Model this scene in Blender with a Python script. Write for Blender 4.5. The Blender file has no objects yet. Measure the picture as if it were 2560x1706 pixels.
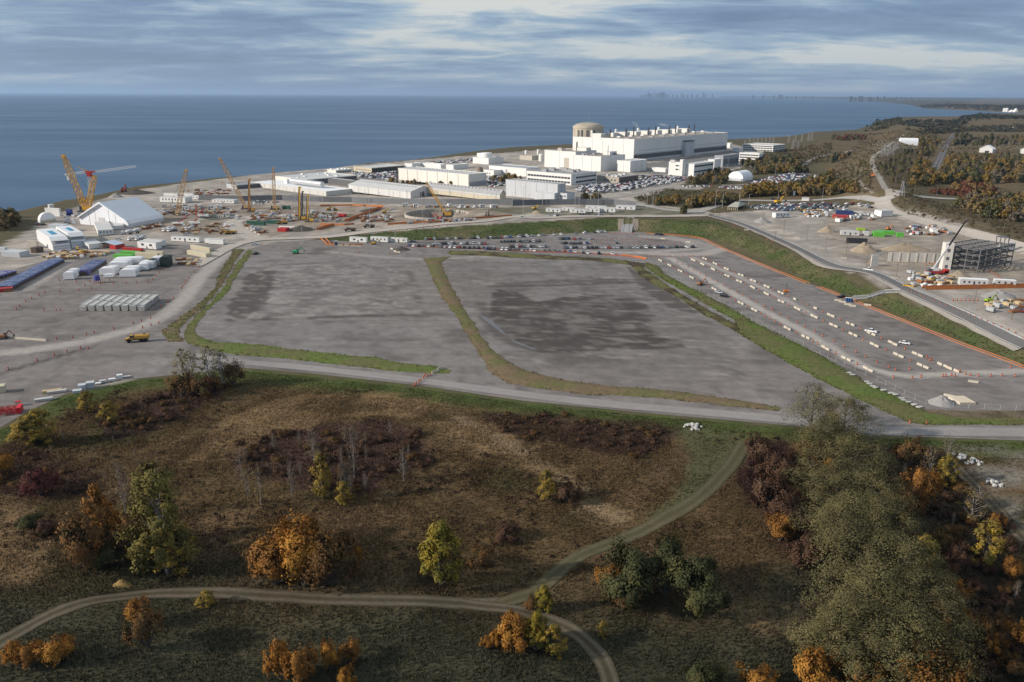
import bpy, math, random
import numpy as np
from mathutils import Vector, Matrix
from mathutils.geometry import delaunay_2d_cdt
R = math.radians
rnd = random.Random(7)
nrs = np.random.RandomState(11)
SC = bpy.context.scene
COL = SC.collection
# ------------------------------------------------------------------ camera
FPX, CX, CY, HC = 1960.0, 1280.0, 853.0, 110.0
PITCH = math.atan((853.0 - 237.0) / FPX)
ROLL = 0.0052
cp, sp = math.cos(PITCH), math.sin(PITCH)
FW = np.array([0, cp, -sp]); R0 = np.array([1.0, 0, 0]); U0 = np.array([0, sp, cp])
RT = math.cos(ROLL) * R0 + math.sin(ROLL) * U0
UP = -math.sin(ROLL) * R0 + math.cos(ROLL) * U0
CAM = np.array([0, 0, HC])
cd = bpy.data.cameras.new('camera'); cam = bpy.data.objects.new('camera', cd); COL.objects.link(cam)
cd.sensor_width = 36; cd.lens = FPX / 2560 * 36; cd.clip_start = 1; cd.clip_end = 400000
cam.matrix_world = Matrix(((RT[0], UP[0], -FW[0], 0), (RT[1], UP[1], -FW[1], 0), (RT[2], UP[2], -FW[2], HC), (0, 0, 0, 1)))
SC.camera = cam
# ------------------------------------------------------------------ light
HAZE = 2.4e-5
SUN_EL, SUN_AZ = R(24), R(14)          # light travels towards (cos az, sin az)
LD = Vector((math.cos(SUN_AZ) * math.cos(SUN_EL), math.sin(SUN_AZ) * math.cos(SUN_EL), -math.sin(SUN_EL)))
sl = bpy.data.lights.new('sun', 'SUN'); sl.energy = 5.0; sl.angle = R(1.2); sl.color = (1.0, 0.90, 0.78)
so = bpy.data.objects.new('sun', sl); COL.objects.link(so); so.location = (-400, -100, 600)
so.rotation_euler = LD.to_track_quat('-Z', 'Y').to_euler()
w = bpy.data.worlds.new('World'); SC.world = w; w.use_nodes = True
wt = w.node_tree; wt.nodes.clear()
def N(tree, typ, **kw):
    n = tree.nodes.new(typ)
    for k_, v_ in kw.items():
        if k_ == 'ins':
            for a, b in v_.items(): n.inputs[a].default_value = b
        else: setattr(n, k_, v_)
    return n
def build_world():
    L = wt.links.new
    sky = N(wt, 'ShaderNodeTexSky', sky_type='NISHITA', sun_disc=False, sun_elevation=SUN_EL,
            sun_rotation=math.atan2(-LD.x, -LD.y), altitude=110, air_density=1.0, dust_density=0.8, ozone_density=2.0)
    tc = N(wt, 'ShaderNodeTexCoord'); sep = N(wt, 'ShaderNodeSeparateXYZ'); L(tc.outputs['Generated'], sep.inputs[0])
    def math_(op, a, b=None, c=None):
        n = N(wt, 'ShaderNodeMath', operation=op)
        for i_, v_ in enumerate((a, b, c)):
            if v_ is None: continue
            if isinstance(v_, (int, float)): n.inputs[i_].default_value = v_
            else: L(v_, n.inputs[i_])
        return n.outputs[0]
    z = math_('MAXIMUM', sep.outputs[2], 0.0)
    den = math_('ADD', z, 0.10)
    u = math_('DIVIDE', sep.outputs[0], den); v = math_('DIVIDE', sep.outputs[1], den)
    cmb = N(wt, 'ShaderNodeCombineXYZ'); L(u, cmb.inputs[0]); L(v, cmb.inputs[1])
    def noise(scale, detail, rough, off, sx=1, sy=1, dist=0.0):
        mp = N(wt, 'ShaderNodeMapping'); mp.inputs['Location'].default_value = off; mp.inputs['Scale'].default_value = (sx, sy, 1)
        mp.inputs['Rotation'].default_value = (0, 0, R(-12))
        L(cmb.outputs[0], mp.inputs[0])
        nz = N(wt, 'ShaderNodeTexNoise'); nz.inputs['Scale'].default_value = scale; nz.inputs['Detail'].default_value = detail
        nz.inputs['Roughness'].default_value = rough; nz.inputs['Distortion'].default_value = dist
        L(mp.outputs[0], nz.inputs['Vector']); return nz.outputs['Fac']
    def ramp(fac, stops):
        r = N(wt, 'ShaderNodeValToRGB'); e = r.color_ramp.elements
        while len(e) > 1: e.remove(e[0])
        e[0].position = stops[0][0]; e[0].color = (*stops[0][1], 1)
        for p_, c_ in stops[1:]:
            x = e.new(p_); x.color = (*c_, 1)
        L(fac, r.inputs[0]); return r.outputs[0]
    def mix(f_, a, b):
        m = N(wt, 'ShaderNodeMix', data_type='RGBA')
        if isinstance(f_, float): m.inputs[0].default_value = f_
        else: L(f_, m.inputs[0])
        for s_, v_ in ((6, a), (7, b)):
            if isinstance(v_, tuple): m.inputs[s_].default_value = (*v_, 1)
            else: L(v_, m.inputs[s_])
        return m.outputs[2]
    n1 = noise(0.55, 8, 0.60, (3.1, 5.7, 0), 0.55, 0.9, 0.35)
    n2 = noise(2.4, 8, 0.64, (11.3, 2.2, 0), 0.60, 0.8, 0.8)
    n3 = noise(0.4, 4, 0.5, (7.7, 1.1, 3.0), 1, 1.3)
    # blue-grey stratus with paler gaps, all of it sky luminance
    dark = (0.175, 0.262, 0.440); mid = (0.265, 0.390, 0.600); lite = (0.45, 0.60, 0.76); bright = (0.92, 0.94, 0.90)
    s = math_('ADD', math_('MULTIPLY', n1, 0.72), math_('MULTIPLY', n2, 0.28))
    s = math_('ADD', s, math_('MULTIPLY', math_('SUBTRACT', n3, 0.5), 0.55))
    cl = ramp(s, [(0.38, dark), (0.475, mid), (0.535, lite), (0.61, bright)])
    # thick air low over the water is a paler, even grey-blue
    low = ramp(z, [(0.0, (1, 1, 1)), (0.035, (0.70, 0.70, 0.70)), (0.10, (0.1, 0.1, 0.1)), (0.25, (0, 0, 0))])
    lowf = N(wt, 'ShaderNodeRGBToBW'); L(low, lowf.inputs[0])
    cl2 = mix(math_('MULTIPLY', lowf.outputs[0], 0.50), cl, (0.42, 0.54, 0.66))
    bg1 = N(wt, 'ShaderNodeBackground'); L(sky.outputs[0], bg1.inputs[0]); bg1.inputs[1].default_value = 0.08
    bg2 = N(wt, 'ShaderNodeBackground'); L(cl2, bg2.inputs[0]); bg2.inputs[1].default_value = 0.80
    ms = N(wt, 'ShaderNodeMixShader'); ms.inputs[0].default_value = 0.90
    L(bg1.outputs[0], ms.inputs[1]); L(bg2.outputs[0], ms.inputs[2])
    out = N(wt, 'ShaderNodeOutputWorld'); L(ms.outputs[0], out.inputs[0])
build_world()
SC.view_settings.view_transform = 'Standard'; SC.view_settings.look = 'None'; SC.view_settings.gamma = 1
SC.view_settings.use_curve_mapping = False; SC.view_settings.exposure = 0.0
SC.render.engine = 'CYCLES'
SC.cycles.max_bounces = 5; SC.cycles.diffuse_bounces = 2; SC.cycles.glossy_bounces = 2; SC.cycles.transmission_bounces = 2
SC.cycles.volume_bounces = 0; SC.cycles.transparent_max_bounces = 6; SC.cycles.caustics_reflective = False; SC.cycles.caustics_refractive = False
SC.cycles.use_denoising = True
try: SC.cycles.denoising_use_gpu = False
except Exception: pass
# ------------------------------------------------------------------ pixel <-> place (photograph 2560 x 1706)
def K(x0, y0, s): return lambda x, y: (x0 + x / s, y0 + y / s)
ka = K(0, 360, 4.9); kb = K(400, 360, 4.9); kc = K(800, 360, 4.9); kd = K(1200, 260, 4.9); ke = K(1600, 260, 4.9)
kf = K(2080, 220, 4.9); kg = K(2080, 480, 4.9); kh = K(1600, 460, 4.9)
ki = K(0, 560, 3.6766); kj = K(600, 540, 3.6766); kk = K(1200, 540, 3.6766); kl = K(1920, 700, 3.6766)
km = K(0, 850, 3.6766); ko = K(840, 1000, 2.2205); kq = K(1680, 1000, 2.2205); kF = K(0, 0, 1 / 1.088); kt = K(150, 580, 7.84); ks = K(620, 500, 4.9)
def pxs(k, pts): return [k(*p) for p in pts]
def project(x, y, z):
    x = np.asarray(x, float); y = np.asarray(y, float); z = np.asarray(z, float) - HC
    xc = x * RT[0] + y * RT[1] + z * RT[2]; yc = x * UP[0] + y * UP[1] + z * UP[2]; zc = y * FW[1] + z * FW[2]
    zc = np.where(zc < 1, 1, zc)
    return CX + FPX * xc / zc, CY - FPX * yc / zc, zc
def ray(px, py):
    d = FW * FPX + RT * (px - CX) - UP * (py - CY)
    return d / FPX
def P0(px, py, z=0.0):
    d = ray(px, py); t = (z - HC) / min(d[2], -1e-4)
    return (d[0] * t, d[1] * t)
def smooth(a, b, x):
    t = np.clip((x - a) / (b - a), 0, 1); return t * t * (3 - 2 * t)
_ng = np.random.RandomState(5).rand(64, 64)
def vnoise(x, y):
    x = np.asarray(x, float); y = np.asarray(y, float)
    xi = np.floor(x).astype(int); yi = np.floor(y).astype(int); fx = x - xi; fy = y - yi
    fx = fx * fx * (3 - 2 * fx); fy = fy * fy * (3 - 2 * fy)
    g = lambda i, j: _ng[i % 64, j % 64]
    return (g(xi, yi) * (1 - fx) + g(xi + 1, yi) * fx) * (1 - fy) + (g(xi, yi + 1) * (1 - fx) + g(xi + 1, yi + 1) * fx) * fy
def fbm(x, y, s, o=4, off=0.0):
    v = 0; a = 0.5; x = np.asarray(x, float) / s + off; y = np.asarray(y, float) / s + off * 1.7
    for _ in range(o):
        v = v + a * vnoise(x, y); a *= 0.5; x = x * 2.03 + 7.1; y = y * 2.03 + 3.3
    return v / (1 - 0.5 ** o)
def inpoly(x, y, poly):
    x = np.asarray(x, float); y = np.asarray(y, float); r = np.zeros(x.shape, bool); n = len(poly)
    for i_ in range(n):
        x1, y1 = poly[i_]; x2, y2 = poly[(i_ + 1) % n]
        if y1 == y2: continue
        c = (y1 > y) != (y2 > y)
        r ^= c & (x < (x2 - x1) * (y - y1) / (y2 - y1) + x1)
    return r
def pdist(x, y, line, closed=False):
    x = np.asarray(x, float); y = np.asarray(y, float); d = np.full(x.shape, 1e18); n = len(line)
    for i_ in range(n if closed else n - 1):
        x1, y1 = line[i_]; x2, y2 = line[(i_ + 1) % n]; dx, dy = x2 - x1, y2 - y1; l2 = dx * dx + dy * dy + 1e-9
        t = np.clip(((x - x1) * dx + (y - y1) * dy) / l2, 0, 1)
        d = np.minimum(d, (x - x1 - t * dx) ** 2 + (y - y1 - t * dy) ** 2)
    return np.sqrt(d)
def sdist(x, y, poly):     # positive inside
    d = pdist(x, y, poly, True); return np.where(inpoly(x, y, poly), d, -d)
# ------------------------------------------------------------------ terrain heights
FENCE_PX = [(2620, 940), (2560, 915), (2409, 860), (2246, 795), (2080, 729), (2008, 705), (1906, 662), (1855, 640), (1804, 619), (1759, 597), (1661, 586.5), (1600, 581), (1537, 579), (1436, 584), (1336, 588), (1200, 597), (1062, 601), (875, 604), (800, 600)]
LOWP = [P0(*p) for p in FENCE_PX]
_l = LOWP[-1]; _f = LOWP[0]
LOWP = LOWP + [(-900, _l[1]), (-900, -300), (900, -300), (900, _f[1] - 30)]
LAKE = -9.0
SHORE_PX = [(0, 548), (110, 520), (169, 512), (237, 496), (302, 482), (400, 472), (512, 459), (686, 443), (816, 432), (882, 421), (1012, 410), (1147, 395), (1271, 385), (1361, 380), (1430, 376), (1600, 369), (1816, 363), (1947, 356), (2018, 342), (2080, 339), (2150, 333), (2185, 318), (2253, 306), (2341, 304), (2386, 304), (2404, 297), (2440, 293), (2560, 290)]
NEARP = [P0(px, py, LAKE) for px, py in SHORE_PX]
NEARP = [(-9000, 100), (-1500, 330)] + NEARP + [(9000, 4500), (9000, -2000), (-9000, -2000)]
FAR_PX = [(2640, 285), (2560, 284.5), (2416, 277), (2296, 272), (2275, 266), (2264, 262), (2200, 255.5), (2150, 252), (2080, 248.5), (1900, 245.0), (1700, 242.6), (1570, 241.2)]
FARP = [P0(px, py, LAKE) for px, py in FAR_PX]
FARP = [(20000, FARP[0][1])] + FARP + [(FARP[-1][0] + 4000, 90000), (120000, 90000)]
MEADP_PX = pxs(kF, [(-60, 1010), (0, 985), (150, 910), (300, 875), (440, 862), (560, 850), (700, 862), (960, 890), (1200, 924), (1500, 954), (1800, 980), (2000, 1003), (2353, 1015), (2500, 1018)])
MEADP = [P0(*p) for p in MEADP_PX] + [(500, 0), (500, -300), (-500, -300), (-500, 0)]
RIDGE = [P0(*p, z=17) for p in [(2210, 482), (2203, 460), (2183, 425), (2188, 395), (2235, 352), (2270, 338)]]
BERM = [P0(*p, z=13) for p in [(2245, 500), (2330, 520), (2450, 556), (2560, 590), (2640, 615)]]
HEAD = [P0(*p, z=12) for p in [(2195, 318), (2240, 318), (2290, 330), (2230, 345)]]
def _shaft(x0, x1):
    z = 3.0
    for _ in range(4):
        a = P0(x0[0], x0[1], z); b = P0(x1[0], x1[1], z); c = ((a[0] + b[0]) / 2, (a[1] + b[1]) / 2); z = float(7.0 * smooth(-190, 10, np.array(c[0])))
    return (c[0], c[1], z, math.hypot(b[0] - a[0], b[1] - a[1]) / 2)
SHAFTS = [_shaft(kc(1040, 860), kc(1830, 860)), _shaft(kb(470, 905), kb(840, 905))]
def hgt(x, y):
    x = np.asarray(x, float); y = np.asarray(y, float)
    sd = -sdist(x, y, LOWP)
    s = 7.0 * smooth(-190, 10, x)
    h = s * smooth(0, 30, sd)
    md = sdist(x, y, MEADP); mm = smooth(4, 40, md)
    h = h + mm * ((fbm(x, y, 42, 3) - 0.5) * 6.0 + (fbm(x, y, 11, 2, 5.0) - 0.5) * 1.2)
    h = h + 12 * np.exp(-(pdist(x, y, RIDGE) / 36) ** 2) + 7 * np.exp(-(pdist(x, y, BERM) / 20) ** 2) + 13 * np.exp(-(pdist(x, y, HEAD) / 70) ** 2)
    for cx_, cy_, cz_, cr_ in SHAFTS: h = h - 10 * smooth(cr_ - .5, cr_ - 7, np.hypot(x - cx_, y - cy_))
    fr = smooth(1500, 3500, y)
    h = h + fr * (fbm(x, y, 900, 3) - 0.3) * 30
    nd = sdist(x, y, NEARP); fd = sdist(x, y, FARP)
    near = smooth(-2, 26, nd)
    bed = LAKE - 6.0
    hf = bed + (22 + 26 * fbm(x, y, 3000, 3) + smooth(8000, 40000, y) * 60) * smooth(-5, 300, fd)
    return np.where(fd > -5, hf, bed + (h - bed) * near)
def hz(x, y): return float(hgt(np.array([x]), np.array([y]))[0])
_T = np.concatenate([np.geomspace(60, 4000, 260), np.geomspace(4040, 60000, 80)])
def P(px, py):
    d = ray(px, py); g = math.hypot(d[0], d[1]); t = _T / g
    lo = None
    x, y, z = d[0] * t, d[1] * t, HC + d[2] * t
    b = z <= np.maximum(hgt(x, y), LAKE)
    i_ = int(np.argmax(b)) if b.any() else len(t) - 1
    a_, c_ = (t[i_ - 1], t[i_]) if i_ else (t[0] * .5, t[0])
    for _ in range(3):
        tt = np.linspace(a_, c_, 14); b = HC + d[2] * tt <= np.maximum(hgt(d[0] * tt, d[1] * tt), LAKE)
        j_ = int(np.argmax(b)) if b.any() else 13
        a_, c_ = (tt[j_ - 1], tt[j_]) if j_ else (tt[0], tt[1])
    t_ = c_
    return Vector((d[0] * t_, d[1] * t_, HC + d[2] * t_))
def ztop(b, py):          # height z above the place b at which the picture row py lies
    lo, hi = -30.0, 400.0
    for _ in range(40):
        m_ = (lo + hi) / 2
        if project(b[0], b[1], m_)[1] > py: lo = m_
        else: hi = m_
    return lo
def atpix(b, px, py, dy=0.0):   # point above b's distance (plus dy) seen at px, py
    d = ray(px, py); t = (b[1] + dy) / d[1]
    return Vector((d[0] * t, d[1] * t, HC + d[2] * t))
def along(b, ux, uy, px):   # how far from b along (ux, uy) to reach the column px
    z = b[2] - HC
    a0 = b[0] * RT[0] + b[1] * RT[1] + z * RT[2]; a1 = ux * RT[0] + uy * RT[1]
    c0 = b[1] * FW[1] + z * FW[2]; c1 = uy * FW[1]; q_ = (px - CX) / FPX
    return (q_ * c0 - a0) / (a1 - q_ * c1)
# ------------------------------------------------------------------ mesh building
class MB:
    def __init__(s): s.v = []; s.f = []; s.m = []
    def add(s, vs, fs, mi=0):
        o = len(s.v); s.v += [tuple(p) for p in vs]; s.f += [tuple(i_ + o for i_ in f_) for f_ in fs]; s.m += [mi] * len(fs); return s
    def box(s, x0, x1, y0, y1, z0, z1, mi=0, tx=0.0, ty=0.0):
        if isinstance(mi, float): mi, tx, ty = 0, mi, tx
        return s.add([(x0, y0, z0), (x1, y0, z0), (x1, y1, z0), (x0, y1, z0), (x0 + tx, y0 + ty, z1), (x1 - tx, y0 + ty, z1), (x1 - tx, y1 - ty, z1), (x0 + tx, y1 - ty, z1)],
              [(3, 2, 1, 0), (4, 5, 6, 7), (0, 1, 5, 4), (1, 2, 6, 5), (2, 3, 7, 6), (3, 0, 4, 7)], mi)
    def bar(s, p, q, w_, mi=0, w2=None, n=4):
        p = Vector(p); q = Vector(q); d = q - p
        if d.length < 1e-6: return s
        d.normalize(); a = d.cross(Vector((0, 0, 1)) if abs(d.z) < .95 else Vector((1, 0, 0))).normalized(); b = d.cross(a)
        w2 = w_ if w2 is None else w2; vs = []
        for c_, ww in ((p, w_), (q, w2)):
            for i_ in range(n):
                t = 2 * math.pi * (i_ + .5) / n; vs.append(c_ + (a * math.cos(t) + b * math.sin(t)) * ww * (.707 if n == 4 else .5))
        fs = [(i_, (i_ + 1) % n, n + (i_ + 1) % n, n + i_) for i_ in range(n)] + [tuple(range(n - 1, -1, -1)), tuple(range(n, 2 * n))]
        return s.add(vs, fs, mi)
    def cyl(s, x, y, z0, z1, r0, r1=None, n=20, mi=0):
        r1 = r0 if r1 is None else r1
        vs = [(x + r_ * math.cos(2 * math.pi * i_ / n), y + r_ * math.sin(2 * math.pi * i_ / n), z_) for z_, r_ in ((z0, r0), (z1, r1)) for i_ in range(n)]
        return s.add(vs, [(i_, (i_ + 1) % n, n + (i_ + 1) % n, n + i_) for i_ in range(n)] + [tuple(range(n - 1, -1, -1)), tuple(range(n, 2 * n))], mi)
    def lathe(s, x, y, prof, n=24, mi=0):
        vs = []; fs = []
        for r_, z_ in prof: vs += [(x + r_ * math.cos(2 * math.pi * i_ / n), y + r_ * math.sin(2 * math.pi * i_ / n), z_) for i_ in range(n)]
        for k_ in range(len(prof) - 1):
            for i_ in range(n): fs.append((k_ * n + i_, k_ * n + (i_ + 1) % n, (k_ + 1) * n + (i_ + 1) % n, (k_ + 1) * n + i_))
        fs += [tuple(range(n - 1, -1, -1)), tuple(range((len(prof) - 1) * n, len(prof) * n))]
        return s.add(vs, fs, mi)
    def prism(s, prof, x0, x1, mi=0, axis='x'):   # profile (a, z) swept along an axis
        n = len(prof)
        vs = [((x_, a, z_) if axis == 'x' else (a, x_, z_)) for x_ in (x0, x1) for a, z_ in prof]
        fs = [(i_, (i_ + 1) % n, n + (i_ + 1) % n, n + i_) for i_ in range(n)] + [tuple(range(n - 1, -1, -1)), tuple(range(n, 2 * n))]
        if axis != 'x': fs = [tuple(reversed(f_)) for f_ in fs]
        return s.add(vs, fs, mi)
    def mesh(s, name, mats):
        me = bpy.data.meshes.new(name); me.from_pydata(s.v, [], s.f)
        for m_ in (mats if isinstance(mats, (list, tuple)) else [mats]): me.materials.append(m_)
        if any(s.m): me.polygons.foreach_set('material_index', s.m)
        me.update(); return me
    def obj(s, name, mats, parent=None, loc=None, rz=None): return put(name, s.mesh(name, mats), parent, loc, rz)
def put(name, me, parent=None, loc=None, rz=None):
    o = bpy.data.objects.new(name, me); COL.objects.link(o)
    if parent is not None: o.parent = parent
    if loc is not None: o.location = loc
    if rz is not None: o.rotation_euler = (0, 0, rz)
    return o
REG = []
def tag(o, label, cat, group=None, kind=None):
    o['label'] = label; o['category'] = cat
    if group: o['group'] = group
    if kind: o['kind'] = kind
    REG.append(o); return o
def thing(name, label, cat, loc=(0, 0, 0), rz=0.0, group=None):
    o = bpy.data.objects.new(name, None); COL.objects.link(o); o.location = loc; o.rotation_euler = (0, 0, rz); o.empty_display_size = 0.5
    return tag(o, label, cat, group)
def dup(root, loc, rz, label, scale=None, group=None, col=None):
    c = root.copy(); COL.objects.link(c); c.location = loc; c.rotation_euler = (0, 0, rz); c['label'] = label
    if scale is not None: c.scale = (scale,) * 3 if isinstance(scale, (int, float)) else scale
    if group: c['group'] = group
    if col is not None: c.color = (*col, 1)
    REG.append(c)
    def kids(src, dst):
        for ch in KIDS.get(src.name, ()):
            d = ch.copy(); COL.objects.link(d); d.parent = dst
            if col is not None: d.color = (*col, 1)
            kids(ch, d)
    kids(root, c); return c
KIDS = {}
def proto_done(root):
    for ch in [o for o in COL.objects if o.parent == root]:
        KIDS.setdefault(root.name, []).append(ch); proto_done(ch)
# ------------------------------------------------------------------ materials
MATS = {}
def M(name, color, rough=.8, var=.12, scale=.4, metal=0.0, spec=.3, streak=False):
    if name in MATS: return MATS[name]
    m_ = bpy.data.materials.new(name); m_.use_nodes = True; t = m_.node_tree; b = t.nodes['Principled BSDF']
    b.inputs['Roughness'].default_value = rough; b.inputs['Metallic'].default_value = metal; b.inputs['Specular IOR Level'].default_value = spec
    if var:
        tc = N(t, 'ShaderNodeTexCoord'); mp = N(t, 'ShaderNodeMapping'); mp.inputs['Scale'].default_value = (1, 1, .15 if streak else 1)
        nz = N(t, 'ShaderNodeTexNoise'); nz.inputs['Scale'].default_value = scale; nz.inputs['Detail'].default_value = 6; nz.inputs['Roughness'].default_value = .65
        rp = N(t, 'ShaderNodeValToRGB'); e = rp.color_ramp.elements
        e[0].position = .3; e[1].position = .7
        e[0].color = (*[max(0, c * (1 - var)) for c in color], 1); e[1].color = (*[min(.9, c * (1 + var * .6)) for c in color], 1)
        t.links.new(tc.outputs['Object'], mp.inputs[0]); t.links.new(mp.outputs[0], nz.inputs['Vector']); t.links.new(nz.outputs['Fac'], rp.inputs[0]); t.links.new(rp.outputs[0], b.inputs['Base Color'])
    else: b.inputs['Base Color'].default_value = (*color, 1)
    MATS[name] = m_; return m_
def M_obj(name, rough=.35, spec=.5):       # paint whose colour is each object's own
    if name in MATS: return MATS[name]
    m_ = bpy.data.materials.new(name); m_.use_nodes = True; t = m_.node_tree; b = t.nodes['Principled BSDF']
    oi = N(t, 'ShaderNodeObjectInfo'); t.links.new(oi.outputs['Color'], b.inputs['Base Color'])
    b.inputs['Roughness'].default_value = rough; b.inputs['Specular IOR Level'].default_value = spec
    MATS[name] = m_; return m_
def M_attr(name, rough=.95, trans=0.0, nscale=0.0, nvar=0.0, bump=0.0, spec=.1, fine=0.0):
    if name in MATS: return MATS[name]
    m_ = bpy.data.materials.new(name); m_.use_nodes = True; t = m_.node_tree; b = t.nodes['Principled BSDF']
    at = N(t, 'ShaderNodeAttribute', attribute_name='Col'); src = at.outputs['Color']
    b.inputs['Roughness'].default_value = rough; b.inputs['Specular IOR Level'].default_value = spec
    if nvar:
        tc = N(t, 'ShaderNodeTexCoord')
        for sc_, vv in ((nscale, nvar), (fine, nvar * .8)):
            if not sc_: continue
            nz = N(t, 'ShaderNodeTexNoise'); nz.inputs['Scale'].default_value = sc_; nz.inputs['Detail'].default_value = 8; nz.inputs['Roughness'].default_value = .7
            t.links.new(tc.outputs['Object'], nz.inputs['Vector'])
            mr = N(t, 'ShaderNodeMapRange'); mr.inputs[1].default_value = .25; mr.inputs[2].default_value = .75; mr.inputs[3].default_value = 1 - vv; mr.inputs[4].default_value = 1 + vv
            t.links.new(nz.outputs['Fac'], mr.inputs[0])
            mx = N(t, 'ShaderNodeVectorMath', operation='SCALE'); t.links.new(src, mx.inputs[0]); t.links.new(mr.outputs[0], mx.inputs['Scale']); src = mx.outputs[0]
        if bump:
            bp = N(t, 'ShaderNodeBump'); bp.inputs['Strength'].default_value = bump; bp.inputs['Distance'].default_value = .4
            t.links.new(nz.outputs['Fac'], bp.inputs['Height']); t.links.new(bp.outputs[0], b.inputs['Normal'])
    t.links.new(src, b.inputs['Base Color'])
    if trans:
        tr = N(t, 'ShaderNodeBsdfTranslucent'); t.links.new(src, tr.inputs[0]); ms = N(t, 'ShaderNodeMixShader'); ms.inputs[0].default_value = trans
        t.links.new(b.outputs[0], ms.inputs[1]); t.links.new(tr.outputs[0], ms.inputs[2]); t.links.new(ms.outputs[0], t.nodes['Material Output'].inputs[0])
    MATS[name] = m_; return m_
def np_mesh(name, V, F, mat, C=None, smooth_=False, NV=None):
    V = np.asarray(V, np.float32); F = np.asarray(F, np.int32); k_ = F.shape[1]
    me = bpy.data.meshes.new(name); me.vertices.add(len(V)); me.vertices.foreach_set('co', V.ravel())
    me.loops.add(F.size); me.loops.foreach_set('vertex_index', F.ravel()); me.polygons.add(len(F))
    me.polygons.foreach_set('loop_start', np.arange(0, F.size, k_, dtype=np.int32))
    if smooth_: me.polygons.foreach_set('use_smooth', np.ones(len(F), bool))
    if C is not None:
        a = me.color_attributes.new('Col', 'FLOAT_COLOR', 'POINT'); C4 = np.ones((len(V), 4), np.float32); C4[:, :3] = C; a.data.foreach_set('color', C4.ravel())
    me.materials.append(mat); me.update(); me.validate()
    if NV is not None:
        me.polygons.foreach_set('use_smooth', np.ones(len(F), bool)); NV = np.asarray(NV, np.float32); NV /= np.linalg.norm(NV, axis=1)[:, None] + 1e-9; me.normals_split_custom_set_from_vertices(NV)
    return me
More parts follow.
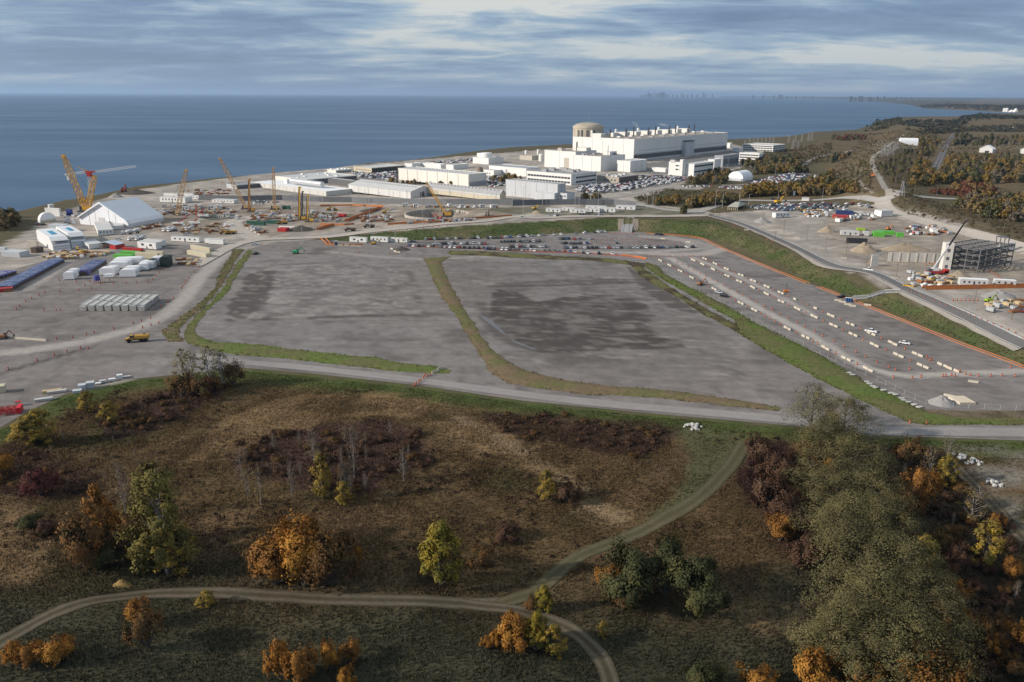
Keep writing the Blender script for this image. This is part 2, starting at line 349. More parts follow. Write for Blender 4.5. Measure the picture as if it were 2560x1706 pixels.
# ------------------------------------------------------------------ land cover
F_ = lambda pts: pxs(kF, pts)
PG = dict(
 meadow=MEADP_PX + [(2700, 1900), (-140, 1900)],
 site=F_([(-80, 610), (40, 544), (110, 502), (190, 471), (330, 434), (600, 400), (930, 370), (1250, 344), (1690, 332), (1745, 352), (1765, 375), (1715, 400), (1640, 420), (1600, 440), (1560, 462), (1640, 490), (2040, 470), (2353, 555), (2400, 812), (2353, 795), (2200, 732), (2060, 668), (1915, 606), (1830, 565), (1760, 532), (1700, 508), (1640, 492), (1440, 497), (1080, 518), (750, 545), (600, 570), (300, 900), (-80, 900)]),
 slope=F_([(745, 550), (900, 532), (1080, 519), (1300, 507), (1440, 500), (1640, 508), (1700, 530), (1790, 572), (1880, 612), (1970, 655), (2060, 690), (2150, 722), (2240, 765), (2353, 812), (2400, 850), (2353, 842), (2200, 780), (2000, 694), (1850, 644), (1750, 584), (1650, 552), (1540, 541), (1380, 538), (1100, 552), (980, 556), (760, 562)]),
 verge2=F_([(560, 500), (760, 500), (1320, 468), (1500, 475), (1640, 490), (1440, 498), (1250, 500), (1040, 475), (900, 480)]),
 eastveg=F_([(1480, 440), (1560, 462), (1780, 470), (2040, 462), (2060, 430), (2353, 450), (2353, 200), (1990, 300), (1800, 345), (1870, 372), (1905, 398), (1820, 425), (1700, 420), (1560, 415)]),
 hill=F_([(1870, 470), (2030, 462), (2000, 420), (2030, 350), (2080, 330), (1950, 380), (1900, 420)]),
 valley=F_([(2040, 455), (2353, 470), (2353, 540), (2200, 470), (2050, 462)]),
 berm=F_([(2060, 462), (2130, 458), (2353, 500), (2353, 565), (2200, 510), (2080, 478)]),
 tanfield=F_([(2010, 322), (2250, 325), (2353, 330), (2353, 345), (2240, 338), (2010, 345)]),
 mow=F_([(1540, 985), (1640, 985), (1725, 1000), (1725, 1040), (1680, 1090), (1600, 1150), (1530, 1195), (1500, 1190), (1560, 1130), (1580, 1060), (1540, 1030)]),
 burg1=F_([(530, 1030), (600, 1000), (700, 985), (860, 968), (950, 985), (962, 1015), (1010, 1040), (990, 1080), (900, 1085), (830, 1140), (700, 1130), (640, 1100), (560, 1090)]),
 burg2=F_([(220, 975), (330, 915), (470, 870), (520, 890), (440, 950), (340, 990), (250, 1010)]),
 burg3=F_([(1110, 950), (1300, 955), (1520, 975), (1545, 1010), (1480, 1060), (1380, 1040), (1200, 1010), (1130, 985)]),
 burg4=F_([(-30, 1040), (100, 1040), (230, 1090), (210, 1140), (60, 1150), (-30, 1130)]),
 tan1=F_([(700, 905), (900, 900), (1010, 930), (1130, 960), (1200, 1010), (1270, 1080), (1460, 1200), (1420, 1215), (1330, 1150), (1180, 1060), (1060, 1020), (960, 960), (800, 960), (620, 1010), (500, 1060), (430, 1050), (520, 960)]),
 tan4=F_([(1060, 950), (1130, 985), (1215, 1035), (1290, 1085), (1375, 1140), (1460, 1200), (1420, 1212), (1340, 1165), (1280, 1105), (1190, 1050), (1110, 1000), (1040, 965)]), tan2=F_([(-30, 1180), (130, 1190), (140, 1260), (60, 1340), (-30, 1350)]),
 tan3=F_([(1700, 1380), (1800, 1350), (1850, 1380), (1850, 1440), (1790, 1480), (1710, 1440)]),
 thicket=F_([(1990, 1020), (2190, 1040), (2353, 1260), (2400, 1700), (1900, 1700), (1850, 1450), (1830, 1300), (1960, 1100)]),
 burg5=F_([(1715, 1020), (1800, 1010), (1830, 1060), (1840, 1160), (1850, 1260), (1790, 1250), (1730, 1160), (1705, 1080)]),
 lots=pxs(ke, [(1290, 1000), (1440, 930), (1800, 850), (2070, 845), (2085, 890), (1700, 1018), (1450, 1012)]), lot2=pxs(kd, [(1130, 1030), (1350, 970), (1700, 975), (1960, 920), (2352, 870), (2540, 890), (2540, 935), (2300, 990), (1800, 1075), (1500, 1100), (1240, 1095)]), lot3=pxs(kh, [(1320, 300), (1420, 265), (1800, 238), (2420, 225), (2420, 330), (2000, 340), (1650, 340)]), lot4=pxs(kc, [(450, 410), (600, 350), (960, 335), (960, 445), (500, 430)]),
 egrass=pxs(ke, [(300, 1045), (1000, 1065), (1250, 1100), (1200, 1190), (900, 1250), (620, 1290), (330, 1255), (100, 1235), (-80, 1160), (200, 1100)]), egrass2=pxs(ke, [(520, 1000), (1060, 1000), (1300, 1000), (1420, 880), (1480, 780), (1300, 770), (1060, 830), (700, 885), (540, 960)]), yardd=pxs(ke, [(-180, 760), (300, 700), (800, 620), (1210, 560), (1210, 740), (900, 780), (300, 860), (-100, 850)]),
 czone=pxs(kb, [(-400, 900), (-100, 760), (900, 740), (2353, 760), (3900, 770), (4500, 800), (3900, 930), (2900, 990), (2100, 1080), (1300, 1120), (-300, 1080)]),
 czone2=pxs(kg, [(-100, 330), (60, 170), (560, 190), (1000, 400), (1500, 520), (2420, 760), (2420, 1230), (1150, 1190), (600, 950), (0, 760)]),
 dirt=F_([(2190, 1040), (2353, 1035), (2353, 1265), (2290, 1170)]),
)
def cover(x, y):
    x = np.asarray(x, float); y = np.asarray(y, float); n = x.size
    px, py, zc = project(x, y, hgt(x, y))
    s = np.clip(8000 / np.maximum(zc, 60), 4, 40)
    wx = (fbm(x, y, 18, 3, 2.0) - .5) * 2 * s; wy = (fbm(x, y, 18, 3, 9.0) - .5) * 1.0 * s
    C = np.empty((n, 3)); a = fbm(x, y, 160, 4)[:, None]
    C[:] = np.array((.085, .078, .042)) * (1 - a) + np.array((.115, .09, .052)) * a
    def pt(name, col, amt=1.0, nz=None, warp=1.0):
        k_ = inpoly(px + wx * warp, py + wy * warp, PG[name])
        f_ = amt if nz is None else amt * smooth(.38, .58, fbm(x, y, nz, 4, 3.3))
        f_ = np.where(k_, f_, 0)[:, None]
        C[:] = C * (1 - f_) + np.array(col) * f_
    far = smooth(1800, 4000, y)[:, None]; nzf = fbm(x, y, 300, 3)[:, None]
    C[:] = C * (1 - far) + far * (np.array((.045, .050, .032)) * (1 - nzf) + np.array((.105, .09, .062)) * nzf)
    pt('eastveg', (.125, .096, .054)); pt('eastveg', (.082, .076, .038), .7, 40); pt('eastveg', (.15, .10, .058), .5, 17)
    pt('tanfield', (.17, .14, .09))
    pt('site', (.40, .355, .315), 1, None, .3); pt('site', (.27, .245, .225), .8, 45, .3); pt('site', (.45, .40, .345), .7, 22, .3); pt('site', (.21, .19, .17), .55, 13, .3)
    pt('czone', (.30, .235, .175), .75, 16, .3); pt('czone', (.19, .155, .125), .6, 7, .3)
    pt('czone2', (.33, .27, .21), .7, 16, .3); pt('czone2', (.20, .175, .15), .6, 7, .3)
    for nm in ('lots', 'lot2', 'lot3', 'lot4'): pt(nm, (.15, .145, .14), .9, None, .3)
    pt('yardd', (.17, .165, .16), .9, None, .3)
    for nm in ('egrass', 'egrass2'): pt(nm, (.10, .083, .047), .95, None, .4); pt(nm, (.066, .066, .032), .7, 12, .4)
    pt('verge2', (.085, .085, .045), .75, 30, .4); 
    pt('hill', (.16, .122, .072)); pt('hill', (.075, .066, .036), .8, 18)
    pt('valley', (.105, .082, .05)); pt('berm', (.085, .072, .042), 1, None, .3); pt('berm', (.125, .10, .065), .7, 14, .3)
    pt('slope', (.080, .098, .036), 1, None, .25); pt('slope', (.155, .13, .07), .8, 22, .25); pt('slope', (.060, .085, .026), .6, 9, .25)
    # meadow
    k_ = inpoly(px, py, PG['meadow'])
    q_ = fbm(x, y, 26, 4, 1.0); r_ = fbm(x, y, 7, 3, 4.0); g_ = smooth(1330, 1600, py + (q_ - .5) * 260)
    m_ = np.array((.106, .070, .034))[None] * (.75 + .5 * r_[:, None])
    t_ = smooth(.5, .66, q_)[:, None]; m_ = m_ * (1 - t_) + np.array((.074, .060, .026)) * t_
    t_ = smooth(.55, .7, fbm(x, y, 15, 3, 8.0))[:, None] * .7; m_ = m_ * (1 - t_) + np.array((.13, .084, .046)) * t_
    m_ = m_ * (1 - g_[:, None]) + (np.array((.054, .052, .032)) * (.7 + .6 * r_[:, None])) * g_[:, None]
    C[k_] = m_[k_]
    rd = sdist(x, y, MEADP); e_ = np.where(k_, 1 - smooth(5, 17, rd + (q_ - .5) * 12), 0)[:, None] * .9
    C[:] = C * (1 - e_) + np.array((.068, .092, .026)) * e_
    for nm, co, am in (('mow', (.088, .088, .042), .9), ('burg1', (.070, .040, .032), .85), ('burg2', (.066, .038, .030), .85), ('burg3', (.056, .032, .024), .75), ('burg4', (.058, .030, .024), .7), ('burg5', (.052, .027, .023), .85), ('thicket', (.046, .036, .026), .85)): pt(nm, co, am)
    for nm in ('tan1', 'tan2', 'tan3'): pt(nm, (.215, .142, .074), .85, 12)
    pt('tan4', (.30, .215, .13), .8, 6, .5)
    pt('dirt', (.20, .18, .15), .9, 9)
    return C
# ------------------------------------------------------------------ ground sheet
def axis(core0, core1, step, far, g):
    a = list(np.arange(core0, core1 + .1, step)); d = step
    while a[-1] < far: d *= g; a.append(a[-1] + d)
    return np.array(a)
xp = axis(0, 420, 5, 45000, 1.03); xs = np.concatenate([-xp[:0:-1], xp])
ys = np.concatenate([[-400, -150, -20], axis(20, 720, 5, 62000, 1.017)])
GX, GY = np.meshgrid(xs, ys); gx = GX.ravel(); gy = GY.ravel()
GZ = hgt(gx, gy)
# excavations: the two round shafts and the quarry-side pit are cut into the ground
nx, ny = len(xs), len(ys)
idx = np.arange(nx * ny).reshape(ny, nx)
Fq = np.stack([idx[:-1, :-1], idx[:-1, 1:], idx[1:, 1:], idx[1:, :-1]], -1).reshape(-1, 4)
GC = cover(gx, gy)
g_me = np_mesh('ground', np.stack([gx, gy, GZ], -1), Fq, M_attr('ground_cover', nscale=.12, nvar=.28, fine=1.1, bump=.6), GC, True)
_GZ = GZ.reshape(ny, nx)
def hgt(x, y):      # from here on heights are read off the ground sheet itself
    x = np.asarray(x, float); y = np.asarray(y, float)
    i_ = np.clip(np.searchsorted(xs, x) - 1, 0, nx - 2); j_ = np.clip(np.searchsorted(ys, y) - 1, 0, ny - 2)
    u = np.clip((x - xs[i_]) / (xs[i_ + 1] - xs[i_]), 0, 1); v = np.clip((y - ys[j_]) / (ys[j_ + 1] - ys[j_]), 0, 1)
    return (_GZ[j_, i_] * (1 - u) + _GZ[j_, i_ + 1] * u) * (1 - v) + (_GZ[j_ + 1, i_] * (1 - u) + _GZ[j_ + 1, i_ + 1] * u) * v
ground = put('ground', g_me); ground['kind'] = 'structure'
# ------------------------------------------------------------------ water
def water_mat():
    m_ = bpy.data.materials.new('lake_water'); m_.use_nodes = True; t = m_.node_tree; b = t.nodes['Principled BSDF']
    tc = N(t, 'ShaderNodeTexCoord')
    mp = N(t, 'ShaderNodeMapping'); mp.inputs['Scale'].default_value = (.0011, .0040, 1); mp.inputs['Rotation'].default_value = (0, 0, R(8))
    nz = N(t, 'ShaderNodeTexNoise'); nz.inputs['Scale'].default_value = 1; nz.inputs['Detail'].default_value = 7; nz.inputs['Roughness'].default_value = .6
    t.links.new(tc.outputs['Object'], mp.inputs[0]); t.links.new(mp.outputs[0], nz.inputs['Vector'])
    rp = N(t, 'ShaderNodeValToRGB'); e = rp.color_ramp.elements; e[0].position = .35; e[1].position = .68
    e[0].color = (.056, .106, .180, 1); e[1].color = (.088, .148, .222, 1)
    t.links.new(nz.outputs['Fac'], rp.inputs[0]); t.links.new(rp.outputs[0], b.inputs['Base Color'])
    rr = N(t, 'ShaderNodeMapRange'); rr.inputs[1].default_value = .35; rr.inputs[2].default_value = .75; rr.inputs[3].default_value = .55; rr.inputs[4].default_value = .38
    t.links.new(nz.outputs['Fac'], rr.inputs[0]); t.links.new(rr.outputs[0], b.inputs['Roughness'])
    b.inputs['IOR'].default_value = 1.33; b.inputs['Specular IOR Level'].default_value = .28
    n2 = N(t, 'ShaderNodeTexNoise'); n2.inputs['Scale'].default_value = .09; n2.inputs['Detail'].default_value = 5
    m2 = N(t, 'ShaderNodeMapping'); m2.inputs['Scale'].default_value = (.6, 1.6, 1); t.links.new(tc.outputs['Object'], m2.inputs[0]); t.links.new(m2.outputs[0], n2.inputs['Vector'])
    bp = N(t, 'ShaderNodeBump'); bp.inputs['Strength'].default_value = .8; bp.inputs['Distance'].default_value = 1.2
    t.links.new(n2.outputs['Fac'], bp.inputs['Height']); t.links.new(bp.outputs[0], b.inputs['Normal'])
    return m_
wy_ = np.concatenate([[100], np.geomspace(300, 120000, 40)]); wx_ = np.concatenate([-np.geomspace(400, 130000, 24)[::-1], [0], np.geomspace(400, 130000, 24)])
WX, WY = np.meshgrid(wx_, wy_); ii = np.arange(WX.size).reshape(WX.shape)
wq = np.stack([ii[:-1, :-1], ii[:-1, 1:], ii[1:, 1:], ii[1:, :-1]], -1).reshape(-1, 4)
water = put('water', np_mesh('water', np.stack([WX.ravel(), WY.ravel(), np.full(WX.size, LAKE)], -1), wq, water_mat())); water['kind'] = 'structure'
# ------------------------------------------------------------------ draped sheets
def resample(line, step):
    out = []
    for (x1, y1), (x2, y2) in zip(line, line[1:]):
        n = max(1, int(math.hypot(x2 - x1, y2 - y1) / step)); out += [(x1 + (x2 - x1) * i_ / n, y1 + (y2 - y1) * i_ / n) for i_ in range(n)]
    return out + [line[-1]]
def spline(pts, m_=8):
    p = [pts[0]] + list(pts) + [pts[-1]]; out = []
    for i_ in range(1, len(p) - 2):
        a, b, c, d = (np.array(p[i_ + k_]) for k_ in (-1, 0, 1, 2))
        for j_ in range(m_):
            t = j_ / m_; out.append(tuple(.5 * (2 * b + (c - a) * t + (2 * a - 5 * b + 4 * c - d) * t * t + (3 * b - a - 3 * c + d) * t ** 3)))
    return out + [tuple(pts[-1])]
def jag(poly, amp, step, seed=0):
    out = []
    L_ = resample(poly + [poly[0]], step)[:-1]
    for i_, (x, y) in enumerate(L_):
        out.append((x + (float(vnoise(i_ * .45 + seed, seed * 3.1)) - .5) * 2 * amp, y + (float(vnoise(i_ * .45 + seed + 40, seed * 1.7)) - .5) * 2 * amp))
    return out
def sheet(name, wpoly, dz, mat, step=3.0, colf=None, bulge=0.0, kind='structure'):
    wpoly = [tuple(map(float, p)) for p in wpoly]
    X = [p[0] for p in wpoly]; Y = [p[1] for p in wpoly]
    ax = np.arange(min(X), max(X), step); ay = np.arange(min(Y), max(Y), step)
    A, B = np.meshgrid(ax, ay); A = A.ravel() + .013; B = B.ravel() + .017
    sd = sdist(A, B, wpoly); k_ = sd > step * .35
    pts = [Vector(p) for p in wpoly] + [Vector((a, b)) for a, b in zip(A[k_], B[k_])]
    n = len(wpoly)
    r = delaunay_2d_cdt(pts, [(i_, (i_ + 1) % n) for i_ in range(n)], [], 1, 1e-4)
    v = np.array([(p.x, p.y) for p in r[0]]); f = [t for t in r[2] if len(t) == 3]
    z = hgt(v[:, 0], v[:, 1]) + dz
    if bulge:
        d_ = np.maximum(sdist(v[:, 0], v[:, 1], wpoly), 0); z = z + bulge * smooth(0, 4, d_) * (.5 + fbm(v[:, 0], v[:, 1], 5, 2))
    c = colf(v[:, 0], v[:, 1]) if colf else None
    o = put(name, np_mesh(name, np.c_[v, z], np.array(f), mat, c, True))
    if kind: o['kind'] = kind
    return o
def strip(name, line, width, dz, mat, step=4.0, colf=None, m_=4, kind='structure'):
    L_ = np.array(resample(line, step)); d = np.gradient(L_, axis=0); d /= np.linalg.norm(d, axis=1)[:, None] + 1e-9
    nn = np.c_[-d[:, 1], d[:, 0]]; q_ = np.linspace(-.5, .5, m_ + 1); wv = np.broadcast_to(np.asarray(width if np.ndim(width) else [width], float), (len(L_),)) if not np.ndim(width) else np.interp(np.linspace(0, 1, len(L_)), np.linspace(0, 1, len(width)), width)
    jit = 1 + (fbm(L_[:, 0], L_[:, 1], 9, 2) - .5) * .3
    V = (L_[:, None, :] + nn[:, None, :] * (q_[None, :, None] * (wv * jit)[:, None, None])).reshape(-1, 2)
    z = hgt(V[:, 0], V[:, 1]) + dz
    ii = np.arange(len(V)).reshape(len(L_), m_ + 1)
    f = np.stack([ii[:-1, :-1], ii[:-1, 1:], ii[1:, 1:], ii[1:, :-1]], -1).reshape(-1, 4)
    f = f[:, ::-1]
    c = colf(V[:, 0], V[:, 1], np.tile(q_, len(L_))) if colf else None
    o = put(name, np_mesh(name, np.c_[V, z], f, mat, c, True)); o['kind'] = kind
    return o
def wp(k, pts, z=0.0): return [tuple(P0(*k(*p), z=z)) for p in pts]
def wg(k, pts): return [tuple(P(*k(*p))[:2]) for p in pts]
# --- the big grey gravel yard with its wet and pale patches
lotA_dark = pxs(kj, [(60, 560), (200, 500), (330, 500), (300, 640), (250, 850), (0, 950), (-140, 900), (-40, 720)])
lotB_dark = pxs(kk, [(100, 700), (300, 680), (520, 790), (800, 740), (1300, 720), (1500, 800), (1620, 900), (1520, 1000), (1600, 1090), (1780, 1160), (1500, 1200), (800, 1240), (500, 1220), (250, 1120), (120, 960)])
lotB_dk2 = pxs(kk, [(1330, 450), (1500, 540), (1700, 680), (2000, 880), (2000, 905), (1750, 850), (1500, 680)])
lotB_dk3 = pxs(kk, [(640, 590), (1000, 560), (1400, 600), (1200, 630), (100, 650), (0, 640)])
def gravel_col(x, y):
    px, py, zc = project(x, y, np.zeros(x.size)); n1 = fbm(x, y, 30, 4, 2.2); n2 = fbm(x, y, 6, 3, 6.1); n3 = fbm(x, y * .5, 90, 3, 1.4)
    wx = (n2 - .5) * 26; wy = (n2 - .5) * 14
    C = np.array((.208, .192, .184)) * (.82 + .36 * n1[:, None]); br = smooth(.45, .7, n3)[:, None] * .5
    C = C * (1 - br) + np.array((.205, .178, .163)) * br
    dk = np.zeros(x.size); st = fbm(x * .10 + y * .02, y * .9, 4, 4, 23.0); st2 = fbm(x * .06, y * 1.0, 2.2, 3, 41.0)
    inB = inpoly(px + wx, py, pxs(kk, [(-330, 400), (1250, 440), (2050, 920), (2353, 1200), (2353, 1520), (1500, 1560), (300, 1330), (0, 1000)]))
    C = C * np.where(inB, .88, .97)[:, None]
    for poly, a, nzs in ((lotA_dark, .85, None), (lotB_dark, 1.0, 1), (lotB_dk2, .8, None), (lotB_dk3, .7, 1)):
        k_ = inpoly(px + wx, py + wy, poly) * a
        if nzs: k_ = k_ * (.30 + .70 * smooth(.38, .54, n1 * .3 + n2 * .4 + st * .3))
        dk = np.maximum(dk, k_)
    inA = inpoly(px, py, pxs(kj, [(60, 450), (1560, 450), (1700, 900), (-100, 980)]))
    dk = np.maximum(dk, inA * .42 * smooth(.5, .68, fbm(x, y * 1.3, 9, 4, 3.0)))
    dk = np.maximum(dk, .55 * smooth(.58, .74, fbm(x * .6, y, 14, 4, 7.0))); dk = np.maximum(dk, .35 * smooth(.56, .7, fbm(x, y * .7, 5, 4, 17.0)))
    inAB = inA | inB; dk = np.maximum(dk, inAB * .38 * smooth(.54, .70, st * .6 + n2 * .4)); dk = np.maximum(dk, .22 * smooth(.58, .7, st2))
    pale = np.maximum(np.where(inAB, .28, .15) * smooth(.56, .70, fbm(x * .22, y * .9, 2.6, 4, 33.0) * .7 + n2 * .3), inA * .3 * smooth(.55, .7, fbm(x, y, 5, 3, 12.0)))
    for ln, wd, a in GTRACKS: pale = np.maximum(pale, a * (1 - smooth(wd * .35, wd, pdist(x, y, ln))))
    for ln, wd, a in GDARK: dk = np.maximum(dk, a * (1 - smooth(wd * .4, wd, pdist(x, y, ln))))
    C = C * (1 - dk[:, None]) + np.array((.070, .060, .054)) * dk[:, None]
    C = C * (1 - pale[:, None]) + np.array((.44, .40, .365)) * pale[:, None]
    return C
GTRACKS = [(wp(kl, [(-900, -200), (-350, 110), (0, 310), (300, 460), (600, 640), (900, 810), (1100, 860), (1300, 885), (1600, 870), (2353, 840)]), 4.5, .75),
 (wp(kh, [(0, 840), (400, 870), (800, 860), (1000, 800)]), 9, .6), (wp(kh, [(640, 900), (900, 1010), (1300, 1180), (1700, 1380), (2100, 1600)]), 3.5, .55),
 (wp(ki, [(0, 1190), (300, 1160), (800, 1080), (1300, 950), (1500, 850), (1700, 680), (1850, 480), (2000, 340), (2150, 200)]), 7, .62),
 (wp(ki, [(-50, 640), (250, 610), (450, 480), (640, 340)]), 5, .4), (wp(kh, [(400, 660), (800, 740), (900, 820)]), 9, .4),
 (wp(kj, [(800, 330), (1300, 380), (1700, 400), (2353, 370)]), 5, .35), (wp(kk, [(1500, 190), (1900, 230), (2000, 300), (1500, 340), (800, 330)]), 7, .5)]
GDARK = [(wp(kj, [(-100, 960), (600, 940), (1100, 920), (1620, 910)]), 3.4, .85), (wp(kj, [(1530, 460), (1590, 600), (1650, 800)]), 3, .6),
 (wp(kk, [(560, 1245), (1000, 1230), (1700, 1210), (1850, 1200)]), 3.4, .95), (wp(kk, [(560, 1245), (300, 1180), (150, 1080), (60, 960), (20, 800)]), 4, .7), (wp(ki, [(-20, 1385), (400, 1260), (780, 1150)]), 2.6, .85),
 (wp(kk, [(100, 650), (800, 640), (1400, 610)]), 3.6, .85), (wp(ki, [(0, 640), (700, 620), (1500, 610)]), 2.0, .4), (wp(kj, [(250, 460), (600, 440), (900, 415)]), 4, .5)]
yard_px = F_([(-40, 1000), (0, 983), (60, 948), (150, 906), (200, 890), (300, 872), (440, 858), (560, 846), (700, 857), (960, 886), (1200, 921), (1500, 951), (1800, 977), (1990, 1000), (2353, 1013), (2420, 1016), (2420, 880)]) + FENCE_PX[1:] + F_([(735, 552), (640, 556), (560, 575), (480, 560), (300, 568), (200, 590), (100, 600), (-40, 640)])
gv = M_attr('grey_gravel', rough=.9, nscale=.22, nvar=.22, fine=2.2, spec=.15)
sheet('gravel_yard', [P0(*p) for p in yard_px], .05, gv, 2.6, gravel_col)
# --- green and brown verges
vm = M_attr('verge_turf', nscale=.5, nvar=.3, fine=2.0, bump=.5)
def vcol(base, alt, sc_=8):
    def f(x, y):
        a = smooth(.4, .62, fbm(x, y, sc_, 4, 2.7))[:, None]; return np.array(base) * (1 - a) + np.array(alt) * a
    return f
G1 = (.115, .145, .040); G2 = (.135, .130, .055); BR = (.17, .125, .075); BD = (.07, .054, .034)
VERGES = [
 (wp(ki, [(2150, 235), (2235, 235), (2130, 400), (2040, 560), (1950, 690), (1830, 800), (1720, 890), (1660, 960), (1640, 1030), (1700, 1085), (1560, 1085), (1490, 1020), (1495, 985), (1600, 900), (1750, 800), (1890, 690), (1985, 580), (2000, 500), (2080, 360)]), G2, BR, .3),
 (wp(ki, [(2290, 240), (2335, 245), (2200, 430), (2110, 600), (2000, 720), (1900, 800), (1830, 900), (1790, 960), (1800, 1010), (1850, 1050), (1950, 1085), (2353, 1110)]) + wp(kj, [(500, 1230), (900, 1270), (1200, 1300), (1500, 1350), (1800, 1385), (1950, 1420), (1930, 1450), (1780, 1450), (1400, 1425), (900, 1370), (400, 1310), (0, 1285)]) + wp(ki, [(2100, 1190), (1900, 1150), (1720, 1090), (1690, 1000), (1720, 930), (1820, 830), (1930, 730), (2040, 610), (2110, 480), (2200, 340)]), G1, G2, .3),
 (wp(kj, [(1690, 390), (1740, 500), (1790, 620), (1850, 750), (1930, 850), (2000, 940), (2060, 1050), (2120, 1130), (2160, 1220), (2230, 1310)]) + wp(kk, [(60, 1400), (120, 1460), (250, 1540)]) + wp(kF, [(1220, 890), (1320, 905), (1500, 915), (1650, 930), (1790, 945), (1800, 938), (1700, 920), (1560, 900), (1400, 887), (1300, 875), (1200, 850), (1150, 820)]) + wp(kk, [(60, 1180), (0, 1085)]) + wp(kj, [(2080, 890), (2030, 800), (1960, 680), (1890, 550), (1850, 430), (1940, 375)]), G2, BR, .5),
 (wp(kk, [(-280, 318), (0, 325), (300, 345), (640, 365), (1000, 385), (1200, 392), (1420, 425), (1520, 440), (1500, 480), (1700, 620), (1850, 720), (2100, 870), (2353, 1000), (2480, 1075), (2480, 1130), (2353, 1060), (2000, 880), (1900, 800), (1700, 690), (1480, 560), (1380, 450), (1000, 410), (640, 400), (300, 385), (0, 365), (-280, 360), (-300, 340)]), G2, BD, .4),
 (wp(kk, [(1530, 480), (1700, 600), (1900, 710), (2100, 830), (2353, 960), (2480, 1020), (2480, 950), (2353, 880), (2200, 800), (2000, 690), (1900, 650), (1700, 540), (1640, 470), (1520, 425)]), G1, G2, .3),
 (wp(kl, [(-300, 300), (0, 455), (300, 600), (600, 770), (800, 880), (1000, 990), (1200, 1090), (1350, 1165), (1480, 1215), (1800, 1240), (2450, 1252), (2450, 1335), (1480, 1335), (1280, 1310), (1100, 1225), (900, 1130), (700, 1030), (300, 830), (0, 660), (-300, 480)]), (.105, .138, .036), (.125, .122, .05), .4),
]
TUFTP = []
for i_, (poly, c1, c2, bg_) in enumerate(VERGES):
    pj = jag(poly, .7, 2.5, i_ + 1); sheet('grass_verge', pj, .10, vm, 2.5, vcol(c1, c2), bg_); TUFTP.append((pj, c1, c2))
sheet('gravel_bank', jag(wp(kl, [(1400, 1195), (1700, 1205), (2450, 1215), (2450, 1290), (1800, 1285), (1500, 1250)]), .8, 3, 9), .3, vm, 3, vcol((.16, .125, .085), (.09, .07, .045), 4), .5)
# --- roads and tracks
rm = M_attr('road_gravel', rough=.88, nscale=.3, nvar=.10, fine=1.5, spec=.15)
def rcol(base, edge=.85, rut=0.0):
    def f(x, y, q_):
        a = fbm(x, y, 12, 3, 3.0); k_ = .88 + .24 * a + rut * (np.exp(-((np.abs(q_) - .22) / .07) ** 2) - .3)
        k_ = k_ * np.where(np.abs(q_) > .45, edge, 1); return np.array(base) * k_[:, None]
    return f
mid_rd = [((a[0] + b[0]) / 2, (a[1] + b[1]) / 2) for a, b in zip(
 [(395, 805), (520, 815), (700, 835), (960, 862), (1200, 893), (1400, 918), (1600, 933), (1790, 950), (1990, 975), (2200, 977), (2420, 977)],
 [(470, 828), (560, 848), (700, 856), (960, 887), (1200, 921), (1400, 941), (1600, 960), (1790, 978), (1990, 1001), (2200, 1008), (2420, 1014)])]
strip('gravel_road', spline(wp(kF, mid_rd)), [5.5, 6.0, 6.2, 6.6, 6.8, 6.8, 7, 7, 7, 7.4, 8.5], .16, rm, 3, rcol((.275, .255, .245), .9, .08), 8)
asph = M_attr('asphalt', rough=.85, nscale=.4, nvar=.10, fine=2.0, spec=.2)
main_rd = spline(wg(kh, [(860, 390), (1000, 425), (1200, 480), (1500, 600), (1900, 780), (2353, 1000)]) + wg(kg, [(500, 1000), (900, 1190), (1300, 1370), (1700, 1560), (2100, 1760), (2400, 1900)]))
strip('gravel_shoulder', main_rd, 13, .5, rm, 5, rcol((.36, .325, .29)), 4)
strip('paved_road', main_rd, 7.6, .62, asph, 5, rcol((.135, .130, .128), 1.0, .08), 6)
wl = M('road_paint', (.72, .72, .70), .6, .15, .6)
def offset(line, d):
    L_ = np.array(line); g = np.gradient(L_, axis=0); g /= np.linalg.norm(g, axis=1)[:, None]; return [tuple(p) for p in (L_ + np.c_[-g[:, 1], g[:, 0]] * d)]
strip('road_line', offset(main_rd, 3.0), .35, .68, wl, 5, None, 1); strip('road_line', offset(main_rd, 2.4), .22, .68, wl, 5, None, 1); strip('road_line', offset(main_rd, -3.3), .18, .68, wl, 5, None, 1)
haul = rcol((.42, .375, .33), .92, .06)
strip('haul_road', spline(wg(kg, [(640, 60), (620, 130), (640, 190), (760, 260), (1000, 330), (1300, 420), (1600, 490), (1900, 570), (2400, 720)])), 15, .3, rm, 5, haul, 6)
strip('highway', spline(wg(ke, [(700, 1330), (900, 1260), (1200, 1190), (1700, 1190), (2352, 1165)]) + wg(kf, [(300, 1345), (700, 1345), (1150, 1340), (1700, 1365), (2100, 1380), (2400, 1385)])), 11, .35, rm, 8, rcol((.37, .345, .32)), 4)
strip('haul_road', spline(wg(kb, [(420, 1500), (600, 1400), (900, 1250), (1200, 1180), (1500, 1165), (1900, 1150)]) + wg(kc, [(200, 1130), (600, 1080), (1000, 1040), (1500, 985), (2000, 950), (2352, 900)]) + wg(kd, [(700, 1400), (1200, 1380), (1800, 1380)]) + wg(kh, [(200, 400), (600, 395), (860, 390)])), 11, .42, rm, 5, haul, 6)
strip('haul_road', spline(wg(kb, [(1200, 1180), (1000, 1080), (900, 960), (1250, 880), (1700, 880)])), 16, .18, rm, 5, haul, 4)
strip('perimeter_road', spline(wg(kb, [(1150, 645), (1700, 660), (2352, 655)]) + wg(kc, [(600, 675), (1300, 685), (2200, 700)]) + wg(kd, [(300, 1195), (1100, 1190), (1600, 1150), (2352, 1010)])), 9, .2, rm, 6, rcol((.33, .31, .29)), 4)
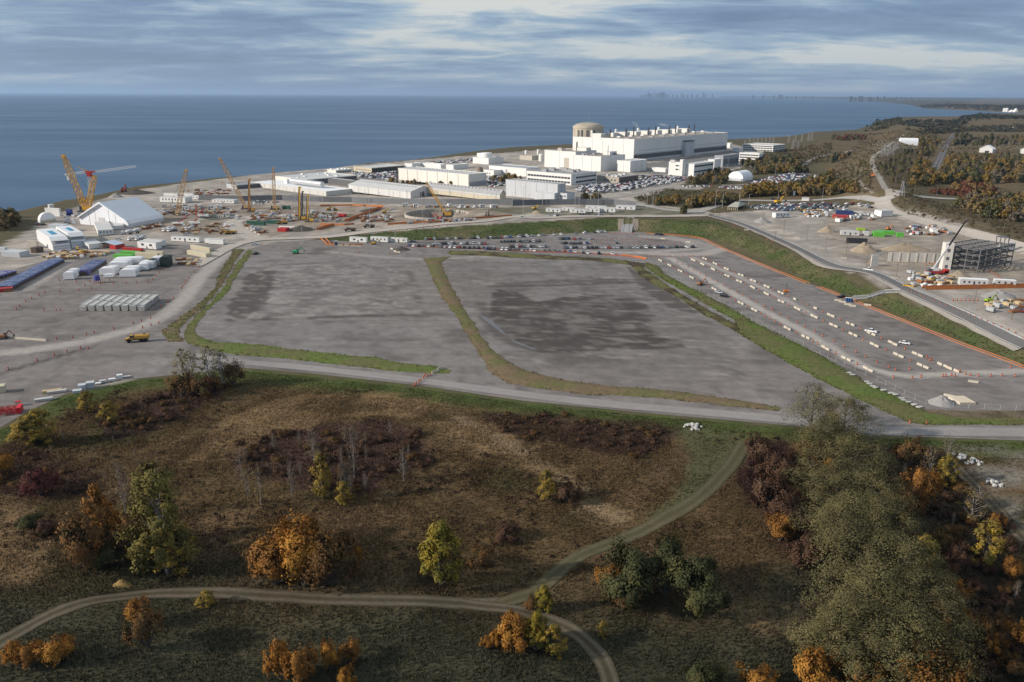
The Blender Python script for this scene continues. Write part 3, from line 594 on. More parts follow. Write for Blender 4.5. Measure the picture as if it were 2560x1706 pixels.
strip('highway', spline(wg(kd, [(1500, 1190), (1900, 1230), (2300, 1300)]) + wg(ke, [(700, 1330)])), 9, .25, rm, 6, rcol((.36, .335, .31)), 4)
strip('dirt_track', spline(wg(kf, [(700, 1330), (650, 1230), (590, 1120), (530, 1020), (490, 900), (520, 830), (620, 760), (760, 660), (870, 575)])), 6.5, .3, rm, 6, rcol((.30, .27, .23)), 4)
strip('dirt_track', spline(wg(kf, [(500, 1300), (400, 1220), (320, 1130), (310, 1090)])), 4, .3, rm, 6, rcol((.24, .20, .16)), 4)
strip('access_road', spline(wg(kf, [(40, 830), (200, 780), (420, 745), (640, 700)])), 9, .3, rm, 8, rcol((.27, .26, .25)), 4)
strip('access_road', spline(wg(ke, [(2000, 760), (2080, 700), (2200, 650), (2352, 620)])), 8, .3, rm, 8, rcol((.22, .215, .21)), 4)
strip('access_road', spline(wg(ke, [(1000, 1000), (1300, 990), (1700, 930), (2060, 870)])), 7, .25, rm, 8, rcol((.30, .28, .26)), 4)
ballast = strip('railway_bed', spline(wg(kf, [(1240, 1060), (1310, 900), (1380, 750), (1440, 640), (1520, 540)])), 13, .35, rm, 8, rcol((.115, .105, .098)), 4)
railm = M('rail_steel', (.30, .28, .27), .5, .1)
for d in (-3.6, -2.1, 2.1, 3.6): strip('railway_rail', offset(spline(wg(kf, [(1240, 1060), (1310, 900), (1380, 750), (1440, 640), (1520, 540)])), d), .5, .55, railm, 10, None, 1)
# meadow tracks: two worn ruts and a grassy middle
def tcol(x, y, q_):
    a = fbm(x, y, 4, 3, 5.0); rut = np.exp(-((np.abs(q_) - .27) / .13) ** 2) * (.55 + .7 * a)
    return np.array((.062, .052, .032)) * (1 - rut[:, None]) + np.array((.135, .112, .085)) * rut[:, None]
def tcolg(x, y, q_):
    a = fbm(x, y, 4, 3, 5.0); rut = np.exp(-((np.abs(q_) - .27) / .10) ** 2) * (.25 + .5 * a)
    return np.array((.076, .068, .036)) * (1 - rut[:, None]) + np.array((.14, .12, .08)) * rut[:, None]
tm = M_attr('track_earth', nscale=.9, nvar=.25, fine=4.0)
TR1 = spline(wg(kF, [(-40, 1500), (40, 1455), (120, 1412), (220, 1380), (340, 1366), (450, 1363), (600, 1369), (800, 1379), (1000, 1384), (1100, 1388), (1180, 1384)]))
TR2 = spline(wg(kF, [(1150, 1388), (1220, 1366), (1260, 1335), (1310, 1292), (1370, 1262), (1450, 1232), (1530, 1190), (1610, 1140), (1670, 1080), (1710, 1020)]))
TR3 = spline(wg(kF, [(1060, 1388), (1150, 1398), (1230, 1415), (1310, 1448), (1370, 1500), (1400, 1560), (1412, 1640)]))
strip('meadow_path', TR1, 4.4, .14, tm, 2, tcol, 10); strip('meadow_path', TR2, [4.2, 4.6, 5.2], .17, tm, 2, tcolg, 10); strip('meadow_path', TR3, 3.8, .20, tm, 2, tcol, 10)
TR4 = spline(wg(kq, [(1545, 340), (1620, 420), (1720, 520), (1820, 630), (1970, 790)])); strip('meadow_path', TR4, 4.0, .16, tm, 2, tcol, 8)
# puddle
pm = M('puddle_water', (.13, .13, .13), .4, .1, .3, spec=.4)
sheet('puddle', jag(wp(kk, [(0, 915), (60, 930), (130, 975), (190, 1045), (240, 1090), (215, 1090), (140, 1035), (80, 985), (20, 945)]), .5, 2, 4), .09, pm, 4)
sheet('puddle', jag(wp(kk, [(290, 1140), (420, 1190), (520, 1225), (500, 1228), (400, 1200), (300, 1155)]), .4, 2, 6), .09, pm, 4)
# ------------------------------------------------------------------ grass, undergrowth
TR_ALL = [(TR1, 2.4), (TR2, 2.6), (TR3, 2.1), (TR4, 2.2)]
def tufts(name, x, y, C, h, wd, blades=3, seed=0, kind='grass'):
    rs = np.random.RandomState(seed); n = len(x); z = hgt(x, y)
    V = []; Cc = []
    for b in range(blades):
        a = rs.rand(n) * 6.283; t = rs.rand(n) * 6.283; hh = h * (.6 + .8 * rs.rand(n)); ww = wd * (.6 + .8 * rs.rand(n))
        ox = (rs.rand(n) - .5) * wd * 1.6; oy = (rs.rand(n) - .5) * wd * 1.6; ln = hh * (.3 + .5 * rs.rand(n))
        bx = x + ox; by = y + oy
        V += [np.stack([bx - np.cos(a) * ww, by - np.sin(a) * ww, z - .05], -1), np.stack([bx + np.cos(a) * ww, by + np.sin(a) * ww, z - .05], -1), np.stack([bx + np.cos(t) * ln, by + np.sin(t) * ln, z + hh], -1)]
        k_ = (.72 + .56 * rs.rand(n))[:, None]; Cc += [C * k_ * .95, C * k_ * .95, C * k_ * 1.05]
    V = np.stack(V, 1).reshape(-1, 3, 3); Cc = np.stack(Cc, 1).reshape(-1, 3)
    g = np.cross(V[:, 1] - V[:, 0], V[:, 2] - V[:, 0]); fl = (-g[:, 1] + .6 * g[:, 2]) < 0; V[fl] = V[fl][:, ::-1]
    V = V.reshape(-1, 3); Fx = np.arange(len(V)).reshape(-1, 3); NV = np.repeat(rs.normal(size=(len(Fx), 3)) * .28 + np.array((0, -.1, 1)), 3, 0)
    o = put(name, np_mesh(name, V, Fx, M_attr('grass_blades', rough=.9, trans=.15), Cc, NV=NV)); o['kind'] = 'stuff'; return o
def cloud_pts(n, px0, px1, py0, py1, rs):
    # uniform over the ground seen in a picture window
    c = [P0(px0, py1), P0(px1, py1), P0(px0, py0), P0(px1, py0)]; X = [p[0] for p in c]; Y = [p[1] for p in c]
    x = min(X) + rs.rand(n) * (max(X) - min(X)); y = min(Y) + rs.rand(n) * (max(Y) - min(Y))
    px, py, _ = project(x, y, np.zeros(n)); k_ = (px > px0) & (px < px1) & (py > py0) & (py < py1); return x[k_], y[k_]
def offtrack(x, y, extra=0.0):
    k_ = np.ones(x.size, bool)
    for ln, wd in TR_ALL: k_ &= pdist(x, y, ln[::3] + [ln[-1]]) > wd + extra
    return k_
rs_ = np.random.RandomState(3)
x, y = cloud_pts(760000, -80, 2640, 900, 1800, rs_); px, py, _ = project(x, y, np.zeros(x.size))
k_ = inpoly(px, py, PG['meadow']) & (sdist(x, y, MEADP) > 1.5); x, y = x[k_], y[k_]
mow = inpoly(*project(x, y, np.zeros(x.size))[:2], PG['mow']) | inpoly(*project(x, y, np.zeros(x.size))[:2], PG['dirt'])
den = .35 + .65 * smooth(.35, .6, fbm(x, y, 9, 3, 14.0)); den *= np.where(mow, .25, 1) * np.clip(1.25 - y / 520, .45, 1)
k_ = (rs_.rand(x.size) < den) & offtrack(x, y); x, y = x[k_], y[k_]
C = cover(x, y); hh = .18 + .5 * fbm(x, y, 14, 3, 6.0) * (.5 + rs_.rand(x.size)); hh = np.where(sdist(x, y, MEADP) < 14, .25, hh)
tufts('meadow_grass', x, y, C * 1.12, hh, .10 + .08 * rs_.rand(x.size), 3, 5)
# verge tufts
X = []; Y = []; CC = []
for poly, c1, c2 in TUFTP:
    a = np.array(poly); n = int(min(26000, 1.4 * (np.ptp(a[:, 0]) * np.ptp(a[:, 1])))); xx = a[:, 0].min() + rs_.rand(n) * np.ptp(a[:, 0]); yy = a[:, 1].min() + rs_.rand(n) * np.ptp(a[:, 1])
    k_ = sdist(xx, yy, poly) > -.4; xx, yy = xx[k_], yy[k_]; X.append(xx); Y.append(yy); CC.append(vcol(c1, c2)(xx, yy))
X = np.concatenate(X); Y = np.concatenate(Y); CC = np.concatenate(CC); tufts('verge_grass', X, Y, CC * 1.2, .3 + .45 * rs_.rand(X.size), .25, 3, 6)
# slope grass
x, y = cloud_pts(160000, 780, 2600, 535, 920, rs_); px, py, _ = project(x, y, hgt(x, y)); k_ = inpoly(px, py, PG['slope']) & (-sdist(x, y, LOWP) > 1.5); x, y = x[k_][:60000], y[k_][:60000]
tufts('slope_grass', x, y, cover(x, y) * 1.3, .25 + .4 * rs_.rand(x.size), .3, 3, 8)
def thicket(name, x, y, C, r, seed, leaves=26, ls=.22):
    rs = np.random.RandomState(seed); n = len(x); z = hgt(x, y)
    d = rs.normal(size=(n, leaves, 3)); d /= np.linalg.norm(d, axis=2)[:, :, None]; d[:, :, 2] = np.abs(d[:, :, 2]); rad = r[:, None] * (.45 + .6 * rs.rand(n, leaves))
    c = np.stack([x, y, z], -1)[:, None, :] + d * rad[:, :, None] * np.array((1, 1, .8)); c = c.reshape(-1, 3); m_ = len(c)
    a = rs.normal(size=(m_, 3)); a /= np.linalg.norm(a, axis=1)[:, None]; b = np.cross(a, rs.normal(size=(m_, 3))); b /= np.linalg.norm(b, axis=1)[:, None]
    s = (ls * (.6 + .9 * rs.rand(m_)))[:, None]; V = np.stack([c - a * s, c - b * s * .8, c + a * s, c + b * s * .8], 1); g = np.cross(V[:, 2] - V[:, 0], V[:, 3] - V[:, 1]); dd = d.reshape(-1, 3); fl = (g * dd).sum(1) < 0; V[fl] = V[fl][:, ::-1]; V = V.reshape(-1, 3); NV = np.repeat(dd + np.array((0, 0, .5)) + rs.normal(size=(m_, 3)) * .25, 4, 0)
    Cc = np.repeat(np.repeat(C, leaves, 0) * (.65 + .7 * rs.rand(m_))[:, None], 4, 0)
    o = put(name, np_mesh(name, V, np.arange(len(V)).reshape(-1, 4), M_attr('grass_blades'), Cc, NV=NV)); o['kind'] = 'stuff'; return o
x, y = cloud_pts(60000, -80, 2640, 930, 1800, rs_); px, py, _ = project(x, y, np.zeros(x.size)); pr = np.zeros(x.size); BC = np.tile(np.array((.050, .036, .026)), (x.size, 1)); jn = fbm(x, y, 9, 3, 21.0)
wx = (jn - .5) * 70; wy = (jn - .5) * 36
for nm, p_, co in (('burg1', .30, (.078, .044, .036)), ('burg2', .30, (.076, .046, .035)), ('burg3', .20, (.080, .050, .036)), ('burg4', .18, (.080, .046, .036)), ('burg5', .32, (.058, .030, .027)), ('thicket', .22, (.040, .030, .021))):
    k_ = inpoly(px + wx, py + wy, PG[nm]); pr[k_] = p_; BC[k_] = co
gn = .17 * smooth(.50, .64, fbm(x, y, 20, 3, 31.0)) * (py < 1440) * (px < 1900); BC[gn > pr] = (.082, .052, .034); pr = np.maximum(pr, gn)
pr *= smooth(.36, .55, jn) * inpoly(px, py, PG['meadow']) * (sdist(x, y, MEADP) > 8)
k_ = (rs_.rand(x.size) < pr) & offtrack(x, y, 1.2); x, y, BC = x[k_], y[k_], BC[k_]
thicket('undergrowth', x, y, BC * (.8 + .5 * rs_.rand(x.size))[:, None], .6 + .9 * rs_.rand(x.size), 17)
# ------------------------------------------------------------------ buildings
AZ = R(40)
wh = M('white_cladding', (.74, .735, .71), .55, .06, .15, streak=True); wh2 = M('cream_cladding', (.74, .72, .66), .6, .08, .2, streak=True)
gyw = M('grey_cladding', (.52, .54, .56), .5, .08, .2, streak=True); dgw = M('dark_cladding', (.12, .12, .125), .6, .12, .3)
tanw = M('tan_cladding', (.56, .50, .38), .6, .10, .2, streak=True); beige = M('beige_concrete', (.50, .46, .39), .85, .16, .12, streak=True)
grf = M('grey_roof', (.30, .30, .30), .8, .14, .08); lrf = M('pale_roof', (.55, .55, .54), .6, .10, .06); wrf = M('white_roof', (.82, .82, .82), .6, .05, .06); brf = M('brown_roof', (.30, .265, .225), .85, .16, .06)
gls = M('window_glass', (.045, .055, .065), .12, 0, spec=.6); stl = M('grey_steel', (.34, .34, .35), .5, .1); dst = M('dark_steel', (.07, .07, .075), .55, .1); cnc = M('pale_concrete', (.52, .50, .46), .9, .12, .5)
membr = M('tent_fabric', (.82, .83, .86), .5, .04, .1); grfab = M('tent_fabric_grey', (.55, .57, .60), .55, .05, .1)
class B_:
    """A building stood on the ground: local x runs along its front, local y into its depth."""
    def __init__(s, k, b, xA, xC, ytop, label, cat='building', name='industrial_building', az=None, group=None, base=None):
        az = AZ if az is None else R(az)
        px, py = k(*b); xa = k(xA, 0)[0]; xc = k(xC, 0)[0]
        s.B = P(px, py); ux, uy = -math.cos(az), math.sin(az); vx, vy = math.sin(az), math.cos(az)
        s.w = abs(along(s.B, ux, uy, xa)); s.d = abs(along(s.B, vx, vy, xc)); s.h = max(1.5, ztop(s.B, k(0, ytop)[1]) - s.B.z)
        s.d = min(s.d, 420); s.w = min(s.w, 420)
        s.loc = Vector((s.B.x + (ux * s.w + vx * s.d) / 2, s.B.y + (uy * s.w + vy * s.d) / 2, s.B.z - .3)); s.h += .3
        s.r = thing(name, label, cat, s.loc, -az, group); s.rz = -az
    def walls(s, mat, h=None): s.h0 = h or s.h; m_ = MB().box(-s.w / 2, s.w / 2, -s.d / 2, s.d / 2, 0, s.h0 - .05); s.wall = m_.obj('wall', mat, s.r); return s
    def flat(s, mat, par=.5, th=.5):
        m_ = MB().box(-s.w / 2 + .4, s.w / 2 - .4, -s.d / 2 + .4, s.d / 2 - .4, s.h - .3, s.h + .05); s.roof = m_.obj('roof', mat, s.r)
        q_ = MB(); a, b = s.w / 2 + .12, s.d / 2 + .12
        for x0, x1, y0, y1 in ((-a, a, -b, -b + .5), (-a, a, b - .5, b), (-a, -a + .5, -b + .5, b - .5), (a - .5, a, -b + .5, b - .5)): q_.box(x0, x1, y0, y1, s.h - .25, s.h + par)
        q_.obj('parapet', s.wall.data.materials[0], s.r); return s
    def gable(s, mat, rise, ax='x', over=.5):
        a, b = s.w / 2, s.d / 2; m_ = MB(); t = .25
        if ax == 'x': pr = [(-b - over, s.h), (0, s.h + rise), (b + over, s.h), (b + over, s.h - t), (0, s.h + rise - t), (-b - over, s.h - t)]; m_.prism(pr, -a - over, a + over)
        else: pr = [(-a - over, s.h), (0, s.h + rise), (a + over, s.h), (a + over, s.h - t), (0, s.h + rise - t), (-a - over, s.h - t)]; m_.prism(pr, -b - over, b + over, axis='y')
        s.roof = m_.obj('roof', mat, s.r)
        e = a if ax == 'x' else b; q_ = b if ax == 'x' else a
        for x_ in (-e, e - .2): MB().prism([(-q_, s.h - .06), (q_, s.h - .06), (0, s.h + rise - .3)], x_, x_ + .2, axis=ax).obj('gable_end', s.wall.data.materials[0], s.r)
        s.rise = rise; return s
    def units(s, n, mat, sz=(3, 3, 2), seed=1, rows=None, name='roof_unit'):
        q_ = random.Random(seed)
        for i_ in range(n):
            x = (q_.random() - .5) * s.w * .8; y = (q_.random() - .5) * s.d * .8; k_ = .6 + q_.random() * .8
            MB().box(-sz[0] / 2 * k_, sz[0] / 2 * k_, -sz[1] / 2, sz[1] / 2, 0, sz[2] * k_).obj(name, mat, s.r, (x, y, s.h + .05))
        return s
    def vents(s, n, mat, ax='x', off=.25, r_=.5, hh=1.4):
        me = MB().cyl(0, 0, 0, hh * .6, r_ * .6, n=8).cyl(0, 0, hh * .6, hh, r_, n=8).mesh('roof_vent', mat)
        for i_ in range(n):
            t = (i_ + .5) / n - .5
            if ax == 'x': put('roof_vent', me, s.r, (t * s.w * .95, -s.d * off + 0.0, s.h + getattr(s, 'rise', 0) * (1 - 2 * abs(off)) - .1))
            else: put('roof_vent', me, s.r, (s.w * off, t * s.d * .95, s.h + getattr(s, 'rise', 0) * (1 - 2 * abs(off)) - .1))
        return s
    def wins(s, face, n, z0, z1, mat=None, m0=.05, m1=.95, fw=.8, name='window'):
        L_ = s.w if face == 'f' else s.d; st = L_ * (m1 - m0) / n; wd = st * fw; mat = mat or gls
        me = (MB().box(-wd / 2, wd / 2, -.12, .12, 0, z1 - z0) if face == 'f' else MB().box(-.12, .12, -wd / 2, wd / 2, 0, z1 - z0)).mesh(name, mat)
        for i_ in range(n):
            t = -L_ / 2 + L_ * m0 + st * (i_ + .5)
            put(name, me, s.r, (t, -s.d / 2, z0) if face == 'f' else (s.w / 2, t, z0))
        return s
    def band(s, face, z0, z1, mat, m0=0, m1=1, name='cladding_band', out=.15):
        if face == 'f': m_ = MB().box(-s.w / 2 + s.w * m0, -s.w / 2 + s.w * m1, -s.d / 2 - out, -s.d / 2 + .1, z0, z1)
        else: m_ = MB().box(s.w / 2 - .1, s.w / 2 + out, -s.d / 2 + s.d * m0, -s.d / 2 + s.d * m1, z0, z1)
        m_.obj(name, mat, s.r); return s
    def ribs(s, face, n, mat, wd=.35, name='pilaster'):
        L_ = s.w if face == 'f' else s.d
        me = (MB().box(-wd / 2, wd / 2, -.2, .1, 0, s.h - .4) if face == 'f' else MB().box(-.1, .2, -wd / 2, wd / 2, 0, s.h - .4)).mesh(name, mat)
        for i_ in range(n + 1):
            t = -L_ / 2 + L_ * i_ / n; t = max(-L_ / 2 + wd, min(L_ / 2 - wd, t)); put(name, me, s.r, (t, -s.d / 2, .2) if face == 'f' else (s.w / 2, t, .2))
        return s
    def door(s, face, t, wd, hh, mat, name='door'):
        if face == 'f': m_ = MB().box(-wd / 2, wd / 2, -.15, .1, 0, hh).obj(name, mat, s.r, (-s.w / 2 + s.w * t, -s.d / 2, .3))
        else: m_ = MB().box(-.1, .15, -wd / 2, wd / 2, 0, hh).obj(name, mat, s.r, (s.w / 2, -s.d / 2 + s.d * t, .3))
        return s
seam = M('panel_seam', (.42, .41, .39), .7, 0)
# --- power station
t = B_(kd, (1880, 705), 1130, 3018, 440, 'vast white turbine hall, tallest long block by the lake', name='turbine_hall').walls(wh).flat(brf, .8)
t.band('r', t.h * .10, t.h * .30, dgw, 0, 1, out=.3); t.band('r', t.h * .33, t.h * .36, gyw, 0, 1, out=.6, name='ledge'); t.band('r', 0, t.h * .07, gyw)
t.wins('r', 46, t.h * .47, t.h * .50, dgw, .04, .97, .35, 'louvre'); t.ribs('f', 6, seam, .3, 'panel_seam')
MB().box(0, 7, -16, 16, 0, t.h * .72).obj('bay', gyw, t.r, (t.w / 2 + .1, t.d * .02, 0)); MB().box(0, 7.4, -15, 15, t.h * .72 + .05, t.h * .78).obj('bay_roof', dgw, t.r, (t.w / 2 + .1, t.d * .02, 0))
for i_ in range(9):     # roof penthouses and exhaust stacks
    y_ = -t.d / 2 + 22 + i_ * (t.d - 40) / 8
    MB().box(-9, 9, -8, 8, 0, 6.5).obj('penthouse', wh2, t.r, (-t.w * .18, y_, t.h))
    m_ = MB().cyl(0, 0, 0, 9, 1.1, 1.0, 12).cyl(0, 0, 9, 10.5, 1.7, 1.7, 12).cyl(0, 0, 10.5, 13.5 + i_ % 3, 1.0, 1.0, 12); m_.obj('exhaust_stack', dst, t.r, (-t.w * .05 + (i_ % 2) * 8, y_ + 9, t.h))
    MB().box(-5, 5, -2, 2, 0, 1.6).obj('roof_unit', stl, t.r, (t.w * .30, y_ - 4, t.h + .05)); MB().box(-3, 3, -1.5, 1.5, 1.0, 3).obj('roof_unit', wh, t.r, (t.w * .12, y_ + 4, t.h + .05))
    if i_ % 2 == 0: MB().lathe(0, 0, [(2.2, 0), (2.2, 8), (1.8, 10), (.4, 11)], 14).obj('roof_tank', wh, t.r, (-t.w * .32, y_ + 3, t.h + .05))
TH = t
def annex(k, b, xA, xC, yt, label, roofm=brf, wallm=wh, **kw):
    n = kw.pop('name', 'industrial_building'); return B_(k, b, xA, xC, yt, label, name=n, **kw).walls(wallm).flat(roofm)
# vacuum building
vb = P(*kd(1315, 640)); vr = 175 / 4.9 * (vb - Vector(CAM)).length / FPX; vz = ztop(vb, kd(0, 268)[1]) - vb.z; vd = ztop(vb, kd(0, 228)[1]) - vb.z
v_ = thing('vacuum_building', 'round beige concrete vacuum building with shallow dome beside the turbine hall', 'building', vb)
bc = M('vacuum_concrete', (.50, .44, .35), .9, .22, .10, streak=True)
MB().lathe(0, 0, [(vr, 0), (vr, vz * .93)], 48).obj('wall', bc, v_); MB().lathe(0, 0, [(vr * 1.03, vz * .93), (vr * 1.03, vz), (vr * .98, vz)], 48).obj('ring_beam', bc, v_)
MB().lathe(0, 0, [(vr * .97, vz + .02)] + [(vr * .93 * math.cos(a), vz + .05 + (vd - vz) * math.sin(a)) for a in np.linspace(0.05, 1.55, 9)], 48).obj('dome', M('dome_roof', (.40, .35, .28), .85, .2, .08), v_)
me = MB().box(-1.6, 1.6, -.5, .5, 0, vz * .42).mesh('vertical_opening', dgw); mr = MB().box(-.8, .8, -.6, .6, 0, vz * .9).mesh('buttress', bc)
for a in np.linspace(0, 2 * math.pi, 18, endpoint=False): put('buttress', mr, v_, (vr * math.cos(a), vr * math.sin(a), 0), a + math.pi / 2)
for a in (-2.35, -2.1, -1.72, -1.25): put('vertical_opening', me, v_, ((vr + .5) * math.cos(a), (vr + .5) * math.sin(a), vz * .45), a + math.pi / 2)
MB().bar((0, 0, vd - .5), (0, 0, vd + 22), .5, w2=.2).bar((0, 0, vd + 4), (5, 0, vd - .5), .15).obj('antenna_mast', stl, v_)
t = annex(kd, (1480, 830), 1140, 1770, 650, 'white flat-roofed block with penthouse in front of the turbine hall'); MB().box(-6, 6, -9, 9, 0, 5).obj('penthouse', wh, t.r, (t.w * .2, t.d * .2, t.h)); MB().bar((0, 0, 0), (0, 0, 14), .9, w2=.6).obj('vent_pole', stl, t.r, (t.w * .3, 0, t.h)); t.units(4, stl, (5, 3, 2.4), 4); t.ribs('f', 3, seam, .25, 'panel_seam')
t = annex(kd, (1168, 800), 785, 1420, 592, 'wide white block with a tall recessed door, left of the turbine hall'); t.door('f', .72, 9, t.h * .62, beige, 'tall_door'); t.ribs('f', 2, seam, .25, 'panel_seam'); MB().cyl(0, 0, 0, 13, 1.2, 1.0, 12).obj('exhaust_stack', dst, t.r, (t.w * .2, 0, t.h)); MB().box(-12, 12, -6, 6, 0, 5).obj('penthouse', wh2, t.r, (t.w * .3, t.d * .1, t.h)); t.units(5, beige, (6, 4, 3), 7)
t = annex(kd, (1840, 838), 1672, 2040, 706, 'lower white block at the near corner of the turbine hall', lrf); t.ribs('f', 2, seam, .2, 'panel_seam'); t.ribs('r', 3, seam, .2, 'panel_seam')
t = annex(kd, (1115, 1000), 570, 1425, 868, 'long two-storey white office block with dark window strips and grey roof units', grf, name='office_building')
for z_ in (.18, .58): t.wins('f', 14, t.h * z_, t.h * (z_ + .17), gls, .02, .98, .86); t.wins('r', 8, t.h * z_, t.h * (z_ + .17), gls, .18, .98, .9)
t.units(12, stl, (6, 3.5, 2.6), 3)
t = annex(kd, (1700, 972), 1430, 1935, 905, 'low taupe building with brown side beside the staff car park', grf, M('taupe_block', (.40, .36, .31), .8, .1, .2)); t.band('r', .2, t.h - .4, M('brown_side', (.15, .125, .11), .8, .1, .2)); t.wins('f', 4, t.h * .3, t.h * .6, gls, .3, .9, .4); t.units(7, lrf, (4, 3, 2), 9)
t = annex(kd, (950, 1192), 312, 1043, 990, 'tall light grey metal warehouse behind the long dark fence', grf, gyw, name='warehouse'); t.ribs('f', 5, seam, .25, 'panel_seam'); t.ribs('r', 2, seam, .25, 'panel_seam')
t = annex(kd, (910, 1197), 668, 945, 1100, 'low grey annex leaning on the tall grey warehouse', grf, gyw, name='warehouse_annex'); t.door('f', .55, t.w * .6, .5, seam, 'pipe_rail')
t = annex(kd, (1063, 1200), 918, 1160, 1103, 'grey annex with roller doors at the right of the grey warehouse', grf, gyw, name='warehouse_annex'); t.door('f', .2, t.w * .2, t.h * .8, dgw); t.wins('f', 3, t.h * .62, t.h * .75, gls, .2, .95, .7)
t = B_(kc, (2205, 702), 1303, 2275, 622, 'long tan-walled storage barn with grey gable roof', name='storage_barn').walls(tanw).gable(M('barn_roof', (.36, .36, .37), .6, .1, .05), 4.5, 'x').vents(20, stl, 'x', .18).vents(20, stl, 'x', -.2); t.band('f', t.h * .62, t.h - .3, lrf); t.ribs('f', 6, seam, .2, 'panel_seam')
t = B_(kc, (1115, 672), 352, 1420, 585, 'long pale grey storage barn with a row of roof vents', name='storage_barn').walls(M('barn_wall', (.62, .62, .60), .6, .08, .2, streak=True)).gable(lrf, 4.5, 'x').vents(22, stl, 'x', .18).vents(22, stl, 'x', -.22); t.ribs('f', 6, seam, .2, 'panel_seam'); t.door('r', .45, 6, 6, dgw)
t = annex(kc, (1825, 527), 960, 2040, 380, 'big white warehouse with brown pilaster lines and vented grey roof', lrf, wh2, name='warehouse'); t.ribs('f', 7, M('pilaster_brown', (.40, .33, .26), .7, .05), .5); t.band('r', 0.2, t.h * .4, M('grey_dado', (.36, .37, .40), .6, .05), name='dado'); t.vents(26, stl, 'x', .3); t.vents(14, stl, 'x', -.2)
t = annex(kb, (2040, 642), 1112, 2353, 588, 'wide low building with bright white roof and a silver duct on it', wrf, M('pale_grey_wall', (.60, .59, .55), .6, .08, .2)); t.ribs('f', 10, seam, .2, 'panel_seam')
dl = 50; MB().bar((-t.w * .1, 0, 4.5), (t.w * .30, 0, 4.5), 6.5, n=14).obj('roof_duct', M('silver_duct', (.55, .56, .58), .35, .08, metal=.4), t.r, (0, 0, t.h)); MB().box(-3, 3, -2, 2, 0, 5).obj('roof_unit', wh, t.r, (-t.w * .2, t.d * .1, t.h))
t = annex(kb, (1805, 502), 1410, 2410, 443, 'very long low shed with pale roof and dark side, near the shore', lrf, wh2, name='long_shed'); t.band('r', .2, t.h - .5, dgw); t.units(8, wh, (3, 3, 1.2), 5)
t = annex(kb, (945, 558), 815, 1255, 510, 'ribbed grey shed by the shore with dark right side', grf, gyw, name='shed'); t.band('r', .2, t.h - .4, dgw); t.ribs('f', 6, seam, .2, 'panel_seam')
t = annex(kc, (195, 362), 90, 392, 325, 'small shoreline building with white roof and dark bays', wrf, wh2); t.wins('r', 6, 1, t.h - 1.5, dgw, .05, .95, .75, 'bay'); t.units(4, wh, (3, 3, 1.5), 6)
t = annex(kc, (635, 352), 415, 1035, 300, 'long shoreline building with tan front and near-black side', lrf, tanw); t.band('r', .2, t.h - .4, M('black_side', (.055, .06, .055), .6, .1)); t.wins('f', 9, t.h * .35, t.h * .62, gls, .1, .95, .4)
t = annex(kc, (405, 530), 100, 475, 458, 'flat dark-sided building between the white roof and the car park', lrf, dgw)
annex(kc, (1130, 318), 1040, 1252, 246, 'white cube building nearest the packed shoreline car park', lrf); annex(kc, (1480, 312), 1230, 1545, 256, 'white building with grey side behind the big white warehouse', wrf)
annex(kc, (1635, 322), 1545, 1818, 263, 'plain white building with dark grey side left of the service dome', lrf); t = annex(kc, (2065, 252), 1872, 2250, 180, 'white building carrying a round white tank, on the shoreline', lrf); MB().lathe(0, 0, [(9, 0), (9, 6), (8, 7), (.5, 7.6)], 24).obj('roof_tank', wh, t.r, (-t.w * .1, 0, t.h)); MB().box(-7, 7, -6, 6, 0, 6).obj('penthouse', wh, t.r, (-t.w * .35, 0, t.h))
t = annex(kc, (2130, 392), 2005, 2242, 330, 'small white workshop with two dark vents', lrf); t.wins('f', 2, 2, 4, gls, .3, .7, .4)
t = annex(kd, (565, 892), 110, 730, 795, 'long white workshop with blue-grey roof behind the offices', M('bluegrey_roof', (.33, .36, .40), .6, .1, .05)); t.door('f', .48, 3, t.h * .7, stl)
annex(kd, (635, 692), 486, 715, 640, 'beige concrete pump house by the shore', brf, beige)
def tank(k, x0, x1, yb, yt, label, mat=wh, dome=.12, name='storage_tank'):
    c = P(*k((x0 + x1) / 2, yb)); r_ = (x1 - x0) / 2 / 4.9 * (c - Vector(CAM)).length / FPX; c.y += r_; h_ = ztop(c, k(0, yt)[1]) - c.z
    o = thing(name, label, 'tank', c); MB().lathe(0, 0, [(r_, 0), (r_, h_ * (1 - dome))], 24).obj('shell', mat, o); MB().lathe(0, 0, [(r_ * 1.02, h_ * (1 - dome)), (r_ * .75, h_ * .97), (r_ * .1, h_)], 24).obj('tank_roof', mat, o); return o
tank(kd, 720, 782, 705, 612, 'cream domed tank at the left end of the white block', wh2, .2); tank(kd, 548, 582, 632, 568, 'narrow white silo beside the pump house', wh, .05, 'silo'); tank(kd, 698, 730, 625, 556, 'narrow white silo right of the pump house roof', wh, .05, 'silo'); tank(ka, 583, 640, 800, 740, 'round white tank with crown rail by the left shore', wh, .05); tank(kc, 1905, 1998, 350, 282, 'brown hemispherical service dome among white buildings', M('dome_brown', (.25, .20, .165), .8, .1), .8, 'service_dome')
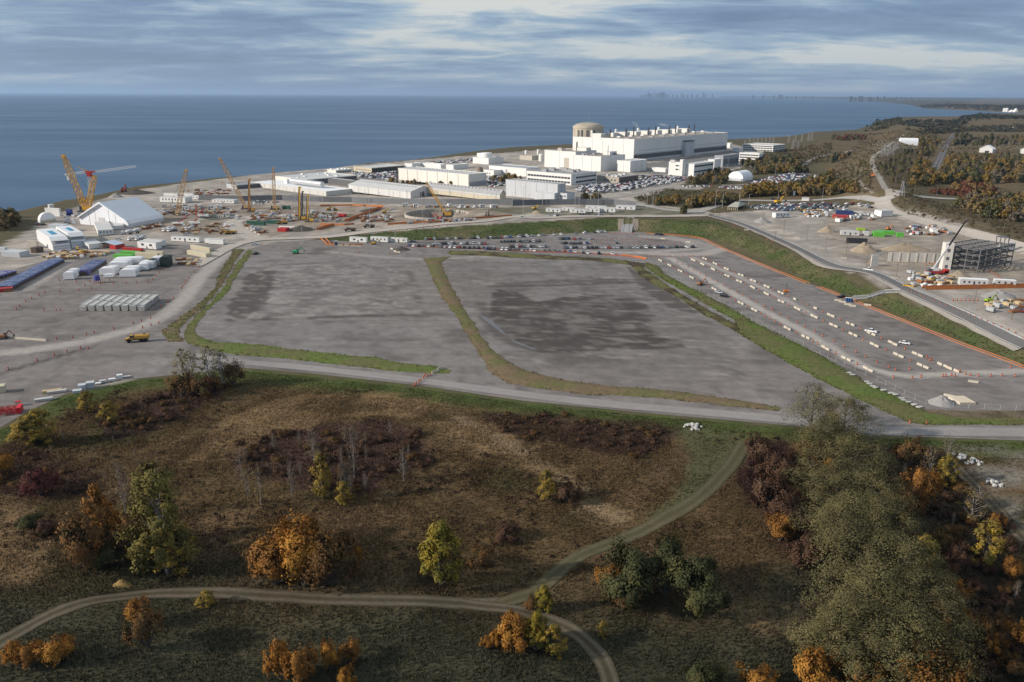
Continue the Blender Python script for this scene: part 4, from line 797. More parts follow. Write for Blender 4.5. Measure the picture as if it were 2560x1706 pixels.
def quonset(k, b, xA, xC, yt, label, az, mat=membr, skirt=None, name='arched_tent', endm=None, cat='tent'):
    s = B_(k, b, xA, xC, yt, label, cat, name, az); n = 12; a, b_ = s.w / 2, s.d / 2; h0 = s.h * .25
    pr = [(-a, 0), (-a, h0)] + [(-a * math.cos(t_), h0 + (s.h - h0) * math.sin(t_)) for t_ in np.linspace(.15, math.pi - .15, n)] + [(a, h0), (a, 0)]
    MB().prism(pr, -b_ + .25, b_ - .25, axis='y').obj('cover', mat, s.r)
    e = MB(); e.prism([(x_ * .985, z_ * .985) for x_, z_ in pr], -b_, -b_ + .2, axis='y'); e.obj('end_wall', endm or mat, s.r); MB().prism([(x_ * .985, z_ * .985) for x_, z_ in pr], b_ - .2, b_, axis='y').obj('end_wall', endm or mat, s.r)
    if skirt: MB().box(-a * .96, a * .96, -b_ - .3, -b_ + .1, 0, s.h * .28).obj('skirt_wall', skirt, s.r)
    return s
s = quonset(ke, (1262, 950), 1073, 1380, 835, 'white arched fabric building beside the tree belt', 40, skirt=grfab); MB().box(-.8, .8, -.3, .2, 0, 3).obj('door', tanw, s.r, (s.w * .42, -s.d / 2, 0))
s = B_(kf, (1050, 716), 832, 1075, 632, 'long white fabric shed on the far hilltop', 'shed', 'arched_tent', az=8); s.d = min(s.d, 24); s.r.location.z += 2.5; MB().box(-s.w / 2, s.w / 2, -s.d / 2, s.d / 2, -6, -.05).obj('plinth', cnc, s.r); MB().prism([(-s.d / 2, 0)] + [(-s.d / 2 * math.cos(t_), s.h * .25 + s.h * .75 * math.sin(t_)) for t_ in np.linspace(.05, 3.09, 12)] + [(s.d / 2, 0)], -s.w / 2, s.w / 2).obj('cover', membr, s.r); MB().box(0, .2, -2, 2, 0, 4).obj('door', dgw, s.r, (s.w / 2, 0, 0))
# right-hand offices
t = annex(ke, (655, 888), 530, 892, 740, 'white two-storey office with dark ribbon windows, at the staff car park', lrf, name='office_building')
for z_ in (.30, .74): t.wins('r', 6, t.h * z_, t.h * (z_ + .13), gls, .02, .98, .92)
t = annex(ke, (527, 884), 345, 560, 722, 'white office wing with stair tower, left of the ribbon-window office', lrf, name='office_building')
for z_ in (.42, .70): t.wins('f', 2, t.h * z_, t.h * (z_ + .10), gls, .45, .9, .8)
MB().box(-2.2, 2.2, -1, 5, 0, t.h + 4).obj('stair_tower', wh, t.r, (t.w * .5 - 3, -t.d / 2 - .6, 0)); t.units(4, lrf, (6, 4, 3), 4)
t = annex(ke, (905, 800), 825, 985, 686, 'white upper office block rising behind the ribbon-window office', lrf, name='office_building')
annex(ke, (310, 840), 145, 345, 795, 'small white gatehouse left of the white office', lrf); t = annex(ke, (1010, 775), 905, 1205, 640, 'long grey service building under the turbine hall', grf, M('service_grey', (.33, .34, .37), .7, .1)); t.wins('r', 12, t.h * .2, t.h * .7, dgw, .02, .98, .7)
t = annex(ke, (1452, 712), 1210, 1510, 612, 'three-storey white office with window grid, right of the turbine hall', lrf, name='office_building')
for z_ in (.1, .4, .7): t.wins('f', 12, t.h * z_, t.h * (z_ + .16), gls, .02, .98, .85)
t = annex(ke, (1625, 590), 1250, 1770, 512, 'white hillside office with three strips of windows', lrf, name='office_building')
for z_ in (.12, .45, .75): t.wins('f', 10, t.h * z_, t.h * (z_ + .15), gls, .02, .98, .9); t.wins('r', 5, t.h * z_, t.h * (z_ + .15), gls, .02, .98, .9)
annex(ke, (1100, 540), 1058, 1130, 482, 'grey-white end building past the turbine hall', lrf); annex(ke, (1220, 585), 1132, 1262, 545, 'low white shed below the hillside office', wrf)
# gable sheds far right
t = B_(kf, (1962, 800), 1800, 2002, 752, 'pale grey gabled shed on the right-hand plain', 'shed', 'farm_shed', az=55).walls(lrf).gable(wrf, 7, 'y'); t.door('f', .6, 8, 4, gls)
t = B_(kf, (2480, 815), 2302, 2520, 760, 'grey gabled shed cut by the right edge', 'shed', 'farm_shed', az=55).walls(lrf).gable(lrf, 6, 'y')
annex(kf, (2250, 505), 2150, 2262, 485, 'white factory box on the distant plain', wrf, name='factory')
# --- big gabled tent
s = B_(ka, (1585, 1030), 975, 2010, 940, 'huge white gabled fabric tent with grey flank', 'tent', 'gabled_tent', az=20)
rd = ztop(s.loc + Vector((math.sin(-s.rz) * -s.d / 2, math.cos(s.rz) * -s.d / 2, 0)), ka(0, 715)[1]) - s.loc.z; a, b_ = s.w / 2, s.d / 2; e_ = s.h
MB().prism([(-a * .97, 0), (-a, e_ * .55), (-a * .93, e_), (0, rd), (a * .93, e_), (a, e_ * .55), (a * .97, 0)], -b_ + 1.0, b_, axis='y').obj('cover', membr, s.r)
MB().prism([(-a * .95, 0), (-a * .98, e_ * .55), (-a * .90, e_ * .98), (0, rd * .97), (a * .90, e_ * .98), (a * .98, e_ * .55), (a * .95, 0)], -b_, -b_ + .9, axis='y').obj('gable_wall', membr, s.r)
MB().box(-3.3, 3.3, -.25, .1, 0, 7.5).obj('roller_door', M('door_grey', (.55, .55, .54), .6, .05), s.r, (-a * .06, -b_, 0))
fm = MB().prism([(a * .99, e_ * .9), (a * .97, e_ * 1.06), (0, rd * 1.025), (0, rd * .955)], -b_ - 2.2, -b_ + .6, axis='y').prism([(-a * .97, e_ * 1.06), (-a * .99, e_ * .9), (0, rd * .955), (0, rd * 1.025)], -b_ - 2.2, -b_ + .6, axis='y'); fm.obj('gable_hood', membr, s.r)
for x_ in (-.55, -.3, .25, .5): MB().box(-.12, .12, -.12, .05, 0, e_ * .95 + (rd - e_) * (1 - abs(x_)) - 1).obj('seam', seam, s.r, (a * x_, -b_, 0))
quonset(ka, (690, 945), 497, 722, 828, 'white barrel-roofed tent at the left shore', -62, skirt=tanw)
annex(ka, (735, 890), 560, 755, 800, 'tall white box building behind the barrel-roofed tent', wrf, az=15)
# ------------------------------------------------------------------ trailers, containers
blue = M('blue_tarp', (.11, .14, .27), .5, .25, .5); red = M('red_paint', (.45, .035, .03), .5, .1); grn = M('green_paint', (.12, .42, .06), .5, .1); dgr = M('dark_green_paint', (.03, .10, .07), .5, .12); yel = M('yellow_paint', (.62, .36, .02), .5, .15, .8); org = M('orange_plastic', (.62, .17, .03), .55, .1)
ylt = M('crane_yellow', (.66, .36, .045), .5, .15, .8); tan2 = M('crane_tan', (.52, .34, .17), .6, .15, .8); rust = M('rusty_steel', (.30, .13, .06), .8, .25, .6); wood = M('lumber', (.55, .42, .25), .8, .2, .8); tyre = M('tyre_rubber', (.02, .02, .02), .9, 0)
dktarp = M('dark_green_tarp', (.03, .045, .04), .6, .15); wrap = M('shrink_wrap', (.80, .80, .80), .35, .05, .4); dirt_m = M('spoil_earth', (.34, .275, .20), .95, .2, .2); grav_m = M('crushed_stone', (.30, .285, .275), .95, .15, .5); crt = M('tan_container', (.58, .52, .38), .6, .08, .6)
def hdg(k, p, q): a = P(*k(*p)); b = P(*k(*q)); return math.atan2(b.y - a.y, b.x - a.x)
def trailer(k, b, xA, xC, yt, label, az=14, wall=wh, nw=4, side='f', roofm=lrf, name='office_trailer', cat='trailer'):
    s = B_(k, b, xA, xC, yt, label, cat, name, az); s.d = min(max(s.d, 3.0), 12 if s.w > 5 else 18); h0 = .7 if s.h > 2.4 else .1
    MB().box(-s.w / 2, s.w / 2, -s.d / 2, s.d / 2, h0, s.h - .06).obj('body', wall, s.r)
    MB().box(-s.w / 2 - .08, s.w / 2 + .08, -s.d / 2 - .08, s.d / 2 + .08, s.h - .05, s.h + .12).obj('roof', roofm, s.r)
    if h0 > .2: MB().box(-s.w / 2 + .2, s.w / 2 - .2, -s.d / 2 + .2, s.d / 2 - .2, 0, h0).obj('undercarriage', dst, s.r)
    if nw: s.wins(side, nw, h0 + (s.h - h0) * .42, h0 + (s.h - h0) * .74, gls, .06, .94, .3); s.door('f', .5, .9, 2.1, dgw)
    return s
def container(k, b, xA, xC, yt, mat, label, az=14, name='shipping_container', cat='container'):
    s = B_(k, b, xA, xC, yt, label, cat, name, az); s.d = min(max(s.d, 2.2), 13); s.w = max(s.w, 1.5); m_ = MB(); n = max(6, int(s.w / .8)); a = s.w / 2
    m_.box(-a, a, -s.d / 2 + .06, s.d / 2 - .06, 0, s.h)
    for i_ in range(n):
        x_ = -a + s.w * (i_ + .25) / n
        m_.box(x_, x_ + s.w / n * .5, -s.d / 2, -s.d / 2 + .05, .15, s.h - .15)
    m_.obj('body', mat, s.r)
    e = MB().box(a, a + .05, -s.d / 2 + .15, -.03, .1, s.h - .1).obj('door', mat, s.r); MB().box(a, a + .05, .03, s.d / 2 - .15, .1, s.h - .1).obj('door', mat, s.r); return s
# row behind the near car park
trailer(kc, (572, 1215), 366, 585, 1152, 'cream office trailer with a pale mound-shaped awning, left of three by the slope', nw=2); trailer(kc, (832, 1212), 622, 845, 1148, 'cream office trailer with two dark doors, middle of three by the slope', nw=4); trailer(kc, (1067, 1215), 864, 1078, 1160, 'shorter grey-trimmed trailer nearest the parked cars by the slope', nw=3, wall=wh2)
trailer(kb, (490, 1212), 148, 500, 1150, 'white site trailer with five square windows', nw=5); trailer(kb, (782, 1238), 605, 800, 1175, 'white box trailer with red gear on top', nw=0); trailer(kb, (606, 1222), 550, 640, 1165, 'short white cab trailer left of the box trailer', nw=0)
trailer(ka, (1915, 1300), 1690, 1990, 1215, 'white site trailer beside the red container', nw=2, az=22); trailer(ka, (1985, 1262), 1765, 2035, 1190, 'second white site trailer close behind the first', nw=2, az=22)
trailer(ka, (1380, 1058), 1360, 1522, 1010, 'white trailer just before the big tent', nw=2, az=60); trailer(ka, (1205, 1130), 1160, 1395, 1062, 'long pale trailer in front of the big tent', nw=4, side='r', az=60)
trailer(ka, (1095, 1295), 1005, 1265, 1235, 'weathered white trailer with rounded grey roof', nw=0, az=48)
for x_, b, lab in (((330, 620), 690, 'long low white site trailer under the perimeter road, left'), ((640, 905), 735, 'long low white site trailer under the perimeter road, right')): trailer(kb, (x_[1], b), x_[0], x_[1] + 60, b - 42, lab, nw=6)
trailer(kb, (310, 730), 0, 400, 662, 'long white site trailer behind the tan lattice crane', nw=7); trailer(kb, (215, 655), 50, 235, 610, 'cream trailer at the far end of the shore yard', nw=0, wall=wh2); trailer(kb, (405, 655), 232, 425, 612, 'second cream trailer at the far shore yard', nw=0, wall=wh2)
for i_, (xA, xB, yb, yt) in enumerate(((805, 985, 1335, 1290), (1000, 1165, 1318, 1280), (1100, 1290, 1345, 1300), (1290, 1465, 1335, 1288), (1468, 1655, 1335, 1283), (1660, 1900, 1305, 1262), (1290, 1540, 1300, 1262))): trailer(kd, (xB, yb), xA, xB + 12, yt, ['dark-sided', 'plain', 'nearest', 'double-window', 'wide', 'rightmost, roadside', 'rear'][i_] + ' white trailer in the contractor row below the fence', nw=3)
trailer(kh, (1838, 412), 1658, 1880, 350, 'white trailer with four windows in the right-hand yard', nw=4, az=-20); trailer(kh, (1840, 478), 1805, 1945, 412, 'white box trailer below the four-window trailer', nw=0, az=20); trailer(kh, (2060, 468), 1955, 2075, 432, 'low white trailer parked beside the box trailer', nw=0, az=20)
trailer(kg, (330, 545), 110, 345, 492, 'grey-white trailer left of the green containers', nw=3, wall=lrf); trailer(kg, (450, 545), 385, 465, 495, 'short pale trailer left of the green containers', nw=0, wall=lrf); trailer(kg, (2235, 718), 2065, 2280, 625, 'white trailer with two windows beyond the steel frame', nw=2, az=-18)
s = trailer(kg, (1905, 1170), 1560, 1935, 1085, 'grey site trailer with rust-edged white roof, longer of the pair', nw=5, wall=lrf, roofm=wrf); s = trailer(kg, (2245, 1165), 1985, 2270, 1092, 'grey site trailer with rust-edged white roof, shorter of the pair', nw=3, wall=lrf, roofm=wrf)
trailer(kg, (740, 305), 600, 830, 230, 'white haul trailer on the dusty haul road', nw=0, az=-15); trailer(kg, (1290, 515), 1232, 1335, 465, 'small white hut by the haul road', nw=0)
container(ka, (1740, 1320), 1505, 1755, 1282, red, 'long dark red container near the white site trailers'); container(kb, (1280, 1002), 1062, 1300, 955, dgr, 'dark green container pair by the gravel fork, left'); container(kb, (1440, 985), 1300, 1480, 945, dgr, 'dark green container, right of the pair by the fork'); container(kb, (1542, 1080), 1438, 1590, 1038, red, 'red container with white mark beside the dark mound')
container(ka, (1610, 1418), 1390, 1660, 1368, grn, 'bright green container, nearer of the two'); container(ka, (1690, 1378), 1470, 1740, 1328, grn, 'bright green container, farther of the two'); container(ka, (1935, 1412), 1660, 1960, 1345, crt, 'long tan container beside the green ones'); container(ka, (2000, 1372), 1790, 2015, 1322, crt, 'tan container behind the long tan one')
container(kb, (565, 1400), 332, 636, 1348, crt, 'L-shaped tan container block, front piece', az=35); container(kb, (610, 1330), 375, 640, 1280, crt, 'L-shaped tan container block, rear piece', az=35)
container(kb, (1590, 805), 1500, 1600, 762, dgr, 'dark green site box beside the single lattice mast'); container(kc, (295, 900), 200, 325, 865, red, 'red container by the dark bank'); container(kb, (1650, 1055), 1455, 1665, 1018, wh2, 'cream container behind the red container')
container(kg, (642, 555), 505, 665, 500, grn, 'lime green container, left leg of the open yard'); container(kg, (770, 530), 560, 790, 488, grn, 'lime green container along the back of the open yard'); container(kg, (875, 558), 790, 885, 505, grn, 'lime green container, right leg of the open yard'); container(kg, (430, 640), 178, 440, 578, M('black_container', (.035, .035, .04), .5, .1), 'long black container with pale roof by the sand pile'); container(kg, (410, 478), 310, 425, 455, M('lime_box', (.30, .45, .03), .5, .1), 'lime skip behind the grey trailer'); container(kg, (2085, 732), 1990, 2095, 685, M('emerald_container', (.04, .36, .14), .5, .1), 'emerald container beyond the steel frame')
container(kg, (255, 290), 50, 270, 238, M('navy_container', (.04, .06, .16), .5, .1), 'navy blue container in the right yard'); container(kg, (215, 330), 20, 235, 300, red, 'red container in front of the navy one'); container(kg, (1045, 455), 985, 1055, 415, blue, 'blue container at the haul road bend'); container(kg, (385, 285), 260, 400, 250, lrf, 'grey container right of the navy one')
container(ka, (245, 1395), 20, 370, 1330, gyw, 'grey container with orange gear at left edge'); container(ka, (450, 1340), 380, 540, 1275, M('brown_container', (.10, .075, .06), .6, .1), 'dark brown container below the wrapped hall'); container(ka, (460, 1280), 340, 480, 1190, beige, 'beige box unit left of the wrapped hall'); container(ka, (75, 1330), -20, 90, 1270, gyw, 'grey container cut by the left edge'); container(ka, (880, 880), 818, 895, 805, M('blue_box', (.03, .05, .22), .5, .1), 'dark blue tank box behind the big tent'); container(ka, (780, 1085), 600, 868, 1000, gyw, 'grey-green switchgear building near the left shore')
s = B_(ka, (1440, 1290), 1205, 1510, 1235, 'open shed with blue-white roof between red containers', 'shed', 'open_shed', 18); s.d = max(s.d, 9); MB().box(-s.w / 2, -s.w / 5, -s.d / 2, s.d / 2, 0, s.h - .3).obj('side_container', crt, s.r); MB().box(s.w / 5, s.w / 2, -s.d / 2, s.d / 2, 0, s.h - .3).obj('side_container', red, s.r); MB().prism([(-s.w / 2 - .3, s.h - .2), (0, s.h + 1.6), (s.w / 2 + .3, s.h - .2), (s.w / 2 + .3, s.h), (0, s.h + 1.8), (-s.w / 2 - .3, s.h)], -s.d / 2 - .3, s.d / 2 + .3, axis='y').obj('roof', M('blue_white_roof', (.52, .60, .70), .5, .08), s.r)
# shrink-wrapped hall at left
for b, xA, xC, yt, lab in (((655, 1318), 462, 868, 1165, 'long white shrink-wrapped hall, nearer length with ribbed wrap'), ((880, 1270), 700, 1060, 1110, 'long white shrink-wrapped hall, farther length with blue tarp on top')):
    s = B_(ka, b, xA, xC, yt, lab, 'wrapped hall', 'wrapped_hall', 50); a, c = s.w / 2, s.d / 2
    MB().prism([(-a, 0), (-a, s.h * .8), (-a * .85, s.h), (a * .7, s.h), (a, s.h * .55), (a * 1.05, 0)], -c, c, axis='y').obj('wrap', wrap, s.r)
    for z_ in (.2, .4, .6, .78): MB().prism([(-a - .06, s.h * z_), (a * (1.0 if z_ > .5 else 1.04) + .1, s.h * z_), (a * (1.0 if z_ > .5 else 1.04) + .1, s.h * z_ + .25), (-a - .06, s.h * z_ + .25)], -c - .06, c + .06, axis='y').obj('strap', M('strap_grey', (.45, .46, .48), .6, 0), s.r)
    MB().box(-a * .3, a * .3, -c * .3, c * .3, s.h, s.h + .4).obj('tarp', M('sky_blue_tarp', (.06, .28, .45), .5, .1), s.r)
# tarped rows of stored segments
def row_units(k, A, Bq, n, wdt, h_, fn):
    a = P(*k(*A)); b = P(*k(*Bq)); d = (b - a); L_ = d.length; d.normalize(); nn = Vector((-d.y, d.x, 0))
    for i_ in range(n):
        c = a + d * (L_ * (i_ + .5) / n) + nn * wdt / 2; c.z = hz(c.x, c.y); fn(i_, c, math.atan2(d.y, d.x), L_ / n, wdt, h_)
ORD = ['first', 'second', 'third', 'fourth', 'fifth', 'sixth', 'seventh', 'eighth', 'ninth', 'tenth'] + [f'{i_}{"st" if i_ % 10 == 1 and i_ != 11 else "nd" if i_ % 10 == 2 and i_ != 12 else "rd" if i_ % 10 == 3 and i_ != 13 else "th"}' for i_ in range(11, 400)]
brs = M('stored_segment', (.12, .085, .065), .85, .2, 1.0); ptarp = M('purple_tarp', (.14, .13, .30), .5, .25, .5)
def tarped(rowname, tm_):
    def f(i_, c, a, L_, wd, h_):
        o = thing('tarped_stack', f'blue tarp-covered stack, {ORD[i_]} from the near end of the {rowname}', 'stack', c, a, 'tarp-covered stacks in the left yard'); g = L_ / 2 - .3; w2 = wd / 2
        MB().box(-g, g, -w2 + .15, w2 - .15, 0, h_).obj('stack_body', brs, o)
        j = rnd.uniform(-.12, .12); MB().prism([(-w2 - .1, h_ * (.70 + j)), (-w2 - .02, h_ + .12), (0, h_ + .35 + j), (w2 + .02, h_ + .12), (w2 + .1, h_ * .8), (w2 + .04, h_ * .8), (w2 - .03, h_ + .04), (-w2 + .03, h_ + .04), (-w2 - .04, h_ * (.70 + j))], -g - .02, g + .02).obj('tarp', tm_, o)
        if rnd.random() < .75: MB().box(g + .02, g + .12, -w2 * rnd.uniform(.3, .95), w2 * rnd.uniform(.3, .95), h_ + .1, h_ + .36).obj('white_strap', wh, o)
    return f
row_units(ki, (112, 612), (598, 352), 26, 9.5, 2.4, tarped('longest tarped row', blue)); row_units(ki, (-90, 540), (160, 462), 7, 9, 2.2, tarped('short leftmost tarped row', ptarp)); row_units(ki, (800, 478), (985, 362), 15, 9.0, 2.4, tarped('right-hand tarped row', blue))
for (x_, y_), lab in (((20, 625), 'left red box at the end of the tarped row'), ((80, 620), 'right orange-red box at the end of the tarped row')):
    c = P(*ki(x_, y_)); o = thing('tarped_box', lab, 'box', c, .5); MB().box(-2.2, 2.2, -2, 2, .2, 2).obj('box_body', red if x_ < 50 else rust, o); MB().box(-2.3, 2.3, -2.1, 2.1, 2, 2.2).obj('lid', red, o); MB().box(-2, 2, -1.8, 1.8, 0, .2).obj('pallet', wood, o)
# concrete tunnel segments, eight columns of stacks
a0 = P(*ki(728, 803)); a1 = P(*ki(1338, 803)); c1 = P(*ki(1475, 700)); ux = (a1 - a0) / 8; vy = (c1 - a1); nrow = 13; dv = vy / nrow; sw = ux.length * .82
seg_m = MB(); nseg = 8; hsg = .62
pr = [(-sw / 2 + sw * i_ / nseg, .34 * (2 * i_ / nseg - 1) ** 2) for i_ in range(nseg + 1)]; pr = pr + [(x_, z_ + .40) for x_, z_ in reversed(pr)]
dl = dv.length * .86; seg_m.prism(pr, -dl / 2, dl / 2, axis='y'); seg_me = seg_m.mesh('segment', M('segment_concrete', (.50, .495, .475), .85, .14, .8)); skid = MB().box(-sw / 2 + .3, -sw / 2 + .6, -dl / 2, dl / 2, 0, .22).mesh('timber', wood)
ra = math.atan2(ux.y, ux.x)
for i_ in range(8):
    for j_ in range(nrow):
        c = a0 + ux * (i_ + .5) + dv * (j_ + .5); c.z = hz(c.x, c.y)
        o = thing('segment_stack', f'stack of curved concrete segments, {ORD[j_]} back in the {ORD[i_]} column from left', 'stack', c, ra, 'stacks of concrete segments in the left yard')
        for k_ in range(5 if (i_ + j_) % 7 else 4): put('segment', seg_me, o, (0, 0, .2 + k_ * hsg))
        put('timber', skid, o); put('timber', skid, o, (sw - .9, 0, 0))
# white wrapped modules
def wmod(p, wd, ht, dp, lab, mat=wrap, rz=.12, rd=.25, leg=.5):
    c = P(*kt(*p)); sc_ = (c - Vector(CAM)).length / FPX / 7.84; W, H = wd * sc_, ht * sc_; D = dp
    c = c + Vector((0, D / 2, 0)); c.z = hz(c.x, c.y); o = thing('wrapped_module', lab, 'module', c, rz, 'wrapped modules on the left yard')
    n = 8; pr = [(-W / 2, leg), (-W / 2, leg + H * (1 - rd))] + [(-W / 2 * math.cos(t_) ** .6 if t_ < math.pi / 2 else W / 2 * abs(math.cos(t_)) ** .6, leg + H * (1 - rd) + H * rd * math.sin(t_)) for t_ in np.linspace(.3, math.pi - .3, n)] + [(W / 2, leg + H * (1 - rd)), (W / 2, leg)]
    MB().prism(pr, -D / 2, D / 2, axis='y').obj('wrap', mat, o)
    for x_ in (-.4, .4):
        for y_ in (-.4, .4): MB().box(x_ * W - .25, x_ * W + .25, y_ * D - .25, y_ * D + .25, 0, leg + .02).obj('foot', dst, o)
for p, wd, ht, dp, lab, mt in (((915, 860), 260, 120, 7, 'white wrapped module, front left of the group', wrap), ((1320, 895), 270, 125, 7, 'white wrapped module, front right of the group', wrap), ((1000, 790), 170, 80, 6, 'small white wrapped module behind the front left one', wrap), ((1400, 790), 250, 80, 6, 'low white wrapped module behind the front right one', wrap), ((1120, 725), 320, 100, 7, 'wide white wrapped module in the middle of the group', wrap), ((1200, 665), 330, 90, 6, 'wide white wrapped module, second from the back', wrap), ((1230, 620), 320, 80, 6, 'wide white wrapped module, third from the back', wrap), ((1400, 640), 330, 100, 7, 'longest white wrapped module at the back', wrap), ((1620, 760), 170, 110, 7, 'lopsided white tarped module, right of the group', wrap), ((1690, 730), 240, 120, 7, 'half white half dark tarped module', wrap), ((1780, 700), 110, 130, 7, 'narrow dark-tarped module between two white ones', dktarp), ((1880, 670), 190, 140, 7, 'peaked white tarped module near the dark one', wrap), ((2040, 690), 160, 170, 8, 'dark green tarped module at the right end', dktarp), ((940, 910), 150, 55, 3, 'low white bundle at the front', wrap), ((165, 945), 170, 120, 5, 'white hopper trailer in front of the tarped row', wrap), ((245, 880), 170, 110, 5, 'white hopper trailer behind the first one', wrap), ((480, 860), 130, 90, 4, 'blue and white wrapped module at the end of the tarped row', ptarp)): wmod(p, wd, ht, dp, lab, mt)
c = P(*kt(735, 1000)); o = thing('cone_hopper', 'purple-blue conical hopper on legs', 'hopper', c); MB().lathe(0, 0, [(1.9, 1.6), (1.6, 4.4), (1.2, 4.7)], 16).obj('hopper', M('indigo_paint', (.07, .07, .28), .5, .1), o)
for x_ in (-1.3, 1.3):
    for y_ in (-1.3, 1.3): MB().box(x_ - .1, x_ + .1, y_ - .1, y_ + .1, 0, 1.7).obj('leg', red, o)
# ------------------------------------------------------------------ vehicles
paint = M_obj('vehicle_paint')
def car_mesh(kind):
    m_ = MB()
    L_, W, hb, hr = dict(sedan=(4.7, 1.8, .95, 1.45), suv=(4.7, 1.9, 1.1, 1.75), pickup=(5.6, 2.0, 1.15, 1.85))[kind]; a, b = L_ / 2, W / 2
    m_.prism([(-a, .35), (-a, hb * .82), (-a + .25, hb * .95), (a * .35, hb), (a - .2, hb * .80), (a, hb * .6), (a, .35)], -b, b, 0, 'y')
    if kind == 'pickup': x0, x1, x2, x3 = -a * .30, -a * .22, a * .22, a * .48
    elif kind == 'suv': x0, x1, x2, x3 = -a * .97, -a * .86, a * .22, a * .50
    else: x0, x1, x2, x3 = -a * .80, -a * .45, a * .12, a * .45
    i_ = .17
    v = [(x0, -b + .05, hb * .94), (x3, -b + .05, hb * .94), (x3, b - .05, hb * .94), (x0, b - .05, hb * .94), (x1, -b + i_, hr - .04), (x2, -b + i_, hr - .04), (x2, b - i_, hr - .04), (x1, b - i_, hr - .04)]
    m_.add(v, [(0, 1, 5, 4), (1, 2, 6, 5), (2, 3, 7, 6), (3, 0, 4, 7)], 1)
    m_.box(x1 - .03, x2 + .03, -b + i_ - .03, b - i_ + .03, hr - .04, hr + .03, 0)
    if kind == 'pickup': m_.box(-a + .15, x0 - .08, -b + .15, b - .15, hb * .90, hb * .955, 2)
    for x_ in (-a * .62, a * .62):
        for s_ in (-1, 1):
            n = 8; yc = s_ * (b - .1); vs = [(x_ + .34 * math.cos(2 * math.pi * t_ / n), yc + dy, .34 + .34 * math.sin(2 * math.pi * t_ / n)) for dy in (-.13, .13) for t_ in range(n)]
            m_.add(vs, [(t_, (t_ + 1) % n, n + (t_ + 1) % n, n + t_) for t_ in range(n)] + [tuple(range(n - 1, -1, -1)), tuple(range(n, 2 * n))], 2)
    return m_.mesh(kind + '_body', [paint, gls, tyre])
CARM = {k_: car_mesh(k_) for k_ in ('sedan', 'suv', 'pickup')}
CCOL = [('white', (.78, .78, .78)), ('black', (.012, .012, .014)), ('dark grey', (.06, .062, .068)), ('silver', (.42, .43, .45)), ('red', (.30, .02, .02)), ('blue', (.04, .09, .25)), ('grey', (.17, .175, .18))]
CWT = [.25, .24, .16, .14, .06, .06, .09]
def pick_col():
    r_ = rnd.random(); s_ = 0
    for c_, w_ in zip(CCOL, CWT):
        s_ += w_
        if r_ < s_: return c_
    return CCOL[0]
CARS = []     # (x, y, heading, kind, colour, place phrase, order)
def car_row(k, p, q, n, place, keep=.92, cols=None, hd=None):
    a = P(*k(*p)); b = P(*k(*q)); h_ = math.atan2(b.y - a.y, b.x - a.x) + math.pi / 2
    for i_ in range(n):
        if rnd.random() > keep: continue
        t_ = (i_ + .5 + rnd.uniform(-.08, .08)) / n; kd_ = rnd.choice(['sedan', 'suv', 'suv', 'pickup']); CARS.append((a.x + (b.x - a.x) * t_, a.y + (b.y - a.y) * t_, (h_ if hd is None else hd) + rnd.choice((0, math.pi)) + rnd.uniform(-.04, .04), kd_, pick_col() if not cols else rnd.choice(cols), place))
def car_lot(k, poly, place, gap=2.75, aisle=(5.2, 5.4, 6.5), az=40, keep=.93):
    w_ = [tuple(P(*k(*p))[:2]) for p in poly]; ca, sa = math.cos(-R(az)), math.sin(-R(az)); uv = [(x * ca + y * sa, -x * sa + y * ca) for x, y in w_]
    u0, u1 = min(p[0] for p in uv), max(p[0] for p in uv); v = min(p[1] for p in uv); v1 = max(p[1] for p in uv); r_ = 0
    while v < v1:
        u = u0
        while u < u1:
            if inpoly(np.array([u]), np.array([v]), uv)[0] and rnd.random() < keep: CARS.append((u * ca - v * sa, u * sa + v * ca, -R(az) + math.pi / 2 + rnd.choice((0, math.pi)) + rnd.uniform(-.05, .05), rnd.choice(['sedan', 'suv', 'suv', 'pickup']), pick_col(), place))
            u += gap
        v += aisle[r_ % 3] if False else (5.3 if r_ % 2 == 0 else 11.5); r_ += 1
NP = 'of the gravel car park'
